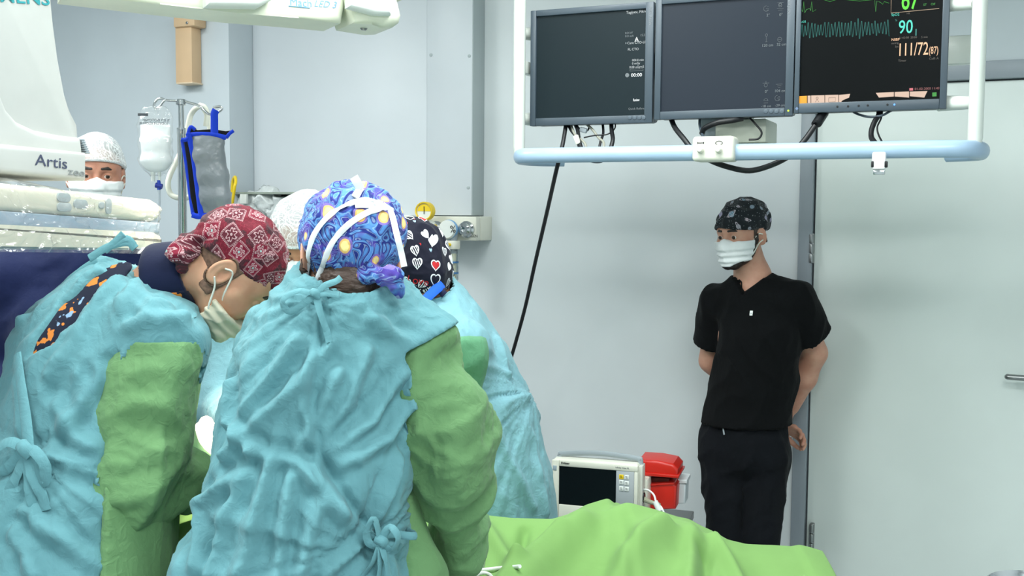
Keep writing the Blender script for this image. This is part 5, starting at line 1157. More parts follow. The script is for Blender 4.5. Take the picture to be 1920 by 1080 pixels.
def mask_on(H, root, top=-.012, bot=-.105, name='face_mask', mat=None, pleat=True):
    g = U(.02, ell((0, .060, -.060), (.050, .046, .052)), rc((0, .092, -.004), (0, .112, -.034), .013, .016), rc((0, .098, -.040), (0, .088, -.095), .026, .024), both(rc((0, .106, -.026), (.050, .058, -.030), .010, .014)), both(rc((.050, .048, -.026), (.044, .050, -.078), .022, .022)))
    reg = lambda p: np.maximum(np.maximum(p[:, 2] - (top + .45 * (p[:, 1] - .07) * 0 + .012 * np.clip(1 - np.abs(p[:, 0]) / .03, 0, 1)), bot + .45 * np.clip(np.abs(p[:, 0]) - .018, 0, 1) - p[:, 2]), .026 - p[:, 1] - .10 * (p[:, 2] + .05))
    f = H.wrap(lambda p: np.maximum(U(.012, g, lambda q: head_cache(q) - .0062)(p), reg(p)))
    def dsp(V):
        q = (V - H.C.astype(F32)) @ H.M.T.astype(F32); z = q[:, 2]
        return .0028 * np.sin((z + .02) * 300) * np.clip((-z - .028) / .02, 0, 1) * np.clip((z + .10) / .02, 0, 1) + .0022 * ridge(warp(q, 20, .01, 2) * 28, 4) - .0008
    lo, hi = H.box(.15); return sdf_obj(name, f, lo, hi, .0032, mat or M_MASK, root, disp=dsp), f
head_cache = U(.03, ell((0, -.012, .034), (.077, .097, .090)), ell((0, .032, -.042), (.060, .060, .066)), rc((-.012, .076, -.096), (.012, .076, -.096), .017), both(rc((.050, -.002, -.052), (.016, .070, -.094), .020, .019)), both(rc((.042, .066, -.030), (.052, .040, -.018), .022, .022)))
def loops(H, root, side, zs=((-.030, .006), (-.085, -.030))):
    for za, zb in zs:
        pts = [H.w(side * .052, .052, za), H.w(side * .070, .030, za * .7 + zb * .3), H.w(side * .083, .004, zb), H.w(side * .090, -.014, zb * .6)]
        tube_obj('ear_loop', pts, .0022, M_LOOP, root, 6, 5)
def bow(root, c, r, u, n, sc=1.0, mat=None, tails=((-.6, -1.6), (.35, -1.3)), name='gown_tie', loops_=((-1.0, .15), (.75, .0))):
    """a tied bow: knot, loops and hanging ends, lying on cloth with normal n"""
    c, r, u, n = [np.asarray(v, float) for v in (c, r, u, n)]; bm = bmesh.new()
    q = lambda a, b, d=.0: c + (r * a + u * b) * .075 * sc + n * (d + .008)
    tube(bm, [q(-.12, .08, .004), q(.0, .0, .010), q(.12, -.10, .004)], 0, 8, 4, (.011 * sc, .008 * sc, n))
    for a, b in loops_:
        ps = [q(0, 0, .004), q(a * .5, b + .26, .010), q(a, b - .02, .012), q(a * .8, b - .36, .007), q(a * .25, -.18, .006), q(0, 0, .004)]; cc = sum(ps[1:4]) / 3 - n * .010
        tube(bm, ps, 0, 8, 5, (.0085 * sc, .0018, [nrm(v - cc) * .55 + n * .55 for v in ps]))
    for a, b in tails: tube(bm, [q(0, -.05, .004), q(a * .35, b * .4, .010), q(a * .8, b * .75, .006), q(a, b, .006)], 0, 8, 5, (.0085 * sc, .0020, [n, n + r * .5, n, n]))
    return fin(bm, name, mat or M_GOWN, root, ang=60)

# ================================================================== man in black scrubs at the door frame
def man():
    D = 3.70; L, f = RV, nrm(NV); q = lambda x, y, d=D: P(x, y, d)
    hc = q(1390, 442, D - .01); H = Head(hc, nrm((-.76, -.64, -.10)), nrm((-.10, -.04, 1)), scale=.90)
    neck0, neck1 = q(1412, 522, D + .02), H.w(0, -.022, -.055)
    shL, shR = q(1345, 566, D + .07), q(1492, 560, D - .06)        # picture-left and picture-right shoulders
    elL, wrL = q(1334, 676, D + .16), q(1420, 775, D + .17); elR, wrR = q(1527, 662, D + .03), q(1484, 762, D + .12)
    ch, up_, wa, hp = q(1418, 630, D), q(1416, 566, D + .01), q(1408, 705, D + .005), q(1398, 800, D)
    hipL, hipR = q(1358, 845, D + .02), q(1434, 845, D - .02); knL, knR = q(1360, 1010, D - .05), q(1426, 1010, D - .08); anL, anR = q(1352, 1235, D - .05), q(1420, 1240, D - .08); anL[2] = anR[2] = .08
    hand = hand_sdf(q(1447, 792, D + .135), nrm(RV * 1.0 - ZV * .28), nrm(-NV * .6 + ZV * .8), -1, 34); hand2 = hand_sdf(wrR, nrm(-RV * .8 - ZV * .6), nrm(-NV), 1, 25)
    T = torso([(hp, .140, .100), (wa, .118, .092), (ch, .120, .096), (up_, .105, .075)], L)
    body = U(.03, T, rc(shL, up_, .048, .05), rc(shR, up_, .048, .05), limb([neck0, neck1], [.058, .052]), rc(up_, neck0, .075, .06))
    body = U(.02, body, limb([shL, elL, wrL], [.055, .042, .031]), limb([shR, (shR + elR) / 2, elR, elR * .55 + wrR * .45, wrR], [.056, .050, .042, .043, .029]), U(.012, limb([hipL, knL, anL], [.075, .048, .040]), limb([hipR, knR, anR], [.075, .048, .040])))
    sf = nrm((f[0], f[1], 0)); foL, foR = anL.copy(), anR.copy(); foL[2] = foR[2] = 0
    body = U(.015, body, foot(foL, sf), foot(foR, sf)); body = U(.012, body, hand, hand2); body = U(.018, body, H.f)
    lo, hi = lohi(hc, shL, shR, elR, foL, foR, hand2 is None and hc or wrR, m=.17); lo[2] = -.01
    root = sdf_obj('person', body, lo, hi, .009, M_SKIN_F, None, (hp[0], hp[1], 0), fines=((hc - .125, hc + .14, .0024), (q(1505, 835, D) - .05, q(1455, 770, D) + .05, .006)))
    tag(root, 'bearded man in black scrubs and planet print cap leaning by the door, hands behind', 'person')
    # shirt
    hem = q(1400, 792, D)
    S = torso([(hem + np.array([0, 0, -.03]), .164, .126), (wa + RV * .012, .130, .116), (ch + RV * .012, .126, .120), (up_ + np.array([0, 0, -.01]), .126, .094)], L, .06)
    S = U(.05, S, rc(shL, up_ + np.array([0, 0, .012]), .062, .066), rc(shR, up_ + np.array([0, 0, .012]), .062, .066), rc(up_, neck0 - np.array([0, 0, .02]), .07, .062))
    slv = lambda a, b: I(rc(a, a + (b - a) * 1.0, .062, .078), half(a + (b - a) * .68, a - b))
    S = U(.014, S, slv(shL, elL), slv(shR, elR))
    nf = lambda p: H  # v neck: wedge open to the front
    vb = trace(S, 1393, 556, 2.5); cN = q(1407, 505, D)
    def vneck(p):
        a = p - vb; x = a @ RV.astype(F32); z = a[:, 2]; return np.maximum(np.abs(x - .20 * z) - z * .85, -((p - neck0.astype(F32)) @ NV.astype(F32)) - .035)
    ring = rc(neck0 + (neck1 - neck0) * -.6, neck1, .066, .070)
    S = sub(sub(I(S, half(hem + np.array([0, 0, -.002]), nrm((-.03, 0, 1)))), vneck), ring, .004)
    def dS(p):
        w = warp(p, 5, .05, 3); z = p[:, 2] - hem[2]; a = .007 * ridge(along(w, nrm((.55, 0, .8)), 2.6) * 9, 4) + .006 * ridge(along(w, nrm((-.5, 0, .8)), 2.6) * 10, 5); a += .006 * noise(p * 7, 6) - .003
        return a * np.clip(1.2 - np.abs(z - .2) * 1.2, .3, 1)
    lo, hi = lohi(hem, shL, shR, elL, elR, cN, m=.14); shirt = sdf_obj('scrub_shirt', S, lo, hi, .0065, M_SCRUB, root, disp=dS)
    strip = lambda nm, px, w, m_: strip_on(nm, S, px, w, .0012, m_, shirt, .002, d0=2.5)
    strip('neck_trim', [(1391, 551), (1383, 530), (1376, 506)], .006, M_SCRUB); strip('neck_trim', [(1395, 551), (1418, 524), (1443, 499)], .006, M_SCRUB)
    tp = trace(S, 1409, 588, 2.5); tn = grad(S, tp[None], 5e-3)[0]; tx = nrm(RV - tn * np.dot(RV, tn)); tg = box_obj('white_tag', (0, 0, .004), (.010, .018, .003), M_WHITE, shirt, frame(tp, tx, np.cross(tn, tx), tn), .001); box_obj('tag_mark', (0, -.002, .0058), (.003, .006, .0006), M_GREYP, tg, frame(tp, tx, np.cross(tn, tx), tn), 0)
    # trousers
    Pn = U(.03, torso([(q(1397, 770, D), .136, .098), (q(1397, 845, D), .160, .118)], L, .05), limb([hipL, knL, anL + np.array([0, 0, .0])], [.088, .060, .060], .03)); Pn = U(.008, Pn, limb([hipR, knR, anR], [.088, .060, .060], .03))
    Pn = I(Pn, half((0, 0, .05), (0, 0, 1)), half(q(1397, 765, D), (0, 0, -1)))
    def dP(p):
        w = warp(p, 4, .05, 9); return .008 * ridge(along(w, (.1, 0, 1), 2.8) * 9, 2) + .006 * ridge(along(w, (.7, 0, .7), 2.2) * 12, 4) - .004
    lo, hi = lohi(hipL, hipR, foL, foR, q(1397, 770, D), m=.14); tr_ = sdf_obj('scrub_trousers', Pn, lo, hi, .009, M_PANTS, root, disp=dP)
    try: strip_on('drawstring', Pn, [(1357, 803), (1358, 809), (1359, 815)], .003, .002, M_GREYP, tr_, .005, d0=2.5)
    except Exception: pass
    for a in (foL, foR):
        fs = foot(a, sf); sdf_obj('shoe', I(off(fs, .012), half((0, 0, .001), (0, 0, 1)), half((0, 0, .10), (0, 0, -1))), a - .22 + np.array([0, 0, .2]), a + .22, .009, M_WHITE, root)
    # head
    eyes(H, root, (70, 48, 34), look=(-.10, 1, -.10)); brows(H, root, M_HAIR)
    lo, hi = H.box(.17)
    cf = H.wrap(cap_shape(1.035, .026, .12)); cp_ = sdf_obj('surgical_cap', cf, lo, hi, .0034, M_C_PLANET, root, uv=azim(H.C, CAM - H.C), disp=lambda p: .006 * ridge(along(warp(p, 9, .03, 5), H.d(0, 1, .3), 2) * 20, 8) + .005 * ridge(warp(p, 14, .03, 6) * 16, 9) - .003)
    kn = H.w(.02, -.115, .02); sdf_obj('cap_knot', U(.01, ell(kn, (.022, .016, .020)), rc(kn, kn + H.d(.02, -.02, -.04), .010, .008)), kn - .08, kn + .08, .004, M_C_PLANET, cp_, uv=azim(H.C, CAM - H.C), disp=lambda p: .004 * ridge(p * 40, 3))
    beard = lambda p: np.maximum(np.maximum(H.f(p) - .0040, 0 - 9), H.wrap(lambda q: np.maximum(np.maximum(q[:, 2] + .026 - 1.6 * np.clip(.030 - q[:, 1], 0, .03), -.132 - q[:, 2]), .006 - q[:, 1] + .35 * np.clip(-.05 - q[:, 2], 0, 1)))(p))
    sdf_obj('beard', beard, lo, hi, .003, M_HAIR, root, disp=lambda p: .0016 * noise(p * 260, 3))
    side = lambda p: np.maximum(H.f(p) - .0035, H.wrap(lambda q: np.maximum(np.maximum(-.030 - q[:, 2], q[:, 2] - .05), q[:, 1] - .022))(p))
    sideb = lambda p: np.maximum(side(p), -H.wrap(both(ell((.090, -.012, -.004), (.020, .026, .036))))(p))
    sdf_obj('hair', sideb, lo, hi, .003, M_HAIRB, root)
    mk, mf = mask_on(H, root, -.013, -.106); loops(H, root, 1); loops(H, root, -1)
    return root
man()

# ================================================================== gowned surgeon, back to the camera
def surgeon_b():
    D = 1.98; L = nrm((.985, .17, 0)); f = nrm((-.17, .985, 0)); q = lambda x, y, d=D: P(x, y, d)
    hc = q(654, 488, D + .03); H = Head(hc, nrm((-.30, .86, -.42)), nrm((-.02, .40, .92)), scale=1.02)
    n0, n1 = q(646, 508, D + .03), H.w(0, -.025, -.06)
    c1, c2, c3, c4, c5 = q(640, 600, D), q(614, 690, D), q(594, 805, D - .02), q(574, 930, D - .05), q(545, 1085, D - .06)
    shR, elR, wrR = q(800, 640, D + .01), q(842, 835, D + .01), q(850, 1015, D + .16); shL, elL, wrL = q(520, 650, D + .08), q(520, 815, D + .19), q(478, 890, D + .42)
    ft = np.array([c5[0], c5[1] - .0, 0]); hL, hR = c5 + np.array([-.09, 0, -.08]), c5 + np.array([.09, 0, -.08]); aL, aR = ft + np.array([-.11, 0, .07]), ft + np.array([.11, 0, .07])
    kd = np.array([0, 0, .0])
    body = torso([(c5, .150, .11), (c4, .14, .10), (c3, .15, .105), (c2, .13, .095), (c1, .095, .065)], L)
    gl = hand_sdf(wrR, nrm((.02, .55, -.75)), nrm((.8, -.3, -.2)), -1, 30); gl2 = hand_sdf(wrL, nrm((.1, .9, -.3)), nrm((-.3, .2, .9)), 1, 30)
    body = U(.03, body, rc(c1, shR - np.array([0, 0, .04]), .04, .03), rc(c1, shL, .04, .03), limb([n0 - np.array([0, 0, .06]), n1], [.054, .052])); body = U(.02, body, limb([shR - np.array([0, 0, .04]), elR, wrR], [.036, .038, .028]), limb([shL, elL, wrL], [.04, .04, .028]), limb([hL, aL], [.08, .042]), limb([hR, aR], [.08, .042]), foot(aL * [1, 1, 0], (0, 1, 0)), foot(aR * [1, 1, 0], (0, 1, 0)))
    body = U(.012, body, gl, gl2); body = U(.016, body, H.f)
    lo, hi = lohi(hc, shL, shR, elR, wrR, wrL, aL * [1, 1, 0], aR, m=.17); lo[2] = -.01
    root = sdf_obj('person', body, lo, hi, .016, M_SKIN_B, None, ft, fines=((hc - .13, hc + .14, .0035), (wrR - .12, wrR + .12, .005)))
    tag(root, 'surgeon seen from behind in teal gown with one green sleeve and blue swirl cap', 'person')
    # gown
    top = n0 + np.array([0, 0, .006])
    G = torso([(np.array([c5[0], c5[1] - .04, .22]), .28, .18), (c5, .200, .142), (c4, .158, .138), (c3, .180, .142), (c2, .166, .138), (c1, .140, .112)], L, .06)
    G = U(.06, G, rc(c1 + np.array([0, 0, -.045]), shR + np.array([-.015, 0, -.034]), .066, .066), rc(c1 + np.array([0, 0, -.02]), shL + np.array([.02, 0, -.02]), .074, .076), rc(c1, n0 + np.array([0, -.005, -.028]), .088, .074), rc(shR + np.array([0, 0, -.012]), shR + (elR - shR) * .3, .074, .078))
    G = U(.05, G, limb([shL, elL, wrL], [.078, .082, .060], .03))
    kt, wt = trace(G, 598, 562), trace(G, 694, 1006)     # neck tie and waist tie places on the back
    px = lambda pts: [trace(G, x, y) for x, y in pts]
    lap = px([(600, 562), (596, 620), (576, 690), (570, 760), (582, 830), (610, 900), (650, 960), (694, 1006)])
    folds = [px(p) for p in ([(620, 640), (560, 720), (470, 800), (420, 850)], [(560, 640), (480, 740), (440, 800)], [(690, 660), (650, 760), (600, 830)], [(760, 700), (700, 790), (620, 850)], [(780, 760), (730, 820), (640, 870)], [(700, 600), (760, 640)],
                             [(450, 900), (420, 980), (390, 1075)], [(500, 880), (480, 980), (450, 1075)], [(430, 900), (385, 950), (365, 1060)], [(540, 900), (530, 1000), (520, 1078)], [(600, 950), (575, 1020), (560, 1078)], [(690, 1010), (640, 1050), (610, 1078)], [(470, 850), (560, 870), (640, 960)], [(750, 860), (720, 930), (700, 1000)], [(640, 700), (600, 780), (560, 840)], [(430, 720), (420, 790), (470, 840)])]
    g = crumple(11, 1.6, (.45, 0, .9), 3.0, 1.0); g2 = crumple(12, 1.4, (-.5, 0, .85), 2.8, 1.25)
    e1 = np.array([1., 0, 0]); 
    def dG(p):
        up = sstep(1.12, 1.28, p[:, 2]); w = warp(p, 5, .04, 2)
        A = .010 * crease(fan(w, kt, -ZV, e1, 3.6, 1.0), 31) + .005 * crease(fan(w, kt, -ZV, e1, 9, 2), 32); B = .013 * crease(fan(w, wt, -ZV, e1, 3.0, 1.0), 33) + .006 * crease(fan(w, wt, -ZV, e1, 8, 2), 34)
        d = g(p) * .8 + up * (A * .8 + g2(p) * .5) + (1 - up) * (B * .9 + .012 * crease(along(w, (.25, 0, 1), 4) * 7, 35)) - .016
        for i, fl in enumerate(folds): r = polydist(p, fl); d = d + .014 * np.exp(-(r / .011) ** 2) - .007 * np.exp(-((r - .024) / .012) ** 2)
        r = polydist(p, lap); xs = p[:, 0] - np.interp(p[:, 2], [a[2] for a in lap[::-1]], [a[0] for a in lap[::-1]])
        d = d + .011 * np.exp(-(r / .009) ** 2) + .006 * np.exp(-((xs + .02) / .03) ** 2) * (r < .1) - .009 * np.exp(-((r - .014) / .008) ** 2) * (xs > 0)
        d = d - .016 * np.exp(-(np.linalg.norm(p - wt, axis=1) / .05) ** 2) - .008 * np.exp(-(np.linalg.norm(p - kt, axis=1) / .03) ** 2)
        return (d * (1 - .9 * np.exp(-(((p - cutp.astype(F32)) @ cutn.astype(F32)) / .030) ** 2) * (rc(shR, elR, .13, .10)(p) < 0))).astype(F32)
    nk = rc(n0 + np.array([0, .02, -.03]), n1 + np.array([0, .0, .03]), .070, .082)
    cutp, cutn = q(803, 628, D), nrm((.46, 0, -.88)); beyond = I(half(cutp + cutn * .006, cutn), rc(shR, elR, .098, .088))
    Gc = I(sub(sub(G, beyond), nk, .006), half((0, 0, .24), (0, 0, 1)), half(n0 + np.array([0, 0, .006]), nrm((.10, .05, -1))))
    lo, hi = lohi(n0, shL, shR, elL, wrL, c5 + np.array([.2, .1, 0]), c5 - np.array([.2, .1, 0]), np.array([c5[0] - .25, c5[1] - .15, .25]), np.array([c5[0] + .25, c5[1] + .2, .25]), m=.13)
    gown = sdf_obj('surgical_gown', Gc, lo, hi, .011, M_GOWN, root, fines=(((lo[0], lo[1], .98), (hi[0], c1[1] + .08, hi[2]), .0056),), disp=dG)
    # green side and sleeve
    sd = lambda p: (p - c4.astype(F32)) @ L.astype(F32)
    gp = U(.02, rc(q(724, 915, D + .02), q(766, 1085, D + .02), .042, .062), rc(q(766, 1085, D + .02), q(775, 1500, D + .02), .062, .09))
    sdf_obj('green_side_panel', I(gp, half((0, 0, .26), (0, 0, 1))), *lohi(q(724, 915, D), q(775, 1500, D + .02), m=.16), .0075, M_SLEEVE, gown, disp=lambda p: .012 * crease(along(warp(p, 5, .04, 5), (.2, 0, 1), 4) * 8, 36))
    Sx = U(.03, rc(shR + np.array([-.01, 0, -.018]), elR, .079, .082), rc(elR, wrR, .080, .056))
    Sx = I(Sx, half(cutp, cutn), half(wrR + nrm(wrR - elR) * .03, elR - wrR))
    cs = crumple(21, 1.3, (.6, 0, .3), 2.0, 1.1)
    def dSl(p):
        t = (p - elR.astype(F32)) @ nrm(wrR - shR).astype(F32); w = warp(p, 6, .04, 6)
        low = sstep(-.22, .05, t); return (1 - .9 * np.exp(-(((p - cutp.astype(F32)) @ cutn.astype(F32)) / .030) ** 2)) * (cs(p) * 1.3 + low * .026 * crease(along(w, nrm((1, .3, .25)), 3.2) * 8, 41) + (1 - low) * .018 * crease(along(w, nrm((.25, 0, 1)), 3) * 8, 43) - .016)
    lo, hi = lohi(shR, elR, wrR, m=.13); slv = sdf_obj('gown_sleeve', Sx, lo, hi, .0058, M_SLEEVE, gown, disp=dSl)
    sdf_obj('glove', off(I(gl, half(wrR, wrR - elR)), .0016), wrR - .2, wrR + .2, .0045, M_GLOVE, root); sdf_obj('glove', off(gl2, .0016), wrL - .2, wrL + .2, .006, M_GLOVE, root)
    # ties
    n = grad(G, kt[None], 5e-3)[0]; bow(gown, onto(G, kt, .010)[0], nrm((1, .05, .1)), nrm((-.1, .1, 1)), n, .72, tails=((.30, -1.6), (.85, .45), (.75, -.1)), loops_=((-1.05, -.15),))
    n = grad(G, wt[None], 5e-3)[0]; bow(gown, onto(G, wt, .016)[0], nrm((1, 0, .1)), nrm((0, 0, 1)), n, .85, tails=((-.75, -1.4), (.25, -1.3), (-.2, -1.8)), loops_=((-.45, .35), (.40, .10)))
    strip_on('gown_tie', G, [(694, 1006), (722, 1000), (748, 994), (762, 990)], .007, .003, M_GOWN, gown, .012)
    # cap and mask ties
    def cs_(p):
        e = U(.05, ell((0, -.012, .026), (.085, .106, .086)), ell((0, -.060, .040), (.080, .058, .076)), ell((0, .0, .066), (.075, .084, .048)))
        return np.maximum(e(p), -(p[:, 2] + .046 - .22 * p[:, 1]))
    cf = H.wrap(cs_); lo, hi = H.box(.19); az = azim(H.C, CAM - H.C)
    cd = lambda p: .007 * ridge(along(warp(p, 8, .03, 5), (.1, 0, 1), 2.4) * 17, 8) + .004 * ridge(warp(p, 14, .03, 6) * 26, 9) - .004
    cap = sdf_obj('surgical_cap', cf, lo, hi, .0042, M_C_SWIRL, root, uv=az, disp=cd)
    tl = q(738, 520, D - .09); sdf_obj('cap_tail', U(.012, rc(q(690, 512, D - .06), tl, .016, .013), rc(tl, q(748, 548, D - .08), .014, .006)), tl - .1, tl + .07, .004, M_C_SWIRL, cap, uv=az, disp=lambda p: .007 * ridge(p * 30, 4))
    nkf = rc(n0, n1, .054, .052)
    hair = lambda p: np.maximum(np.maximum(U(.016, H.f, nkf)(p) - .006, -H.wrap(both(ell((.090, -.010, -.006), (.03, .032, .042))))(p)), H.wrap(lambda v: np.maximum(np.maximum(-.128 - v[:, 2], v[:, 2] - .02), v[:, 1] + .026))(p))
    sdf_obj('hair', hair, lo, hi, .0036, M_HAIRB, root, disp=lambda p: .003 * ridge(along(p, (1, 0, .1), 5) * 120, 3))
    capD = lambda p: cf(p) - cd(p)
    st = lambda px_, w=.0056: strip_on('mask_tie', capD, px_, w, .0012, M_TIE, cap, .003)
    st([(716, 383), (690, 376), (650, 386), (615, 408), (590, 440), (580, 474), (581, 492)]); st([(722, 388), (690, 398), (655, 420), (628, 450), (612, 482), (606, 500)]); st([(712, 384), (690, 384), (664, 384)], .009); st([(664, 372), (672, 360), (676, 355)], .007)
    st([(700, 380), (722, 388), (735, 396)], .006); st([(722, 392), (704, 395), (690, 398)], .005)
    e = path_on(capD, [(716, 384), (730, 400)], .004); tube_obj('mask_tie', [e[0], e[1], q(744, 440, D - .10), q(752, 472, D - .10), q(758, 500, D - .10)], 0, M_TIE, cap, 8, 5, (.0055, .0014, (0, -1, 0)))
    e = path_on(capD, [(676, 358)], .004); tube_obj('mask_tie', [e[0], e[0] + np.array([-.006, -.004, .012]), e[0] + np.array([-.012, -.004, .022])], 0, M_TIE, cap, 8, 4, (.008, .002, (0, -1, .2)))
    for a, b in (((581, 492), (574, 540)), ((606, 500), (597, 540))):
        s0 = path_on(capD, [a], .004)[0]; hp_ = onto(H.f, P(b[0], b[1], s0[1] + .02), .003)[0]; tube_obj('mask_tie', [s0, (s0 + hp_) / 2 + np.array([-.003, -.004, 0]), hp_], 0, M_TIE, cap, 8, 4, (.005, .0014, (0, -1, 0)))
    mask_on(H, root)
    return root
surgeon_b()

# ================================================================== surgeon bent forward, red bandana cap
def surgeon_a():
    L = nrm((.62, -.78, 0)); f = nrm((.78, .62, 0)); q = P
    hc = q(431, 510, 2.27); H = Head(hc, nrm((.58, .14, -.78)), nrm((.78, .14, .60)), scale=.99)
    n0, n1 = q(318, 522, 2.27), H.w(0, -.040, -.050)
    c1, c2, c3, c4, c5 = q(240, 590, 2.27), q(190, 680, 2.25), q(160, 800, 2.20), q(140, 930, 2.14), q(124, 1085, 2.10)
    shR, elR, wrR = q(298, 640, 2.13), q(256, 905, 2.06), q(372, 905, 2.22); shL, elL, wrL = q(318, 620, 2.42), q(285, 845, 2.42), q(372, 905, 2.46)
    ft = np.array([c5[0] - .04, c5[1] - .03, 0]); aR, aL = ft + L * .11 + np.array([0, 0, .07]), ft - L * .11 + np.array([0, 0, .07])
    body = torso([(c5, .150, .11), (c4, .14, .105), (c3, .15, .11), (c2, .13, .10), (c1, .10, .075)], L)
    gl = hand_sdf(wrR, nrm((.78, .55, .1)), nrm((-.1, -.3, .9)), -1, 30); gl2 = hand_sdf(wrL, nrm((.55, .5, -.5)), nrm((-.1, .3, .9)), 1, 30)
    body = U(.03, body, rc(c1, shR, .045, .035), rc(c1, shL, .045, .035), limb([c1 + (n0 - c1) * .4, n0, n1], [.062, .060, .058])); body = U(.02, body, limb([shR, elR, wrR], [.05, .042, .03]), limb([shL, elL, wrL], [.05, .042, .03]), limb([c5 + L * .09, aR], [.085, .042]), limb([c5 - L * .09, aL], [.085, .042]), foot(aR * [1, 1, 0], f), foot(aL * [1, 1, 0], f))
    body = U(.012, body, gl, gl2); body = U(.02, body, H.f)
    lo, hi = lohi(hc, shL, shR, elR, wrR, wrL, aL * [1, 1, 0], aR, m=.18); lo[2] = -.01
    root = sdf_obj('person', body, lo, hi, .016, M_SKIN_A, None, ft, fines=((hc - .14, hc + .15, .003), (wrR - .12, wrR + .14, .007)))
    tag(root, 'surgeon bent forward in teal gown with red bandana print cap, head down', 'person')
    G = torso([(np.array([c5[0] - .05, c5[1] - .04, .22]), .30, .25), (c5, .205, .180), (c4, .195, .165), (c3, .200, .162), (c2, .205, .165), (c1, .170, .135)], L, .07)
    G = U(.06, G, rc(c1 + np.array([0, 0, -.01]), shR + np.array([-.01, .02, -.012]), .098, .090), rc(c1, shL + np.array([0, -.02, -.01]), .085, .080), rc(c1, n0 + (c1 - n0) * .30, .100, .082), rc(shR, shR + (elR - shR) * .2, .088, .074))
    G = U(.05, G, limb([shL, elL, wrL], [.080, .078, .055], .03))
    # slit at the back where the printed shirt shows
    px = lambda pts, o=0: [onto(G, trace(G, x, y), o)[0] for x, y in pts]
    slit = px([(222, 494), (174, 530), (128, 578), (86, 628), (48, 668)]); slw = [.008, .030, .036, .026, .006]
    slf = U(.01, *[rc(a, b, ra, rb) for a, b, ra, rb in zip(slit, slit[1:], slw, slw[1:])])
    wt, kt = trace(G, 62, 846), trace(G, 222, 474)
    lap = px([(40, 668), (50, 740), (62, 846)]); lap2 = px([(236, 470), (190, 500), (170, 530), (130, 600)])
    folds = [px(p) for p in ([(230, 500), (190, 560), (140, 640), (90, 700)], [(270, 520), (230, 590), (180, 680)], [(320, 560), (260, 600), (210, 640)], [(150, 480), (90, 540), (40, 600)], [(70, 850), (120, 870), (186, 885)], [(40, 960), (110, 1010), (185, 1060)], [(20, 1000), (40, 1040), (60, 1078)], [(100, 760), (140, 820), (186, 850)], [(190, 700), (150, 760), (110, 800)], [(350, 590), (300, 600), (240, 620)])]
    g = crumple(51, 1.5, (.7, 0, .7), 2.6, 1.0); e1 = np.array([1., 0, 0])
    def dG(p):
        w = warp(p, 5, .04, 2); up = sstep(1.15, 1.35, p[:, 2])
        d = g(p) * .75 + up * (.010 * crease(fan(w, kt, e1, ZV, 4.0, 1.0), 61) + .005 * crease(fan(w, kt, e1, ZV, 10, 2), 62)) + (1 - up) * (.012 * crease(fan(w, wt, e1, ZV, 3.0, 1.0), 63) + .006 * crease(fan(w, wt, e1, ZV, 8, 2), 64)) - .016
        for fl in folds: r = polydist(p, fl); d = d + .012 * np.exp(-(r / .014) ** 2) - .005 * np.exp(-((r - .028) / .012) ** 2)
        for fl in (lap, lap2, slit): r = polydist(p, fl); d = d + .007 * np.exp(-((r - .030) / .010) ** 2)
        damp = 1 - .9 * np.exp(-(((p - cut0) @ cutn_) / .030) ** 2) * (rc(shR, elR, .14, .10)(p) < 0); damp = damp * (.12 + .88 * sstep(.022, .060, polydist(p, slit)))
        return ((d - .014 * np.exp(-(np.linalg.norm(p - wt, axis=1) / .05) ** 2)) * damp).astype(F32)
    cut0 = q(296, 634, 2.1).astype(F32); cutn_ = nrm((-.05, 0, -1)).astype(F32)
    nk = rc(n0, n1, .074, .08)
    beyond = I(half(q(296, 634, 2.1) + np.array([0, 0, -.008]), nrm((-.05, 0, -1))), rc(shR, elR, .088, .078))
    Gc = I(sub(sub(sub(G, slf, .004), nk, .006), beyond), half((0, 0, .24), (0, 0, 1)), half(n0 + (c1 - n0) * .12, nrm((-.40, .05, -1))))
    lo, hi = lohi(n0, shL, shR, elL, wrL, c5 + np.array([.15, .15, 0]), c5 - np.array([.15, .15, 0]), np.array([c5[0] - .3, c5[1] - .25, .25]), np.array([c5[0] + .2, c5[1] + .2, .25]), m=.15)
    gown = sdf_obj('surgical_gown', Gc, lo, hi, .012, M_GOWN, root, fines=(((lo[0], lo[1], .98), (hi[0], hi[1], hi[2]), .0068),), disp=dG)
    sc_ = I(off(G, -.010), off(slf, .02)); sdf_obj('printed_shirt', sc_, *lohi(*slit, m=.08), .006, M_FEATH, root)
    sd = lambda p: (p - c4.astype(F32)) @ nrm(f * .8 + L * .55).astype(F32)
    gp = lambda p: np.maximum(np.maximum(G(p) - .008, -(sd(p) - .115)), p[:, 2] - 1.16)
    sdf_obj('green_front_panel', I(gp, half((0, 0, .26), (0, 0, 1))), c5 - np.array([.3, .35, c5[2] - .24]), c5 + np.array([.5, .4, .28]), .009, M_SLEEVE, gown, disp=lambda p: .010 * ridge(along(warp(p, 5, .04, 5), (0, 0, 1), 4) * 9, 36))
    Sx = U(.05, rc(shR + np.array([0, 0, .0]), elR, .096, .084), rc(elR, wrR, .082, .052)); fwd = nrm(f * .6 + L * .3)
    Sx = I(Sx, half(q(296, 634, 2.1), nrm((-.05, 0, -1))), half(wrR + nrm(wrR - elR) * .03, elR - wrR))
    cs = crumple(71, 1.7, (.3, 0, .9), 2.4, .95)
    def dSl(p):
        t = p[:, 2]; w = warp(p, 6, .04, 6); low = sstep(1.40, 1.20, t) if False else 1 - sstep(1.18, 1.38, t)
        return (cs(p) * 1.2 + (1 - low) * .016 * crease(along(w, nrm((.15, 0, 1)), 4) * 7, 81) + low * .022 * crease(along(w, nrm((1, .2, .3)), 3) * 7, 83) - .016) * (1 - .9 * np.exp(-(((p - cut0) @ cutn_) / .030) ** 2))
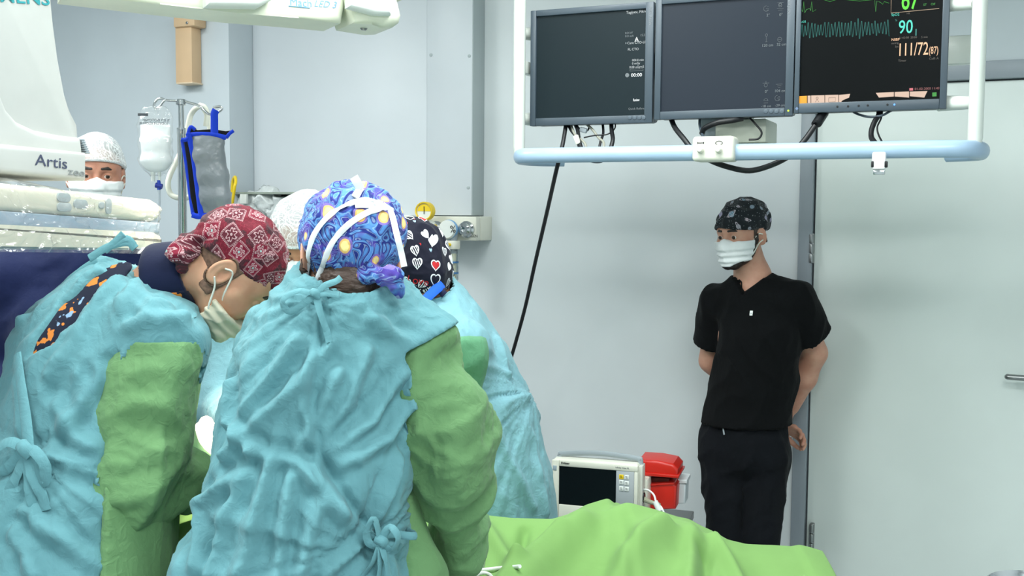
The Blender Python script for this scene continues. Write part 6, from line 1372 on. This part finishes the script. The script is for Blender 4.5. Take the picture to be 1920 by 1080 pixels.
    lo, hi = lohi(shR, elR, wrR, m=.14); slv = sdf_obj('gown_sleeve', Sx, lo, hi, .0062, M_SLEEVE, gown, disp=dSl)
    sL = I(off(limb([shL, elL, wrL], [.080, .078, .055], .03), .008), half(shL + np.array([0, 0, .0]), (0, 0, -1)), half(wrL, elL - wrL)); sdf_obj('gown_sleeve', sL, *lohi(shL, elL, wrL, m=.13), .009, M_SLEEVE, gown, disp=crumple(72, .8))
    sdf_obj('glove', off(gl, .0016), wrR - .2, wrR + .22, .005, M_GLOVE, root); sdf_obj('glove', off(gl2, .0016), wrL - .2, wrL + .22, .006, M_GLOVE, root)
    n = grad(G, wt[None], 5e-3)[0]; bow(gown, onto(G, wt, .008)[0], nrm((1, -.3, .0)), nrm((0, 0, 1)), n, 1.25, tails=((.30, -1.9), (.45, -1.2), (-.9, -1.9)), loops_=((-.75, -.15), (.5, -.3)))
    n = grad(G, kt[None], 5e-3)[0]; k0 = onto(G, kt, .014)[0]; bm = bmesh.new()
    for pts in (((-.03, .0, -.01), (.0, .0, .014), (.02, .0, .034)), ((-.07, 0, -.03), (-.02, 0, .0), (.03, 0, .012), (.05, 0, -.004)), ((.0, 0, .01), (.028, 0, .02), (.045, -.0, .004)), ((-.05, 0, -.035), (-.10, 0, -.07), (-.16, .0, -.13))):
        tube(bm, [k0 + np.array(v) * .8 for v in pts], 0, 8, 5, (.0085, .003, (0, -1, .3)))
    fin(bm, 'gown_tie', M_GOWN, gown, ang=60)
    strip_on('gown_tie', G, [(44, 668), (50, 720), (58, 790), (62, 842)], .012, .004, M_GOWN, gown, .014)
    # protective collar
    ax_ = nrm(n1 - n0); ca_, cb_ = n0 - ax_ * .012, n0 + ax_ * .052; Cc = sub(econe(ca_, cb_, .088, .080, .076, .072, L), rc(ca_ - ax_ * .1, cb_ + ax_ * .1, .064, .060)); Cc = I(Cc, half(ca_ - ax_ * .012, ax_), half(cb_ + ax_ * .008, -ax_))
    col = sdf_obj('collar', Cc, *lohi(ca_, cb_, m=.12), .0042, cloth('collar_navy', (16, 24, 54), .75, .1), root)
    col2 = I(off(Cc, .002), half(cb_ - ax_ * .030, ax_), half(q(345, 545, 2.2), (0.2, -.2, -1))); sdf_obj('printed_collar_edge', col2, *lohi(ca_, cb_, m=.12), .0042, M_FEATH, col)
    # cap: plane of the brim runs from the nape knot to the brow
    def cs_(p):
        e = U(.03, ell((0, -.012, .038), (.083, .106, .096)), ell((0, -.045, .050), (.078, .074, .070)))
        return np.maximum(e(p), -(p[:, 2] - .022 - .30 * (p[:, 1])))
    cf = H.wrap(cs_); lo, hi = H.box(.18); az = azim(H.C, nrm(CAM - H.C) + np.array([0, 0, .3]))
    cd = lambda p: .005 * ridge(along(warp(p, 8, .03, 5), H.d(0, 1, .2), 2.4) * 16, 8) + .003 * ridge(warp(p, 14, .03, 6) * 26, 9) - .003
    cap = sdf_obj('surgical_cap', cf, lo, hi, .0038, M_C_RED, root, uv=az, disp=cd)
    k = q(345, 470, 2.20); sdf_obj('cap_knot', U(.014, ell(k, (.030, .026, .020)), rc(k, q(330, 474, 2.18), .014, .016), rc(k, q(340, 500, 2.19), .016, .010), rc(q(352, 452, 2.22), q(386, 440, 2.22), .014, .022)), k - .1, k + .12, .004, M_C_RED, cap, uv=az, disp=lambda p: .010 * ridge(along(p, (.8, 0, .3), 2) * 30, 4) - .003)
    hair = lambda p: np.maximum(np.maximum(H.f(p) - .0035, -H.wrap(both(ell((.090, -.012, -.006), (.024, .026, .036))))(p)), H.wrap(lambda v: np.maximum(np.maximum(-.060 - v[:, 2], v[:, 2] - .06), v[:, 1] - .014 - .1 * v[:, 2]))(p))
    sdf_obj('hair', hair, lo, hi, .0034, M_STUB, root, disp=lambda p: .001 * noise(p * 300, 3))
    eyes(H, root); brows(H, root, M_HAIR); mask_on(H, root, -.052, -.115, mat=cloth('mask_cream', (222, 214, 190), .85, .06)); loops(H, root, 1, ((-.055, .010), (-.090, -.036))); loops(H, root, -1)
    return root
surgeon_a()

# ================================================================== surgeon with the dark heart print cap
def surgeon_c():
    L = nrm((.30, -.95, 0)); f = nrm((-.95, -.30, 0)) * 1; f = nrm((-.95, .30, 0)); L = nrm((.30, .95, 0)); q = P; D = 2.90
    hc = q(768, 506, D); H = Head(hc, nrm((-.60, .50, -.62)), nrm((-.25, .22, .94)), scale=1.02)
    n0, n1 = q(800, 540, D), H.w(0, -.03, -.06)
    c1, c2, c3, c4, c5 = q(820, 610, D), q(850, 700, D), q(886, 800, D - .0), q(912, 900, D), q(922, 1010, D)
    shN, elN, wrN = q(850, 660, D - .17), q(828, 830, D - .16), q(740, 900, D - .14); shF, elF, wrF = q(818, 650, D + .15), q(790, 820, D + .14), q(700, 880, D + .05)
    ft = np.array([c5[0] + .02, c5[1], 0]); lat = np.array([-L[0], -L[1], 0]); aN, aF = ft + lat * .11 + np.array([0, 0, .07]), ft - lat * .11 + np.array([0, 0, .07])
    body = torso([(c5, .15, .11), (c4, .14, .10), (c3, .15, .105), (c2, .13, .10), (c1, .10, .07)], L); gl, gl2 = hand_sdf(wrN, nrm((-.9, .1, -.3)), ZV, 1, 30), hand_sdf(wrF, nrm((-.9, -.1, -.3)), ZV, -1, 30)
    body = U(.03, body, rc(c1, shN, .04, .035), rc(c1, shF, .04, .035), limb([c1 + (n0 - c1) * .4, n0, n1], [.06, .056, .054])); body = U(.02, body, limb([shN, elN, wrN], [.05, .04, .03]), limb([shF, elF, wrF], [.05, .04, .03]), limb([c5 + lat * .09, aN], [.08, .042]), limb([c5 - lat * .09, aF], [.08, .042]), foot(aN * [1, 1, 0], f), foot(aF * [1, 1, 0], f), gl, gl2); body = U(.018, body, H.f)
    lo, hi = lohi(hc, shN, shF, wrN, wrF, aN * [1, 1, 0], aF, m=.18); lo[2] = -.01
    root = sdf_obj('person', body, lo, hi, .018, M_SKIN_D, None, ft, fines=((hc - .13, hc + .14, .0046),))
    tag(root, 'stooping surgeon in teal gown with dark heart print cap beyond the drape', 'person')
    G = torso([(np.array([c5[0] + .02, c5[1], .22]), .30, .26), (c5, .21, .165), (c4, .205, .160), (c3, .200, .158), (c2, .185, .138), (c1, .150, .105)], L, .07)
    G = U(.06, G, rc(c1, shN + np.array([0, .02, 0]), .085, .080), rc(c1, shF, .085, .078), rc(c1, n0 + (c1 - n0) * .05, .098, .078), rc(shN, shN + (elN - shN) * .3, .084, .08)); G = U(.05, G, limb([shF, elF, wrF], [.078, .076, .055], .03))
    g = crumple(91, 1.1, (-.4, 0, .9), 2.4, 1.0); e1 = np.array([1., 0, 0]); wt = trace(G, 985, 745, 1.5)
    folds = [[onto(G, trace(G, x, y, 1.5))[0] for x, y in p] for p in ([(985, 745), (950, 760), (915, 800)], [(900, 560), (930, 640), (950, 700)], [(930, 800), (960, 870), (1000, 950)], [(1000, 820), (1010, 890), (1020, 960)])]
    def dG(p):
        w = warp(p, 5, .04, 2); d = g(p) * .8 + .010 * crease(fan(w, wt, e1, ZV, 3.4, 1), 61) + .005 * crease(fan(w, wt, e1, ZV, 9, 2), 62) - .012
        for fl in folds: r = polydist(p, fl); d = d + .012 * np.exp(-(r / .014) ** 2)
        return d.astype(F32)
    Gc = I(sub(G, rc(n0, n1, .062, .07), .006), half((0, 0, .24), (0, 0, 1)), half(n0 - (c1 - n0) * .2, nrm((.25, 0, -1))))
    lo, hi = lohi(n0, shN, shF, wrF, c5 + .2, c5 - .2, np.array([c5[0] - .3, c5[1] - .25, .25]), np.array([c5[0] + .3, c5[1] + .25, .25]), m=.13)
    gown = sdf_obj('surgical_gown', Gc, lo, hi, .014, M_GOWNC, root, fines=(((c1[0] - .1, lo[1], .9), (hi[0], c1[1] + .1, hi[2]), .0075),), disp=dG)
    Sx = U(.04, rc(shN, elN, .088, .080), rc(elN, wrN, .08, .055)); Sx = I(Sx, half(q(890, 636, D - .2), nrm((-.10, 0, -1)))); sdf_obj('gown_sleeve', Sx, *lohi(shN, elN, wrN, m=.13), .008, M_SLEEVE2, gown, disp=crumple(92, 1.0, (0, 0, 1), 2.5))
    gp = lambda p: np.maximum(np.maximum(G(p) - .008, (p - c4.astype(F32)) @ np.array([.94, -.34, 0], F32) - .012), np.maximum(p[:, 2] - 1.22, .9 - p[:, 2])); sdf_obj('green_front_panel', gp, c5 - np.array([.3, .35, .3]), c5 + np.array([.3, .3, .5]), .009, M_SLEEVE2, gown, disp=lambda p: .008 * ridge(along(warp(p, 5, .04, 5), (0, 0, 1), 3) * 9, 36))
    cf = H.wrap(lambda p: np.maximum(U(.03, ell((0, -.010, .032), (.092, .112, .098)), ell((0, -.05, .03), (.084, .076, .076)), ell((0, -.040, -.030), (.080, .074, .078)))(p), -(p[:, 2] + .095 - .12 * p[:, 1]))); lo, hi = H.box(.18)
    cd = lambda p: .005 * ridge(along(warp(p, 8, .03, 5), (.3, 0, 1), 2.4) * 14, 8) + .003 * ridge(warp(p, 14, .03, 6) * 26, 9) - .003
    cap = sdf_obj('surgical_cap', cf, lo, hi, .0042, M_C_HEART, root, uv=azim(H.C, nrm(CAM - H.C) + np.array([.3, 0, 0])), disp=cd)
    try: text_on('lettering', lambda p: H.wrap(lambda p: U(.03, ell((0, -.010, .032), (.092, .112, .098)), ell((0, -.05, .03), (.084, .076, .076)), ell((0, -.040, -.030), (.080, .074, .078)))(p))(p) - cd(p), 'Love', 783, 532, .030, cloth('print_red', (170, 36, 40), .8, .0), cap, -.2, .003, 1.8)
    except Exception as ex: print('text', ex)
    M_TB = cloth('tie_blue', (28, 88, 190), .7, .1)
    strip_on('neck_tie', lambda p: np.minimum(G(p) - .006, cf(p)), [(826, 530), (820, 542), (806, 556), (796, 566)], .014, .004, M_TB, cap, .006, d0=1.8)
    k = q(826, 538, D - .09); tube_obj('tie_end', [k, k + np.array([.004, -.01, -.012]), k + np.array([.012, -.012, -.020])], 0, cloth('tie_navy', (26, 30, 60), .7, .1), cap, 8, 4, (.010, .004, (0, -1, 0)))
    sdf_obj('hair', lambda p: np.maximum(H.f(p) - .006, H.wrap(lambda v: np.maximum(np.maximum(-.07 - v[:, 2], v[:, 2] - .03), v[:, 1] + .01))(p)), lo, hi, .005, M_HAIR, root)
    sdf_obj('glove', off(gl, .0016), wrN - .22, wrN + .2, .006, M_GLOVE, root); sdf_obj('glove', off(gl2, .0016), wrF - .22, wrF + .2, .006, M_GLOVE, root); mask_on(H, root)
    return root
surgeon_c()

# ================================================================== nurses in net caps
def bouffant(H, root, sx=.104, z0=.018, tilt=.28, yc=-.02, zc=.055):
    e = U(.03, ell((0, yc, zc), (sx, .122, .098)), ell((0, yc, zc - .03), (sx * .96, .112, .07)))
    fl = lambda p: np.maximum(e(p), -(p[:, 2] - z0 - tilt * p[:, 1])); lo, hi = H.box(.2)
    d = lambda p: .004 * crease(warp((p - H.C.astype(F32)) @ H.M.T.astype(F32), 9, .03, 4) * 14, 5) + .0015 * crease(p * 38, 6) - .003
    c = sdf_obj('net_cap', H.wrap(fl), lo, hi, .0042, M_NET, root, uv=azim(H.C, CAM - H.C), disp=d)
    ring = [H.w(sx * .93 * math.cos(a), yc * .5 + .105 * math.sin(a), z0 + tilt * (yc * .5 + .105 * math.sin(a)) + .002) for a in np.linspace(0, 2 * math.pi, 30)]
    tube_obj('elastic_band', ring, .0042, M_TIE, c, 8, 1)
    hr = lambda p: np.maximum(head_cache(p) - .009, -(p[:, 2] - z0 - .012 - tilt * p[:, 1])); sdf_obj('hair', H.wrap(off(hr, -.006)), lo, hi, .005, M_HAIR, root); return c
def person_d():
    D = 3.02; q = lambda x, y, d=D: P(x, y, d); f = nrm((.10, -.99, 0)); L = nrm((.99, .10, 0))
    hc = q(576, 458); H = Head(hc, nrm((-.12, -.86, -.48)), nrm((-.06, -.48, .87)))
    n0, n1 = q(556, 545, D + .04), H.w(0, -.03, -.06); c1, c2, c3, c4 = q(545, 618, D + .04), q(540, 700, D + .04), q(535, 840, D + .06), q(535, 1000, D + .08)
    sA, eA, wA = q(440, 625, D + .02), q(425, 770, D - .08), q(450, 800, D - .33); sB, eB, wB = q(650, 630, D + .02), q(668, 770, D - .05), q(600, 800, D - .3)
    ft = np.array([c4[0], c4[1], 0]); aA, aB = ft + np.array([-.1, 0, .07]), ft + np.array([.1, 0, .07])
    body = torso([(c4, .15, .10), (c3, .14, .10), (c2, .15, .10), (c1, .13, .08)], L); gl, gl2 = hand_sdf(wA, nrm((.3, -.9, -.2)), ZV, -1, 30), hand_sdf(wB, nrm((-.4, -.9, -.2)), ZV, 1, 30)
    body = U(.03, body, rc(c1, sA, .055, .05), rc(c1, sB, .055, .05), limb([c1, n0, n1], [.06, .054, .05]), limb([sA, eA, wA], [.048, .038, .028]), limb([sB, eB, wB], [.048, .038, .028]), limb([c4 + np.array([-.08, 0, 0]), aA], [.08, .042]), limb([c4 + np.array([.08, 0, 0]), aB], [.08, .042]), foot(aA * [1, 1, 0], f), foot(aB * [1, 1, 0], f)); body = U(.012, body, gl, gl2); body = U(.016, body, H.f)
    lo, hi = lohi(hc, sA, sB, wA, wB, aA * [1, 1, 0], m=.17); lo[2] = -.01
    root = sdf_obj('person', body, lo, hi, .02, M_SKIN_D, None, ft, fines=((hc - .13, hc + .14, .0034),)); tag(root, 'masked nurse in a white net cap half hidden behind the blue swirl cap', 'person')
    G = torso([(np.array([c4[0], c4[1], .24]), .27, .2), (c4, .19, .14), (c3, .175, .132), (c2, .18, .13), (c1, .145, .10)], L, .06); G = U(.05, G, rc(c1, sA, .078, .072), rc(c1, sB, .078, .072), limb([sA, eA, wA], [.074, .076, .05], .03), limb([sB, eB, wB], [.074, .076, .05], .03))
    Gc = I(sub(G, rc(n0, n1, .07, .075), .006), half((0, 0, .24), (0, 0, 1)))
    gown = sdf_obj('surgical_gown', Gc, *lohi(n0, sA, sB, wA, wB, ft + np.array([.2, .1, .3]), ft + np.array([-.2, -.1, .3]), m=.14), .011, M_GOWNC, root, disp=crumple(101, 1.0, (.7, 0, .7), 2.6))
    strip_on('seam', G, [(462, 660), (450, 690), (440, 715), (425, 740)], .0022, .0015, M_BLACK, gown, .012, d0=2.0)
    sdf_obj('glove', off(gl, .0016), wA - .22, wA + .2, .007, M_GLOVE, root); sdf_obj('glove', off(gl2, .0016), wB - .22, wB + .2, .007, M_GLOVE, root)
    eyes(H, root, (50, 36, 28), look=(0, 1, -.5)); brows(H, root, M_HAIR); mask_on(H, root, -.006); loops(H, root, 1); loops(H, root, -1); bouffant(H, root, .102, .024, .20, -.018, .048)
person_d()
def person_e():
    D = 3.5; q = lambda x, y, d=D: P(x, y, d); f = nrm((.35, -.93, 0)); L = nrm((.93, .35, 0))
    hc = q(180, 332); H = Head(hc, nrm((.38, -.92, -.04)), nrm((.03, -.05, 1)), scale=1.0)
    n0, n1 = q(172, 425, D + .05), H.w(0, -.03, -.06); c1, c2, c3, c4 = q(150, 505, D + .05), q(145, 600, D + .05), q(140, 740, D + .05), q(140, 900, D + .05)
    sA, eA, wA = q(20, 520, D - .02), q(-10, 690, D), q(40, 800, D - .2); sB, eB, wB = q(282, 520, D + .1), q(310, 690, D + .08), q(250, 800, D - .1)
    ft = np.array([c4[0], c4[1], 0]); aA, aB = ft - L * .1 + np.array([0, 0, .07]), ft + L * .1 + np.array([0, 0, .07])
    gl, gl2 = hand_sdf(wA, nrm((.6, -.7, -.3)), ZV, -1, 25), hand_sdf(wB, nrm((-.6, -.6, -.3)), ZV, 1, 25)
    body = torso([(c4, .16, .11), (c3, .15, .105), (c2, .165, .11), (c1, .14, .085)], L); body = U(.03, body, rc(c1, sA, .06, .055), rc(c1, sB, .06, .055), limb([c1, n0, n1], [.07, .06, .055]), limb([sA, eA, wA], [.052, .042, .03]), limb([sB, eB, wB], [.052, .042, .03]), limb([c4 - L * .09, aA], [.085, .042]), limb([c4 + L * .09, aB], [.085, .042]), foot(aA * [1, 1, 0], f), foot(aB * [1, 1, 0], f)); body = U(.012, body, gl, gl2); body = U(.016, body, H.f)
    lo, hi = lohi(hc, sA, sB, wA, wB, aA * [1, 1, 0], m=.17); lo[2] = -.01
    root = sdf_obj('person', body, lo, hi, .02, M_SKIN_E, None, ft, fines=((hc - .12, hc + .13, .0028),)); tag(root, 'masked person in a white net cap and navy clothing peering from behind the C-arm', 'person')
    G = torso([(np.array([c4[0], c4[1], .24]), .25, .19), (c4, .22, .155), (c3, .21, .15), (c2, .22, .15), (c1, .17, .11)], L, .06); G = U(.05, G, rc(c1, sA, .085, .078), rc(c1, sB, .085, .078), limb([sA, eA, wA], [.078, .074, .05], .03), limb([sB, eB, wB], [.078, .074, .05], .03))
    Gc = I(sub(G, rc(n0, n1, .07, .075), .006), half((0, 0, .24), (0, 0, 1)))
    sdf_obj('navy_gown', Gc, *lohi(n0, sA, sB, wA, wB, ft + np.array([.2, .1, .3]), ft + np.array([-.2, -.1, .3]), m=.14), .012, M_NAVY, root, disp=crumple(111, .9, (0, 0, 1), 2.6))
    eyes(H, root, (62, 42, 28), look=(-.12, 1, -.04)); brows(H, root, M_HAIR); mask_on(H, root, -.012); loops(H, root, 1); loops(H, root, -1); bouffant(H, root, .090, .034, .20, -.02, .048)
person_e()
